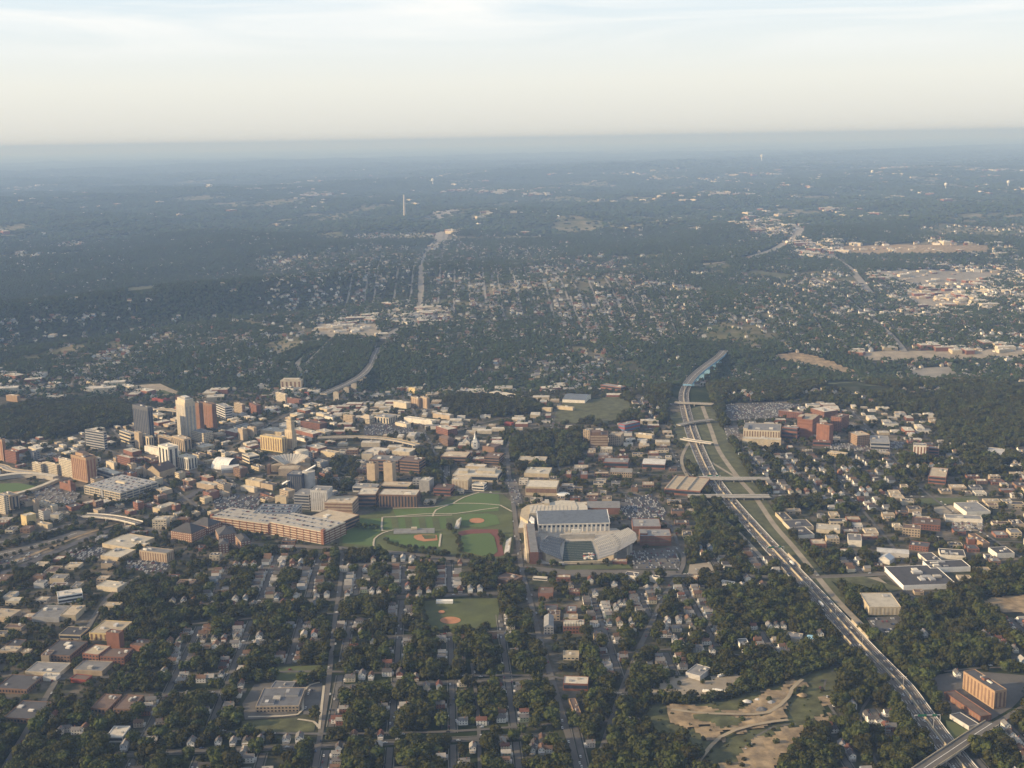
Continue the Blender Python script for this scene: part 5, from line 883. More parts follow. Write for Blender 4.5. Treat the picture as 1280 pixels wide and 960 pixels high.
def build_concert_hall():
    p = G(362, 592); root = empty('concert_hall', (p.x, p.y, 0)); tag(root, 'concert hall with white fan-shaped striped roof and concrete front', 'concert hall')
    n = 15; R1, R0 = 40, 12
    for i in range(n):                                     # radiating roof ribs
        a0 = math.radians(12+156*i/n); a1 = math.radians(12+156*(i+.62)/n); a2 = math.radians(12+156*(i+1)/n)
        f = lambda r, a, z: (-r*math.cos(a), r*math.sin(a)*.75+6, z)
        mobj('roof_rib', [f(R0, a0, 18), f(R1, a0, 34), f(R1, a1, 34), f(R0, a1, 18), f(R0, a0, 16), f(R1, a0, 32), f(R1, a1, 32), f(R0, a1, 16)], [(3, 2, 1, 0), (0, 1, 5, 4), (2, 3, 7, 6), (1, 2, 6, 5)], 'rooflight', root)
        mobj('roof_gap', [f(R0, a1, 17), f(R1, a1, 33), f(R1, a2, 33), f(R0, a2, 17)], [(3, 2, 1, 0)], 'grey', root)
    P = [(-44*math.cos(math.radians(a)), 44*math.sin(math.radians(a))*.75+6) for a in range(12, 169, 12)]; MB().prism(P[::-1], 0, 15).obj('drum_wall', 'stone', root)
    MB().box(-20, 22, -16, 8, 0, 15).obj('stage_house', 'tan', root); MB().box(-46, -40, -6, 10, 0, 20).obj('side_pier', 'brown', root); MB().box(-17, 19, -13, 7, 15, 15.5).obj('stage_roof', 'rooftan', root)
    occ_poly([(p.x-46, p.y-16), (p.x+46, p.y-16), (p.x+46, p.y+44), (p.x-46, p.y+44)], 2)
    q = G(378, 577); r = empty('round_tower', (q.x, q.y, 0)); tag(r, 'big round white tower behind the fan-roofed concert hall', 'tower'); MB().cyl(0, 0, 14, 0, 25, 28).obj('drum', 'white', r, False); MB().cyl(0, 0, 12.5, 25, 26, 28).obj('roof', 'roofpale', r)
    q = G(387, 612); r = empty('round_tower', (q.x, q.y, 0)); tag(r, 'grey round tower beside the dark glass block with slanting white canopy', 'tower'); MB().cyl(0, 0, 12, 0, 38, 24).obj('drum', 'lightgrey', r); MB().cyl(0, 0, 12.6, 38, 39, 24).obj('roof', 'rooflight', r)
    mobj('canopy', [(-52, -14, 18), (-50, -22, 18), (13, 6, 48), (12, 14, 48), (-52, -14, 16.5), (-50, -22, 16.5), (13, 6, 46), (12, 14, 46)], [(0, 1, 2, 3), (4, 7, 6, 5), (0, 4, 5, 1), (1, 5, 6, 2), (2, 6, 7, 3)], 'paint', r)
build_concert_hall()
def build_barrel():
    loc, rz, w, D = frame((285, 588), (264, 586), -46); root = empty('barrel_hall', loc, rz); tag(root, 'gleaming white barrel-vaulted hall at the edge of downtown', 'hall')
    n = 14; R = D/2; mb = MB(); x0, x1 = -w/2, w/2
    V = []; 
    for i in range(n+1): a = PI*i/n; V += [(x0, -R*math.cos(a), 20*math.sin(a)), (x1, -R*math.cos(a), 20*math.sin(a))]
    mobj('vault', V, [(2*i, 2*i+1, 2*i+3, 2*i+2)[::-1] if False else (2*i, 2*i+2, 2*i+3, 2*i+1)[::-1] for i in range(n)], 'paint', root, smooth=True)
    mobj('end_wall', [V[2*i] for i in range(n+1)]+[V[2*i+1] for i in range(n+1)], [tuple(range(n+1)), tuple(range(2*n+1, n, -1))], 'glass', root)
    for i in range(1, 6): x = x0+w*i/6; mobj('vault_seam', [(x-.2, v[1]*1.01, v[2]*1.01) for v in V[::2]]+[(x+.2, v[1]*1.01, v[2]*1.01) for v in V[::2]], [(i, n+1+i, n+2+i, i+1) for i in range(n)], 'lightgrey', root)
    occ_poly([W2(loc, rz, x, y) for x, y in ((x0, -R), (x1, -R), (x1, R), (x0, R))], 2, 5)
    loc, rz, w, D = frame((300, 590), (277, 592), 14); root = empty('long_hall', loc, rz); tag(root, 'dark hall with bright slanting roof edge below the barrel roof', 'building'); pbox('wall', 'grey', root, -w/2, w/2, -D/2, D/2, 0, 9); pbox('roof', 'lightgrey', root, -w/2, w/2, -D/2, D/2, 9, 10); pbox('white_edge', 'paint', root, -w/2-.5, w/2, -D/2-1, -D/2, 7, 11)
build_barrel()
def build_churches():
    loc, rz, w, D = frame((200, 599), (183, 596), -45); root = empty('church', loc, rz); tag(root, 'old tan stone church with gabled front and corner towers downtown', 'church')
    h = 15; MB().box(-w/2, w/2, -D/2, D/2, -1, h).obj('nave_wall', 'stone', root); MB().gable(-w/2, w/2, -D/2, D/2, h, h+12, 0, 1, .5).obj('roof', ['roofbrown', 'stone'], root)
    for x, hh in ((-w/2-3, 20), (w/2+3, 30)): MB().box(x-4, x+4, -D/2-2, -D/2+6, -1, hh).obj('tower_wall', 'stone', root); MB().hip(x-4, x+4, -D/2-2, -D/2+6, hh, hh+8).obj('spire', 'roofbrown', root)
    MB().cyl(0, 0, 4.2, 0, .6, 14).obj('rose_window', 'glass', root); o = root.children[-1]; o.rotation_euler = (PI/2, 0, 0); o.location = (0, -D/2-.1, 13)
    for x in (-5, 0, 5): pbox('door', 'brown', root, x-1.3, x+1.3, -D/2-.3, -D/2+.2, 0, 4.5)
    occ_poly([W2(loc, rz, x, y) for x, y in ((-w/2, -D/2), (w/2, -D/2), (w/2, D/2), (-w/2, D/2))], 2, 6)
    p = G(594, 561); root = empty('church', (p.x, p.y, 0)); tag(root, 'white church with tall slender steeple behind the campus', 'church')
    MB().box(-5.5, 5.5, -4, 7, 0, 17).obj('tower_wall', 'paint', root); MB().box(-4, 4, -2.5, 5.5, 17, 23).obj('belfry', 'paint', root); MB().cyl(0, 1.5, 3, 23, 38, 8, 0, .3).obj('spire', 'paint', root)
    for z in (6, 12): pbox('window', 'glass', root, -1.2, 1.2, -4.15, -3.9, z, z+3)
    MB().box(-9, 9, 7, 34, 0, 10).obj('nave_wall', 'white', root); MB().gable(-9, 9, 7, 34, 10, 17, 0, 1, .5).obj('roof', ['roofgrey', 'white'], root); occ_poly([(p.x-12, p.y-6), (p.x+12, p.y-6), (p.x+12, p.y+34), (p.x-12, p.y+34)], 2, 2)
    p = G(583, 557); root = empty('church', (p.x, p.y, 0)); tag(root, 'small white gabled chapel left of the tall steeple', 'church'); MB().box(-8, 8, -6, 10, 0, 9).obj('nave_wall', 'white', root); MB().gable(-8, 8, -6, 10, 9, 18, 0, 1, .5).obj('roof', ['roofgrey', 'white'], root); MB().cyl(6, 0, 1.6, 9, 22, 6, 0, .2).obj('spire', 'white', root)
build_churches()
for K, L, d, hp_, lab in (((240, 678), (214, 674), 18, 10, 'brick dormitory with large dark hipped roof, leftmost of the group'), ((261, 668), (240, 664), 16, 9, 'brick dormitory with large dark hipped roof, farthest back of the group'), ((296, 678), (274, 681), -38, 11, 'brick dormitory with dark roof in the middle of the group'), ((314, 688), (302, 690), -40, 12, 'brick dormitory with dark hipped roof, rightmost of the group'), ((286, 691), (274, 692), -24, 11, 'narrow brick dormitory wing in front of the group')):
    bldg('dormitory', lab, K, L, d, hp_, 'redbrick', 'roofdark', 'g', rk='hip', pane='cream')
for f2 in TMP:                                            # open forecourts
    c_ = sum((Vector(q) for q in f2), Vector((0, 0)))/4
    if not int(occ_at(c_.x, c_.y)): occ_poly(f2[:2]+f2[2:], 5)
# ballpark at the left edge
def build_ballpark():
    for nm, lab, pts, w, h, m in (('ballpark_stand', 'low ballpark stand with pale roof curving behind the outfield', [(-60, 606), (0, 599), (25, 596), (52, 597), (70, 600)], 14, 8, 'concrete'), ('ballpark_wall', 'long pale ballpark concourse wall in front of the field', [(-60, 636), (0, 625), (25, 619), (48, 612), (72, 602)], 9, 6, 'sand')):
        path = smooth_line([G(*p) for p in pts], 14); c = path[len(path)//2]; root = empty(nm, (0, 0, 0)); tag(root, lab, 'stand')
        V, Fs = wall_strip(path, 0, w, h, 0, 0); mobj('wall', V, Fs, m, root); V, Fs = strip(path, -w/2-1, w/2+1, h, .3); mobj('roof', V, Fs, 'roofpale', root); recentre(root, (c.x, c.y, 0))
        for p in path: occ_poly([(p.x-w, p.y-w), (p.x+w, p.y-w), (p.x+w, p.y+w), (p.x-w, p.y+w)], 2)
build_ballpark()
for px, py, hh, rr, lab in ((506, 271, 27, 5, 'very tall lone brown chimney standing in the far woods'),):
    p = G(px, py); root = empty('chimney', p); tag(root, lab, 'chimney'); k = mpp(p); MB().cyl(0, 0, 1.7*k, 0, hh*k*.6, 12, 0, 1.3*k).obj('lower_shaft', 'concrete', root); MB().cyl(0, 0, 1.3*k, hh*k*.6, hh*k, 12, 0, 1.0*k).obj('upper_shaft', 'lightgrey', root)
for px, py, lab in ((541, 231, 'white water tower on the skyline above the lone chimney'), (698, 277, 'white water tower standing in the woods left of centre'), (952, 201, 'small white water tower close to the horizon'), (1090, 221, 'tiny white water tower far off on the right'), (1260, 234, 'white bulb water tower at far right edge'), (1182, 237, 'tiny water tower left of the bulb tower')):
    p = G(px, py); root = empty('water_tower', p); tag(root, lab, 'water tower'); k = mpp(p)
    MB().cyl(0, 0, .5*k, 0, 4*k, 10).obj('stem', 'paint', root); MB().cyl(0, 0, .6*k, 4*k, 5*k, 12, 0, 1.7*k).cyl(0, 0, 1.7*k, 5*k, 7*k, 12).obj('tank', 'paint', root); MB().cyl(0, 0, 1.7*k, 7*k, 8*k, 12, 0, .4*k).obj('cap', 'paint', root)
# stands beside the athletic fields
for K, L, d, hp_, m, lab in (((637, 693), (630, 693), -68, 3, 'lightgrey', 'pale terraced stand along the red running track'), ((543, 666.5), (492, 667.5), -8, 2, 'grey', 'low grey stand between soccer field and ball diamond'), ((574, 661), (568, 661), -45, 3, 'lightgrey', 'pale stand at the right end of the soccer field')):
    loc, rz, w, D = frame(K, L, d); root = empty('grandstand', loc, rz); tag(root, lab, 'stand'); h = 6; s = w < D; n = 7
    for i in range(n):
        if s: pbox('seat_row', m, root, -w/2+w*i/n, -w/2+w*(i+1)/n-.1, -D/2, D/2, 0, 1+h*(i+1)/n)
        else: pbox('seat_row', m, root, -w/2, w/2, -D/2+D*i/n, -D/2+D*(i+1)/n-.1, 0, 1+h*(i+1)/n)
    pbox('press_box', 'cream', root, (w/2-3) if s else -5, (w/2) if s else 5, -6 if s else D/2-4, 6 if s else D/2, h, h+4)
    occ_poly([W2(loc, rz, x, y) for x, y in ((-w/2, -D/2), (w/2, -D/2), (w/2, D/2), (-w/2, D/2))], 2, 2)
# heaps in the quarry and light masts
for px, py, m, s, lab in ((934, 879, 'lightgrey', 6, 'grey crushed stone heap, left of three in the quarry'), (947, 877, 'lightgrey', 5, 'grey crushed stone heap, middle of three in the quarry'), (964, 880, 'grey', 6, 'grey crushed stone heap, right of three in the quarry'), (952, 889, 'darkgrey', 8, 'black coal-like heap in the quarry'), (1003, 871, 'dirt', 7, 'small dark earth heap on the quarry edge')):
    p = G(px, py); r = random.Random(px); V = [(0, 0, s*.45)]; n = 12
    for R_, z in ((.5, .3), (1, 0)):
        for i in range(n): a = 2*PI*i/n; q = r.uniform(.8, 1.15)*R_*s; V.append((q*math.cos(a), q*math.sin(a)*.8, z*s*r.uniform(.8, 1.1)))
    Fs = [(0, 1+i, 1+(i+1) % n) for i in range(n)]+[(1+i, 1+n+i, 1+n+(i+1) % n, 1+(i+1) % n) for i in range(n)]
    o = mobj('stone_heap', V, Fs, m); o.location = (p.x, p.y, 2.2); tag(o, lab, 'heap')
# ------------------------------------------------------------------ smaller commercial buildings that fill the blocks
def fill_blocks():
    r = random.Random(5); A = math.radians(-4.6); cnt = 0; cand = []
    pal = [('cream', 3), ('tan', 6), ('brick', 4), ('white', 1), ('sand', 4), ('brown', 5), ('grey', 2), ('lightgrey', 1), ('redbrick', 1)]; P = [k for k, n in pal for _ in range(n)]
    rp = ['roofpale', 'rooftan', 'rooftan', 'rooftan', 'roofgrey', 'roofgrey', 'roofdark', 'roofdark', 'roofbrown', 'roofbrown']
    for gx in np.arange(-1500, 1500, 31):
        for gy in np.arange(1150, 3150, 32):
            x = gx+r.uniform(-9, 9); y = gy+r.uniform(-9, 9); px, py = proj(np.array([x, y, 0.])); 
            if not (-60 < px < 1340 and py < 990): continue
            cand.append((x, y, float(px), float(py)))
    cand.sort(key=lambda c: c[1]*(1 if -5 < c[2] < 1285 else 3)); rest = []
    for x, y, px, py in cand:
        z = chr(zone_at(px, py))
        if z != 'C' or r.random() < (.5 if px < 320 and py > 690 else (.06 if px < 640 and py < 650 else .3)): continue
        left = px < 420 and 470 < py < 650; rz = (math.radians(-43) if left else A)+r.choice([0, 0, 0, PI/2])
        w = r.uniform(11, 30); d = r.uniform(11, 24); h = r.choice([4, 5, 6, 7, 8, 10, 13, 17]) if (py < 660 and px < 640) else r.choice([4, 4, 5, 6, 8])
        fp = [W2(Vector((x, y, 0)), rz, a*w*.5, b*d*.5) for a in (-1, -.5, 0, .5, 1) for b in (-1, -.5, 0, .5, 1)]
        if any(int(occ_at(*q)) for q in fp): continue
        wall = r.choice(P); roof = r.choice(rp)
        if cnt >= 285:
            rest.append((x, y, float(hgt(x, y)), rz, w/30)); occ_poly([(x-w*.5, y-d*.5), (x+w*.5, y-d*.5), (x+w*.5, y+d*.5), (x-w*.5, y+d*.5)], 2, 3); continue
        loc = Vector((x, y, float(hgt(x, y)))); root = empty('commercial_building', loc, rz)
        nm = {'cream': 'cream', 'tan': 'tan', 'brick': 'brick', 'white': 'white', 'sand': 'sandy', 'brown': 'brown', 'grey': 'grey', 'lightgrey': 'pale grey', 'redbrick': 'red brick'}[wall]
        auto(root, ('low ' if h < 7 else 'tall ')+nm+' flat-roofed block', 'building', 'small commercial buildings', px, py)
        pbox('wall', wall, root, -w/2, w/2, -d/2, d/2, -2, h); roofing(root, w, d, h, roof, wall, 'flat', r.choice([1, 2, 3]), cnt)
        mb = MB(); n = max(2, int(w/5)); fl = max(1, int(h/3.8))
        for f in range(fl):
            for i in range(n):
                if r.random() < .15: continue
                a = -w/2+w*(i+.2)/n; zz = h*(f+.3)/fl; mb.add([(a, -d/2-.12, zz), (a+w*.6/n, -d/2-.12, zz), (a+w*.6/n, -d/2-.12, zz+1.7), (a, -d/2-.12, zz+1.7)], [(0, 1, 2, 3)])
        tag(mb.obj('windows', 'glass', root), kind='stuff')
        occ_poly([W2(loc, rz, a*w*.5, b*d*.5) for a, b in ((-1, -1), (1, -1), (1, 1), (-1, 1))], 2, 3); cnt += 1
    return rest
REST_BLOCKS = fill_blocks()
# ------------------------------------------------------------------ cars
dm('signgreen', (.03, .16, .09), dirt=.05)
def car_mesh(col, k=1.0):
    mb = MB(); L, w = 4.6*k, 1.9*k
    V = []
    prof = [(-.5, .35), (-.5, .85), (-.30, .92), (-.2, 1.42), (.16, 1.42), (.30, .95), (.5, .8), (.5, .35)]
    for s in (-1, 1): V += [(s*w/2*(1 if z < 1 else .82), x*L, z*k) for x, z in prof]
    n = len(prof)
    mb.add(V, [tuple(range(n))[::-1], tuple(range(n, 2*n))]+[(i, i+1, n+i+1, n+i) for i in (0, 1, 3, 5, 6)]+[(7, 0, n, n+7)], 0); mb.add(V, [(i, i+1, n+i+1, n+i) for i in (2, 4)], 1)
    for s in (-1, 1):
        for y in (-.3, .3): mb.box(s*w/2-.12, s*w/2+.1, y*L-.33*k, y*L+.33*k, 0, .66*k, 2)
    return mb.mesh('car_'+col, [M[col], M['glass'], M['tyre']])
CARM = {'white': car_mesh('carwhite', 1.08), 'silver': car_mesh('carsilver', 1.08), 'black': car_mesh('carblack', 1.08), 'red': car_mesh('carred', 1.08), 'dark blue': car_mesh('carblue', 1.08)}
def truck_mesh():
    mb = MB(); mb.box(-1.3, 1.3, -9, 4.5, 1.1, 4.1, 0, True).box(-1.25, 1.25, 5, 8, .8, 3.4, 0, True).box(-1.1, 1.1, 8.01, 8.1, 2, 3.1, 1)
    for y in (-8, -6.6, 4.2, 7): mb.box(-1.25, -.8, y-.5, y+.5, 0, 1, 2).box(.8, 1.25, y-.5, y+.5, 0, 1, 2)
    return mb.mesh('truck', [M['paint'], M['glass'], M['tyre']])
TRK = truck_mesh()
CK = ['white', 'white', 'white', 'white', 'silver', 'silver', 'silver', 'black', 'black', 'black', 'dark blue', 'red']
NC = [0]
def place_cars():
    r = random.Random(9); stuffV = []
    def put(x, y, z, rz, place, grp, row=''):
        c = r.choice(CK)
        if NC[0] >= 298: stuffV.append((x, y, z, rz, CK.index(c))); return
        NC[0] += 1; o = inst('parked_car', CARM[c], None, (x, y, z), rz); o['group'] = grp; px, _ = proj(np.array([x, y, z])); AUTO.append((o, c+' car, '+row+' row,', place, float(px))); o['label'] = c+' car, '+row+' row, '+place; o['category'] = 'car'
    # moving traffic first
    n = 0
    for k in range(96):
        i = int(len(hp)*(.02+.93*(k/96)**1.15)); side = r.choice([-1, 1]); lane = side*r.choice([3.4, 6.9, 10.3, 10.4]); p = hp[i]; d = (hp[min(i+1, len(hp)-1)]-hp[i-1]).normalized(); q = p+Vector((d.y, -d.x))*lane; c = r.choice(CK)
        px, py = proj(np.array([q.x, q.y, 1.5]))
        if py > 975: continue
        o = inst('moving_car', CARM[c], None, (q.x, q.y, 1.5), math.atan2(d.y, d.x)-PI/2+(PI if side > 0 else 0)); NC[0] += 1
        tag(o, c, 'car', 'cars driving on the motorway'); AUTO.append((o, c+' car driving on', 'the motorway, '+{3: 'inner', 6: 'middle', 10: 'outer'}[int(abs(lane))]+' lane '+('left' if lane < 0 else 'right')+' of the barrier', float(px)))
    pole = MB().cyl(0, 0, .22, 0, 13, 6).mesh('pole', [M['lightgrey']]); arm = MB().box(-3.2, 3.2, -.12, .12, 12.6, 12.9, 0, True).box(-3.9, -2.6, -.3, .3, 12.5, 12.8, 0, True).box(2.6, 3.9, -.3, .3, 12.5, 12.8, 0, True).mesh('lamp_arm', [M['lightgrey']])
    j = 0
    for i in range(3, len(hp)-2, 5):
        p = hp[i]; px, py = proj(np.array([p.x, p.y, 3.])); j += 1
        if py > 950: continue
        d = (hp[i+1]-hp[i-1]).normalized(); root = empty('street_lamp', (p.x, p.y, 3.5), math.atan2(d.y, d.x)-PI/2); inst('pole', pole, root); inst('lamp_arm', arm, root)
        auto(root, 'twin-armed motorway lamp post', 'street lamp', 'lamp posts down the middle of the motorway', float(px), float(py))
    for px, py, lab in ((983, 690, 'upper green sign gantry across the motorway near the shops'), (1140, 905, 'lower sign gantry across the motorway near the road bridge'), (893, 600, 'far sign gantry across the motorway by the double overpass')):
        g = G(px, py); i = min(range(1, len(hp)-1), key=lambda i: (hp[i]-g.to_2d()).length); d = (hp[i+1]-hp[i-1]).normalized(); p = hp[i]; root = empty('sign_gantry', (p.x, p.y, 1.3), math.atan2(d.y, d.x)-PI/2); tag(root, lab, 'gantry')
        for s in (-15, 15): pbox('post', 'lightgrey', root, s-.35, s+.35, -.35, .35, 0, 8)
        pbox('beam', 'lightgrey', root, -15, 15, -.4, .4, 7.2, 8.2)
        for s in (-9, -4, 8): pbox('sign_panel', 'signgreen', root, s-2.6, s+2.6, -.75, -.5, 6.2, 9.2)
    for (px, py, lane, lab) in ((1030, 757, -6, 'white lorry on the motorway at the level of the tan depot'), (985, 708, 8, 'white lorry on the motorway near the upper cream wall')):
        g = G(px, py); i = min(range(len(hp)), key=lambda i: (hp[i]-g.to_2d()).length); d = (hp[i+1]-hp[i-1]).normalized(); q = hp[i]+Vector((d.y, -d.x))*lane; tag(inst('lorry', TRK, None, (q.x, q.y, 1.5), math.atan2(d.y, d.x)-PI/2), lab, 'lorry')
    for (px, py, rz, i) in ((872, 846, .3, 'leftmost'), (886, 867, .6, 'second from left'), (898, 866, .6, 'third from left'), (904, 846, 1.5, 'rightmost')):
        g = G(px, py); tag(inst('lorry', TRK, None, (g.x, g.y, .6), rz+.5), 'white lorry parked in the pale gravel yard, %s of four' % i, 'lorry')
    lots = sorted(LOTS, key=lambda l: -max(p[1] for p in l[0]))
    for pts, fill, name in lots:
        Wp = [G(*p) for p in pts]; msk = np.zeros_like(ZONE); raster(msk, pts, 1); a = math.radians(-4.6); xs = [p.x for p in Wp]; ys = [p.y for p in Wp]
        RN = ['front', 'second', 'third', 'fourth', 'fifth', 'sixth', 'seventh', 'eighth', 'ninth', 'tenth', 'eleventh', 'twelfth', 'thirteenth', 'fourteenth']+['rear']*80
        for ri, ry in enumerate(np.arange(min(ys), max(ys), 9.5)):
            for rx in np.arange(min(xs), max(xs), 3.1):
                if r.random() > fill*.72: continue
                q = (float(rx), float(ry)+r.uniform(-.3, .3)); px, py = proj(np.array([q[0], q[1], .5]))
                if zone_at(px, py, msk) == 1: put(q[0], q[1], float(hgt(*q))+.75, r.choice([0, PI]), name, 'cars parked in the '+name, RN[ri])
    for loc, rz, w, D, z, n, lab in ROOFLOTS:
        nr = max(2, int(D/14)); nc = int(w/3.1); 
        for i in range(nr):
            for j in range(nc):
                if r.random() > n/(nr*nc): continue
                x, y = W2(loc, rz, -w/2+w*(j+.5)/nc, -D/2+D*(i+.5)/nr); stuffV.append((x, y, z, rz, CK.index(r.choice(CK))))
    # cars along the streets
    for paths in [ROADS.get('street', []), ROADS.get('neighbourhood_street', [])]:
        for path in paths:
            for i in range(1, len(path)-1):
                if r.random() < .35:
                    d = (path[i+1]-path[i-1]).normalized(); q = path[i]+Vector((d.y, -d.x))*r.choice([-4.5, 4.5, 2, -2]); stuffV.append((q.x, q.y, float(hgt(q.x, q.y))+1.15, math.atan2(d.y, d.x)-PI/2, CK.index(r.choice(CK))))
    # the remaining small ones, joined by colour into one object
    V = []; Fq = []; Mi = []; keys = list(CARM); mats = []
    for c in keys: mats += [m for m in CARM[c].materials]
    for x, y, z, rz, ci in stuffV:
        c = CK[ci]; me = CARM[c]; b = len(V); cs, sn = math.cos(rz), math.sin(rz); k = keys.index(c)*3
        for v in me.vertices: V.append((x+v.co.x*cs-v.co.y*sn, y+v.co.x*sn+v.co.y*cs, z+v.co.z))
        for p in me.polygons[:12]:
            Fq.append(tuple(b+i for i in p.vertices)); Mi.append(k+p.material_index)
    o = mobj('distant_cars', V, Fq, mats, None, Mi); tag(o, 'many small cars parked on car park roofs, lots and kerbs all over the city', kind='stuff')
# ------------------------------------------------------------------ neighbourhoods: street grid, houses
def neighbourhood():
    A = math.radians(-3.2); ca, sa = math.cos(A), math.sin(A)
    def w_(u, v): return (u*ca+v*sa*-1*-1 if False else u*ca-v*sa*-1, 0)
    fx = Vector((math.sin(A), math.cos(A))); rx = Vector((math.cos(A), -math.sin(A)))      # along, across
    r = random.Random(21); lots = []
    def ok(p, zs='RDKr'):
        px, py = proj(np.array([p.x, p.y, float(hgt(p.x, p.y))])); 
        return py < 1075 and -150 < px < 1430 and chr(zone_at(px, py)) in zs and int(occ_at(p.x, p.y)) in (0,)
    def run(origin_u, v0, v1, along, across, step, w):
        segs = []; cur = []
        for v in np.arange(v0, v1, 14):
            p = across*origin_u+along*float(v)
            if ok(p): cur.append(p)
            else:
                if len(cur) > 5: segs.append(cur)
                cur = []
        if len(cur) > 5: segs.append(cur)
        for s in segs:
            path = [(p.x, p.y) for p in s]
            V, Fs = strip([Vector(p) for p in path], -w/2, w/2, off=.55+.01*r.random()); 
            for i in range(len(path)-1): occ_poly([V[2*i], V[2*i+1], V[2*i+3], V[2*i+2]], 1, 1)
            SV.append((V, Fs)); ROADS.setdefault('neighbourhood_street', []).append([Vector(p) for p in path])
            V2, F2 = strip([Vector(p) for p in path], -w/2-2.6, -w/2-1.2, off=.6); SW.append((V2, F2)); V2, F2 = strip([Vector(p) for p in path], w/2+1.2, w/2+2.6, off=.6); SW.append((V2, F2))
            ln = (s[-1]-s[0]).length
            for side in (-1, 1):
                for t in np.arange(8, ln-4, step):
                    lots.append((s[0]+along*float(t+r.uniform(-1.5, 1.5))+across*side*(w/2+9.5+r.uniform(-1, 1.5)), side, along, across))
    SV = []; SW = []
    for v in np.arange(1130, 3150, 150): run(float(v), -1300, 1350, rx, fx, 15.5, 7.5)
    for u in np.arange(-1300, 1350, 72): run(float(u), 1100, 3150, fx, rx, 14.5, 7.0)
    V = []; Fq = []
    for a, f in SV: b = len(V); V += a; Fq += [tuple(b+i for i in q) for q in f]
    tag(mobj('neighbourhood_streets', V, Fq, 'oldasphalt'), kind='structure'); V = []; Fq = []
    for a, f in SW: b = len(V); V += a; Fq += [tuple(b+i for i in q) for q in f]
    tag(mobj('neighbourhood_pavements', V, Fq, 'pavement'), kind='structure')
    return lots
# house kinds: (wall colour, roof colour, plan)
dm('shingle_dark', (.075, .07, .068), rnd=.3); dm('shingle_grey', (.17, .165, .16), rnd=.3); dm('shingle_brown', (.15, .095, .065), rnd=.3); dm('shingle_pale', (.34, .32, .29), rnd=.2); dm('shingle_red', (.15, .07, .05), rnd=.2)
dm('siding_white', (.80, .78, .72), rnd=.06, dirt=.1); dm('siding_cream', (.66, .58, .42), rnd=.1, dirt=.1); dm('siding_grey', (.42, .43, .43), rnd=.1, dirt=.1); dm('siding_blue', (.30, .37, .44), rnd=.1, dirt=.1); dm('siding_tan', (.46, .37, .26), rnd=.1, dirt=.1); dm('house_brick', (.28, .13, .085), rnd=.15); dm('siding_green', (.26, .31, .22), rnd=.1)
def house_kind(wall, roof, plan):
    w, d, h = plan; parts = []
    parts.append(('wall', MB().box(-w/2, w/2, -d/2, d/2, -1.5, h).mesh('house_wall', [M[wall]])))
    mb = MB().gable(-w/2, w/2, -d/2, d/2, h, h+w*.42, 0, 1, .45); 
    parts.append(('roof', mb.mesh('house_roof', [M[roof], M[wall]])))
    parts.append(('porch', MB().box(-w*.42, w*.42, -d/2-2.3, -d/2, 0, .5).box(-w*.44, w*.44, -d/2-2.5, -d/2, 2.5, 2.9).box(-w*.42, -w*.36, -d/2-2.3, -d/2-2.0, .5, 2.5).box(w*.36, w*.42, -d/2-2.3, -d/2-2.0, .5, 2.5).mesh('house_porch', [M['lightgrey']])))
    mb = MB()
    for z in ([1.2, 4.0] if h > 5 else [1.2]):
        for x in (-w*.28, w*.28): mb.add([(x-.55, -d/2-.05, z), (x+.55, -d/2-.05, z), (x+.55, -d/2-.05, z+1.4), (x-.55, -d/2-.05, z+1.4)], [(0, 1, 2, 3)])
        for s in (-1, 1):
            for y in (-d*.3, 0, d*.3): q = [(s*(w/2+.05), y-.5, z), (s*(w/2+.05), y+.5, z), (s*(w/2+.05), y+.5, z+1.4), (s*(w/2+.05), y-.5, z+1.4)]; mb.add(q if s > 0 else q[::-1], [(0, 1, 2, 3)])
    mb.add([(-.4, -d/2-.05, h+.9), (.4, -d/2-.05, h+.9), (.4, -d/2-.05, h+2), (-.4, -d/2-.05, h+2)], [(0, 1, 2, 3)])
    parts.append(('windows', mb.mesh('house_windows', [M['glass']])))
    parts.append(('door', MB().box(-.5, .5, -d/2-.1, -d/2+.1, .4, 2.4).mesh('house_door', [M['brown']])))
    parts.append(('chimney', MB().box(w*.12, w*.12+.8, d*.15, d*.15+.8, h+1, h+w*.42+1.1).mesh('house_chimney', [M['house_brick']])))
    return parts
WALLS = [('siding_white', 'white', 8), ('siding_cream', 'cream', 4), ('siding_grey', 'grey', 2), ('siding_blue', 'blue-grey', 1), ('siding_tan', 'tan', 3), ('house_brick', 'brick', 2), ('siding_green', 'green-grey', 1)]
ROOFS = [('shingle_dark', 'black', 3), ('shingle_grey', 'grey', 4), ('shingle_brown', 'brown', 3), ('shingle_pale', 'pale', 2), ('shingle_red', 'red', 1)]
PLANS = [(7.5, 11, 5.6), (8.5, 12.5, 6), (8.5, 10.5, 3.6), (7, 10, 5.2)]
KINDS = {}
def kind(wi, ri, pi):
    if (wi, ri, pi) not in KINDS: KINDS[wi, ri, pi] = house_kind(WALLS[wi][0], ROOFS[ri][0], PLANS[pi])
    return KINDS[wi, ri, pi]
wpool = [i for i, w in enumerate(WALLS) for _ in range(w[2])]; rpool = [i for i, w in enumerate(ROOFS) for _ in range(w[2])]
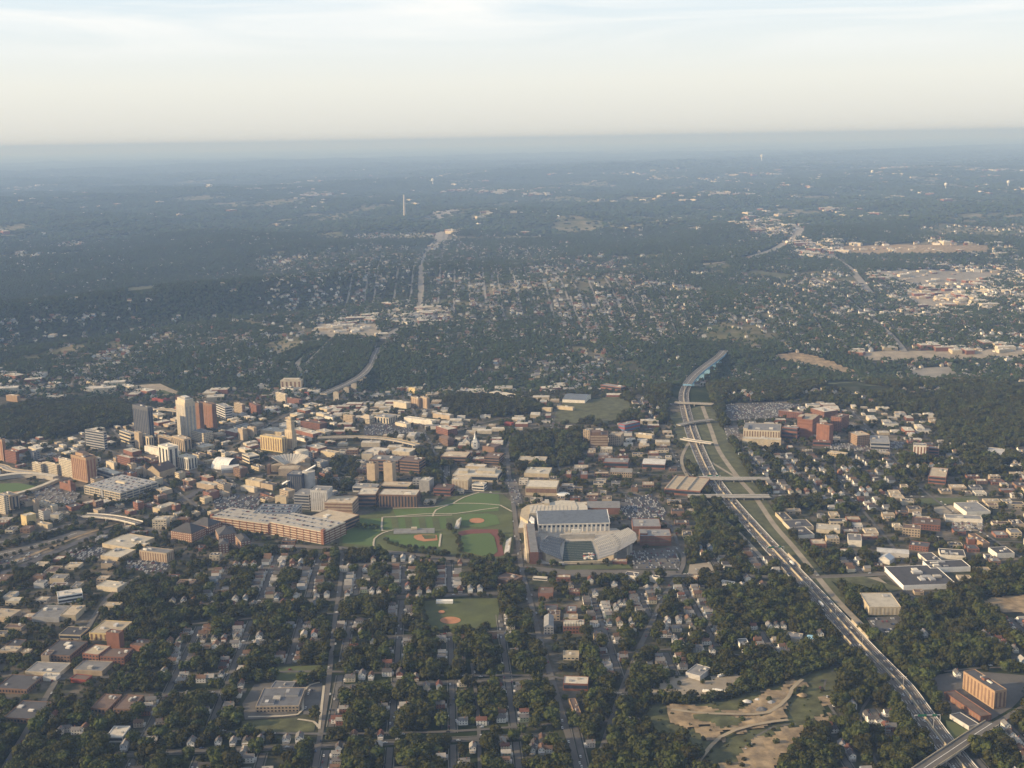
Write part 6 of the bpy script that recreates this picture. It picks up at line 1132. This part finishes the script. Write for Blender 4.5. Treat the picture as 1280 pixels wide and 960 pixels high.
# houses the photograph shows clearly: (x, y, wall, roof, plan, turn)
HAND = [(707, 898), (720, 899), (1155, 795), (828, 796), (836, 795), (843, 802), (852, 806), (862, 812), (872, 814), (890, 816), (845, 789), (831, 786), (770, 762), (775, 757), (781, 757), (747, 737), (714, 735), (738, 728), (744, 745), (722, 742), (455, 740), (465, 741), (474, 741), (510, 736), (549, 738),
        (430, 714), (436, 711), (452, 718), (457, 714), (483, 722), (404, 707), (464, 848), (453, 847), (484, 844), (491, 844), (500, 845), (421, 903), (426, 905), (591, 938), (602, 905), (665, 940), (677, 940), (685, 940), (668, 934), (1078, 893), (1084, 898), (1090, 903), (1098, 904), (1066, 884), (1107, 912), (1113, 913), (1052, 935), (1060, 940), (1064, 948), (1040, 915), (1034, 910),
        (1248, 914), (1257, 910), (1263, 921), (1272, 932), (1276, 941), (1282, 948), (1290, 955), (1264, 788), (1270, 794), (1276, 798), (1283, 790), (1236, 800), (1246, 802), (1256, 808), (1268, 814), (1196, 845), (1231, 796), (961, 785), (970, 785), (979, 785), (948, 790), (940, 786), (1025, 795), (560, 700), (575, 706), (284, 850), (277, 846), (221, 848), (96, 917), (84, 914), (75, 918), (106, 915), (68, 898), (305, 810), (294, 808), (270, 810), (205, 843), (252, 852), (262, 851), (217, 844)]
hoccupied = set()
def place_houses(lots):
    r = random.Random(33); H = []
    def free(x, y, rad=5):
        for a in (-1, 0, 1):
            for b in (-1, 0, 1):
                if int(occ_at(x+a*rad, y+b*rad)): return False
        return True
    for px, py in HAND:
        p = G(px, py)
        if int(occ_at(p.x, p.y)) in (1, 2): continue
        H.append((p.x, p.y, 0 if r.random() < .7 else r.choice(wpool), r.choice(rpool), r.choice([0, 0, 1, 3]), r.choice([0, 0, PI/2]), True)); occ_poly([(p.x-6, p.y-8), (p.x+6, p.y-8), (p.x+6, p.y+7), (p.x-6, p.y+7)], 4)
        occ_poly([(p.x-7, p.y-26), (p.x+7, p.y-26), (p.x+7, p.y-8), (p.x-7, p.y-8)], 5)
    for p, side, al, ac in lots:
        px, py = proj(np.array([p.x, p.y, 0.])); z = chr(zone_at(px, py)); pr = {'R': .62, 'D': .80, 'K': .30, 'r': .5}.get(z, 0)
        if r.random() > pr or not free(p.x, p.y): continue
        d = ac*(-side); rz = math.atan2(d.y, d.x)+PI/2
        H.append((p.x, p.y, r.choice(wpool), r.choice(rpool), r.choice([0, 0, 1, 2, 3]), rz, False)); occ_poly([(p.x-6, p.y-7), (p.x+6, p.y-7), (p.x+6, p.y+6), (p.x-6, p.y+6)], 4)
        if r.random() < .5:
            q = p-fxv(rz)*-14
            q = Vector((p.x, p.y))+ac*side*13+al*4
            if free(q.x, q.y, 2) and ('garage'): GAR.append((q.x, q.y, rz, r.random()))
    return H
GAR = []
def fxv(a): return Vector((math.cos(a), math.sin(a)))
def build_houses(H):
    inview = []
    for h in H:
        px, py = proj(np.array([h[0], h[1], 4.])); d = h[1]
        inview.append((0 if (5 < px < 1275 and py < 955) else 1, 0 if h[6] else 1, d, h, float(px), float(py)))
    inview.sort(key=lambda a: (a[0], a[1], a[2])); k = 0; rest = []
    for a in inview:
        h = a[3]; z = float(hgt(h[0], h[1]))+.3
        if k < 300 and a[0] == 0:
            k += 1; root = empty('house', (h[0], h[1], z), h[5]); sc = 1.0+.12*((k*7) % 5-2)/2
            auto(root, '%s house with %s roof' % (WALLS[h[2]][1], ROOFS[h[3]][1]), 'house', 'detached houses with gabled roofs', a[4], a[5])
            for n, me in kind(h[2], h[3], h[4]): inst(n, me, root)
        else: rest.append((h[0], h[1], z, h[5], 1.05))
    return rest
# ------------------------------------------------------------------ scattering by geometry nodes (only for what is past counting)
def scatter(name, pts, protos, label, seed=1):
    """pts: (x, y, z, rot, scale) rows"""
    pts = np.asarray(pts, np.float32); n = len(pts)
    me = bpy.data.meshes.new(name); me.vertices.add(n); me.vertices.foreach_set('co', pts[:, :3].ravel())
    a = me.attributes.new('turn', 'FLOAT', 'POINT'); a.data.foreach_set('value', pts[:, 3].copy())
    a = me.attributes.new('size', 'FLOAT', 'POINT'); a.data.foreach_set('value', pts[:, 4].copy())
    rg = np.random.default_rng(seed); a = me.attributes.new('pick', 'INT', 'POINT'); a.data.foreach_set('value', rg.integers(0, len(protos), n).astype(np.int32))
    o = link(bpy.data.objects.new(name, me)); col = bpy.data.collections.new(name+'_kinds')
    for i, p in enumerate(protos): q = bpy.data.objects.new('kind_%02d_%s' % (i, name), p); col.objects.link(q)
    g = bpy.data.node_groups.new(name, 'GeometryNodeTree'); g.interface.new_socket('Geometry', in_out='INPUT', socket_type='NodeSocketGeometry'); g.interface.new_socket('Geometry', in_out='OUTPUT', socket_type='NodeSocketGeometry')
    gi = g.nodes.new('NodeGroupInput'); go = g.nodes.new('NodeGroupOutput'); ip = g.nodes.new('GeometryNodeInstanceOnPoints'); ci = g.nodes.new('GeometryNodeCollectionInfo')
    ci.inputs['Collection'].default_value = col; ci.inputs['Separate Children'].default_value = True; ci.inputs['Reset Children'].default_value = True
    def attr(nm, t):
        x = g.nodes.new('GeometryNodeInputNamedAttribute'); x.data_type = t; x.inputs['Name'].default_value = nm; return [s for s in x.outputs if s.enabled][0]
    cx = g.nodes.new('ShaderNodeCombineXYZ'); g.links.new(attr('turn', 'FLOAT'), cx.inputs[2])
    g.links.new(gi.outputs[0], ip.inputs['Points']); g.links.new(ci.outputs[0], ip.inputs['Instance']); ip.inputs['Pick Instance'].default_value = True
    g.links.new(attr('pick', 'INT'), ip.inputs['Instance Index']); g.links.new(cx.outputs[0], ip.inputs['Rotation']); g.links.new(attr('size', 'FLOAT'), ip.inputs['Scale']); g.links.new(ip.outputs[0], go.inputs[0])
    md = o.modifiers.new('scatter', 'NODES'); md.node_group = g
    return tag(o, label, kind='stuff')
def joined(parts):
    V = []; Fq = []; Mi = []; mats = []
    for n, me in parts:
        b = len(V); V += [tuple(v.co) for v in me.vertices]; mb = len(mats); mats += list(me.materials)
        for p in me.polygons: Fq.append(tuple(b+i for i in p.vertices)); Mi.append(mb+p.material_index)
    me = bpy.data.meshes.new('house_small'); me.from_pydata(V, [], Fq); [me.materials.append(m) for m in mats]; me.polygons.foreach_set('material_index', Mi); return me
# ------------------------------------------------------------------ trees
def leaf_mat(name, c0, c1, c2, rnd=.42):
    m, nt, b = new_mat(name); geo = N(nt, 'ShaderNodeNewGeometry'); oi = N(nt, 'ShaderNodeObjectInfo')
    n1 = N(nt, 'ShaderNodeTexNoise', i_Scale=.5, i_Detail=3); nt.links.new(geo.outputs['Position'], n1.inputs['Vector'])
    r = ramp(nt, [(.3, c0), (.5, c1), (.75, c2)], n1.outputs['Fac'])
    n2 = N(nt, 'ShaderNodeTexNoise', i_Scale=.0028, i_Detail=6); nt.links.new(geo.outputs['Position'], n2.inputs['Vector'])
    ad = N(nt, 'ShaderNodeMath', operation='ADD'); nt.links.new(oi.outputs['Random'], ad.inputs[0]); nt.links.new(n2.outputs['Fac'], ad.inputs[1])
    mr = N(nt, 'ShaderNodeMapRange'); mr.inputs[1].default_value = .3; mr.inputs[2].default_value = 1.7; mr.inputs[3].default_value = 1-rnd*1.2; mr.inputs[4].default_value = 1+rnd*1.5; nt.links.new(ad.outputs[0], mr.inputs[0])
    hr = N(nt, 'ShaderNodeMapRange'); hr.inputs[3].default_value = .462; hr.inputs[4].default_value = .525; nt.links.new(oi.outputs['Random'], hr.inputs[0])
    hs = N(nt, 'ShaderNodeHueSaturation'); nt.links.new(mr.outputs[0], hs.inputs['Value']); nt.links.new(hr.outputs[0], hs.inputs['Hue']); nt.links.new(r.outputs[0], hs.inputs['Color']); nt.links.new(hs.outputs[0], b.inputs['Base Color'])
    b.inputs['Roughness'].default_value = .9; b.inputs['Specular IOR Level'].default_value = .1; M[name] = m
leaf_mat('leaf', (.023, .028, .009), (.043, .049, .014), (.094, .095, .026)); leaf_mat('leaf_far', (.028, .042, .016), (.046, .066, .024), (.075, .09, .032), .3)
def ico(sub):
    bm = bmesh.new(); bmesh.ops.create_icosphere(bm, subdivisions=sub, radius=1); V = [tuple(v.co) for v in bm.verts]; Fq = [tuple(v.index for v in f.verts) for f in bm.faces]; bm.free(); return V, Fq
I1, I2 = ico(1), ico(2)
def crown_mesh(seed, R=7, H=13, clumps=22, base=I2, leaves=260, jit=.22, mname='leaf', squash=.85, trunk=False):
    r = random.Random(seed); mb = MB()
    for k in range(clumps):
        a = r.uniform(0, 2*PI); t = (k+.5)/clumps; zz = H*(.34+.5*t); rad = R*math.sqrt(max(.05, 1-((zz/H-.5)/.52)**2))*r.uniform(.35, .86)
        if k == 0: rad = 0; zz = H*.62
        cx, cy = rad*math.cos(a*1+k*2.4), rad*math.sin(a+k*2.4); s = R*r.uniform(.24, .46)*(1.5 if k == 0 else 1)
        V = []
        for x, y, z in base[0]: q = s*r.uniform(1-jit, 1+jit); V.append((cx+x*q, cy+y*q, zz+z*q*squash))
        mb.add(V, base[1])
    for k in range(leaves):
        a = r.uniform(0, 2*PI); t = r.uniform(.2, 1.02); zz = H*t; rad = R*math.sqrt(max(.03, 1-((t-.58)/.46)**2))*r.uniform(.85, 1.12)
        x, y = rad*math.cos(a), rad*math.sin(a); e = r.uniform(.5, 1.15); u = Vector((r.uniform(-1, 1), r.uniform(-1, 1), r.uniform(-1, 1))).normalized()*e; v = u.orthogonal().normalized()*e*.7; c = Vector((x, y, zz)); mb.add([c-u, c-v, c+u, c+v], [(0, 1, 2, 3)])
    if trunk: mb.cyl(0, 0, .5, 0, H*.5, 6, 1, .25)
    return mb.mesh('crown', [M[mname], M['bark']])
def trunk_mesh(seed, H=13):
    r = random.Random(seed); mb = MB().cyl(0, 0, .55, -.5, H*.45, 7, 0, .32)
    for k in range(4):
        a = k*PI/2+r.uniform(0, 1); e = Vector((math.cos(a)*3.2, math.sin(a)*3.2, H*.62)); s = Vector((0, 0, H*.36)); mb.add([s+Vector((.2, 0, 0)), s+Vector((-.1, .17, 0)), s+Vector((-.1, -.17, 0)), e], [(0, 1, 3), (1, 2, 3), (2, 0, 3)])
    return mb.mesh('trunk', [M['bark']])
def near_trees():
    r = np.random.default_rng(4); st = 7.1
    xs = np.arange(-1350, 1350, st); ys = np.arange(1130, 3330, st); X, Y = np.meshgrid(xs, ys); X = (X+r.uniform(-4.2, 4.2, X.shape)).ravel(); Y = (Y+r.uniform(-4.2, 4.2, Y.shape)).ravel()
    Z = hgt(X, Y); px, py = proj(np.stack([X, Y, Z], -1)); ok = (px > -140) & (px < 1420) & (py < 1075); X, Y, Z, px, py = X[ok], Y[ok], Z[ok], px[ok], py[ok]
    zn = zone_at(px, py); pr = np.zeros(len(X))
    for c, v in (('F', .97), ('K', .95), ('R', .83), ('D', .60), ('r', .75), ('C', .24), ('G', .3), ('M', .9)): pr[zn == ord(c)] = v
    pr[(zn == ord('C')) & (px < 300) & (py > 640)] = .5; pr *= 1-.85*open_land(X, Y)
    pr[(zn == ord('C')) & (px < 600) & (py < 650)] = .15
    # clumping
    cl = np.sin(X/31+1.7*np.sin(Y/47))*np.cos(Y/29+1.3*np.sin(X/53)); pr = np.where(zn == ord('F'), pr, pr*(1+.65*cl))
    oc = occ_at(X, Y); keep = (r.random(len(X)) < pr) & (oc == 0)
    for dx, dy in ((3.2, 0), (-3.2, 0), (0, 3.2), (0, -3.2)): keep &= ~np.isin(occ_at(X+dx, Y+dy), (1, 2, 3, 4))
    keep &= ~(np.isin(occ_at(X, Y+9), (1,)) & (r.random(len(X)) < .55))
    X, Y, Z, px, py = X[keep], Y[keep], Z[keep], px[keep], py[keep]
    S = r.choice([.40, .58, .75, .92, 1.12], len(X), p=[.16, .24, .28, .2, .12])*np.where(zone_at(px, py) == ord('C'), .75, 1.12)*r.uniform(.9, 1.1, len(X)); T = r.uniform(0, 2*PI, len(X))
    return X, Y, Z, T, S, px, py
def fringe_rows(X, Y, Z, T, S, px, py):
    """rows of trees the photo shows along fields and banks"""
    r = np.random.default_rng(8); ex = []
    for pts, step, s in (([(428, 686), (470, 689), (520, 692), (560, 697), (600, 701), (640, 705)], 9, .75), ([(425, 655), (440, 660), (470, 662)], 10, .8), ([(625, 668), (632, 690), (640, 704)], 11, .6), ([(480, 676), (500, 685), (545, 688)], 9, .55), ([(690, 708), (740, 707), (790, 708)], 18, .3), ([(663, 668), (700, 669), (745, 668)], 12, .35), ([(560, 660), (572, 672), (576, 690)], 10, .6), ([(806, 880), (860, 880), (905, 873), (950, 861), (1000, 846), (1045, 832)], 8, .8),
                         ([(1004, 712), (1050, 760), (1100, 815), (1130, 850), (1165, 900)], 12, .75), ([(20, 725), (100, 690), (180, 660), (250, 625)], 11, .6), ([(0, 700), (60, 682), (110, 668)], 13, .5), ([(118, 662), (150, 664), (172, 668), (150, 672)], 9, .9), ([(165, 615), (190, 622), (225, 640), (240, 650)], 8, .8), ([(105, 640), (160, 630), (210, 615), (240, 600)], 9, .8), ([(625, 752), (640, 760), (640, 785)], 8, 1), ([(533, 745), (560, 743), (600, 744)], 12, .5)):
        for p in smooth_line([G(*q) for q in pts], step): ex.append((p.x+r.uniform(-3, 3), p.y+r.uniform(-3, 3), s*r.uniform(.8, 1.2)))
    for i in range(230):                                    # scattered bushes on open ground
        px_, py_ = r.uniform(820, 1050), r.uniform(835, 960); p = G(px_, py_)
        if chr(zone_at(px_, py_)) == 'S' and int(occ_at(p.x, p.y)) == 3: ex.append((p.x, p.y, r.uniform(.2, .55)) if r.random() < .45 else (p.x, p.y, .16))
    e = np.array([q for q in ex if int(occ_at(q[0], q[1])) not in (1, 2)]); z = hgt(e[:, 0], e[:, 1]); a, b = proj(np.stack([e[:, 0], e[:, 1], z], -1))
    return [np.concatenate(q) for q in ((X, e[:, 0]), (Y, e[:, 1]), (Z, z), (T, r.uniform(0, 6.28, len(e))), (S, e[:, 2]), (px, a), (py, b))]
# ------------------------------------------------------------------ put it all together
lots_ = neighbourhood()
H_ = place_houses(lots_)
rest_ = build_houses(H_)
place_cars()
small = [joined([p for p in house_kind(WALLS[w][0], ROOFS[q][0], PLANS[pl]) if p[0] in ('wall', 'roof', 'porch')]) for w, q, pl in ((0, 1, 0), (0, 0, 1), (1, 2, 0), (4, 1, 3), (0, 3, 2), (2, 0, 1), (5, 2, 0), (1, 1, 3), (0, 2, 3), (3, 3, 0))]
if rest_: scatter('smaller_houses', rest_, small, 'smaller and half-hidden gabled houses of the neighbourhoods further from the plane')
if GAR:
    gm = [joined([('wall', MB().box(-3, 3, -3.5, 3.5, -1, 2.7).mesh('w', [M[a]])), ('roof', MB().gable(-3, 3, -3.5, 3.5, 2.7, 4.3, 0, 1, .3).mesh('r', [M[b], M[a]]))]) for a, b in (('siding_white', 'shingle_grey'), ('siding_cream', 'shingle_dark'), ('siding_tan', 'shingle_brown'))]
    scatter('back_garages', [(x, y, .2, rz, 1) for x, y, rz, _ in GAR], gm, 'small gabled garages in the back yards behind the houses')
X, Y, Z, T, S, px, py = fringe_rows(*near_trees())
CR = [crown_mesh(i, R=6.2+.5*(i % 3), H=12+1.2*(i % 4)) for i in range(7)]; CRL = [crown_mesh(40+i, R=6.4+.5*(i % 3), H=12+1.2*(i % 4), clumps=17, base=I1 if i % 2 else I2, leaves=150, trunk=True) for i in range(8)]; TR = [trunk_mesh(i) for i in range(3)]
inv_ = (px > 8) & (px < 1272) & (py < 950); order = np.argsort(np.where(inv_, -py*(1)-S*40, 1e9)); first = order[:300]
tone = ['round green', 'broad dark green', 'tall olive green', 'wide spreading', 'full-crowned', 'rough-topped', 'dense green']
for n, i in enumerate(first):
    root = empty('tree', (float(X[i]), float(Y[i]), float(Z[i]))); root.rotation_euler = (0, 0, float(T[i])); s = float(S[i]); root.scale = (s, s, s)
    auto(root, tone[n % 7]+' tree', 'tree', 'broadleaf trees at the near edge of the view', float(px[i]), float(py[i])); inst('crown', CR[n % 7], root); inst('trunk', TR[n % 3], root)
msk = np.ones(len(X), bool); msk[first] = False
scatter('city_trees', np.stack([X[msk], Y[msk], Z[msk], T[msk], S[msk]], -1), CRL, 'thousands of green broadleaf trees filling the yards, banks and woods of the city')
def far_scatter():
    r = np.random.default_rng(12); out = []; hs = []; com = []
    # individual crowns from the valley to the ridges
    def ring(y0, y1, st):
        Xs = []; Ys = []
        half = lambda y: y*.47+150
        ys = np.arange(y0, y1, st)
        for y in ys:
            x = np.arange(-half(y), half(y), st); Xs.append(x+r.uniform(-st*.48, st*.48, len(x))); Ys.append(np.full(len(x), y)+r.uniform(-st*.48, st*.48, len(x)))
        X = np.concatenate(Xs); Y = np.concatenate(Ys); Z = hgt(X, Y); px, py = proj(np.stack([X, Y, Z], -1)); return X, Y, Z, px, py, zone_at(px, py)
    soft = lambda X, Y, px, py: (px+26*(vnoise(X/90, Y/130)-.5)+30*(vnoise(X/300+9, Y/420)-.5), py+11*(vnoise(X/120+30, Y/200)-.5)+14*(vnoise(X/330+70, Y/500)-.5))
    for y0, y1, st, sc in ((3330, 4600, 10.5, 1.0), (4600, 6500, 13, 1.15), (6500, 9000, 18, 1.45)):
        X, Y, Z, px, py, z = ring(y0, y1, st); zs = zone_at(*soft(X, Y, px, py)); z = np.where(np.isin(z, [ord('W'), ord('S')]) | np.isin(zs, [ord('W'), ord('S')]), z, zs); cl = np.sin(X/131+1.7*np.sin(Y/147))*np.cos(Y/189+1.3*np.sin(X/153))
        pr = np.zeros(len(X))
        for c, v in (('F', .96), ('M', .93), ('R', .64), ('D', .5), ('r', .80), ('C', .42), ('G', .2)): pr[z == ord(c)] = v
        pr = pr*np.clip(1.0+.12*cl, 0, 1)*(1-.9*open_land(X, Y)); k = r.random(len(X)) < pr; out.append((np.stack([X[k], Y[k], Z[k]-1, r.uniform(0, 6.28, k.sum()), sc*r.uniform(.7, 1.25, k.sum())], -1)))
        hp2 = np.zeros(len(X)); 
        for c, v in (('R', .09), ('D', .15), ('r', .09), ('F', .016), ('M', .014), ('C', .08)): hp2[z == ord(c)] = v
        cv = vnoise(X/210+5, Y/300+9); hp2 *= np.where(np.isin(z, [ord('F'), ord('M'), ord('r')]), np.where(cv > .68, 2.4, .35), 1)
        row = (np.sin(X/14.) > .2); hp2 *= np.where(np.isin(z, [ord('R'), ord('D')]), np.where(row, 1.6, .4), 1)*(1+.8*cl)*(st/10.5)**2*.8; k2 = (~k) & (r.random(len(X)) < hp2/np.maximum(1-pr, .05)); hs.append(np.stack([X[k2], Y[k2], Z[k2]+.5, r.choice([0, PI/2, .1, 1.6], k2.sum()), np.full(k2.sum(), 1.25*sc)], -1))
        k3 = (z == ord('C')) & (r.random(len(X)) < .035*(st/10.5)**2) ; com.append(np.stack([X[k3], Y[k3], Z[k3]-.5, r.choice([0, PI/2, .2, -.6], k3.sum()), r.uniform(.5, 1.5, k3.sum())*sc], -1))
    mids = [crown_mesh(80+i, R=6.6, H=12+i, clumps=6, base=I1, leaves=26, mname='leaf_far', jit=.2) for i in range(6)]
    scatter('valley_woods', np.concatenate(out), mids, 'unbroken summer woods covering the valley and the ridges beyond the city')
    scatter('distant_houses', np.concatenate(hs), small, 'specks of houses among the trees of the far suburbs')
    cb = []
    for i, (a, b) in enumerate((('white', 'rooflight'), ('sand', 'roofpale'), ('cream', 'rooflight'), ('tan', 'rooftan'), ('white', 'roofgrey'), ('brick', 'roofpale'))):
        w, d, h = 26+9*(i % 3), 20+6*(i % 2), 6+2*(i % 3); cb.append(joined([('w', MB().box(-w/2, w/2, -d/2, d/2, -2, h).mesh('w', [M[a]])), ('r', MB().box(-w/2+.5, w/2-.5, -d/2+.5, d/2-.5, h-.5, h+.4).mesh('r', [M[b]])), ('u', MB().box(-3, 3, -2, 2, h, h+3).mesh('u', [M['lightgrey']]))]))
    # far settlements towards the horizon
    X, Y, Z, px, py, z = ring(9000, 30000, 62); cl = np.sin(X/900+2*np.sin(Y/1400))*np.cos(Y/1300+1.6*np.sin(X/1200)); k = r.random(len(X)) < np.clip(.015+.05*(cl-.35), .002, .05)*.9
    com.append(np.stack([X[k], Y[k], Z[k]+6, r.uniform(0, 3, k.sum()), r.uniform(.8, 2.4, k.sum())], -1))
    for cx, cy, sx_, sy_, n in ((620, 239, 90, 3, 130), (390, 242, 26, 5, 110), (1120, 210, 30, 1.5, 60), (955, 218, 26, 1.5, 40), (890, 243, 60, 2.5, 90), (1240, 213, 40, 2, 50), (965, 278, 36, 6, 90), (650, 266, 60, 2, 30), (1050, 263, 30, 3, 30), (560, 268, 20, 4, 30), (850, 275, 30, 3, 40), (1140, 312, 90, 3, 34), (1180, 372, 70, 12, 80), (1130, 345, 60, 8, 40), (530, 395, 25, 12, 60), (430, 410, 35, 6, 40), (720, 205, 60, 2, 20), (540, 185, 30, 1, 10), (1010, 300, 30, 4, 30), (60, 420, 40, 5, 12), (1210, 352, 50, 6, 22), (1170, 390, 60, 5, 28), (1240, 436, 60, 6, 30), (680, 243, 30, 2, 30)):
        qx = r.normal(cx, sx_*.5, n); qy = r.normal(cy, sy_*.5, n); g = gp(qx, qy); com.append(np.stack([g[:, 0], g[:, 1], g[:, 2]+(3 if cy < 300 else 0), r.choice([0, .3, PI/2], n), r.uniform(.4, 1.3, n)*(1+np.maximum(0, 300-qy)/110)], -1))
    scatter('smaller_buildings', REST_BLOCKS, cb, 'smaller flat-roofed buildings further back among the city blocks') if REST_BLOCKS else None
    scatter('distant_buildings', np.concatenate(com), cb, 'pale specks of far shops, works and warehouses towards the horizon')
    # clumps of canopy on the far plain
    X, Y, Z, px, py, z = ring(9000, 24000, 40); cl = np.sin(X/700+1.7*np.sin(Y/947))*np.cos(Y/889+1.3*np.sin(X/653)); k = r.random(len(X)) < np.clip(.8-.2*cl, 0, .95)*(1-.85*open_land(X, Y))
    X2, Y2, Z2, _, _, _ = ring(24000, 50000, 100); k2 = r.random(len(X2)) < .85*(1-.6*open_land(X2, Y2))
    far = [crown_mesh(120+i, R=19, H=17, clumps=9, base=I1, leaves=0, mname='leaf_far', jit=.22, squash=.6) for i in range(4)]
    scatter('far_woods', np.concatenate([np.stack([X[k], Y[k], Z[k]-3, r.uniform(0, 6.28, k.sum()), r.uniform(.9, 1.7, k.sum())], -1), np.stack([X2[k2], Y2[k2], Z2[k2]-8, r.uniform(0, 6.28, k2.sum()), r.uniform(2.2, 3.6, k2.sum())], -1)]), far, 'far woods thinning into blue haze under the horizon')
far_scatter()
finish_labels()
def nest_parts():
    kids = {}
    for o in C.objects:
        if o.parent is not None: kids.setdefault(o.parent.name, []).append(o)
    for o in list(C.objects):
        if o.type != 'EMPTY' or o.name not in kids: continue
        ch = kids[o.name]; base = {}
        for c in ch: base.setdefault(c.name.split('.')[0], c)
        for host, subs in (('wall', ('window_band', 'window_bay', 'windows', 'window', 'pilaster', 'door', 'porch')), ('roof', ('roof_unit', 'parapet', 'chimney', 'roof_end')), ('core', ('floor_band', 'column')), ('upper_block', ('upper_roof',))):
            h = base.get(host)
            if h is None: continue
            m = Matrix.LocRotScale(h.location, h.rotation_euler, h.scale).inverted()
            for c in ch:
                if c.name.split('.')[0] in subs and c is not h: c.parent = h; c.matrix_parent_inverse = m @ c.matrix_parent_inverse
nest_parts()
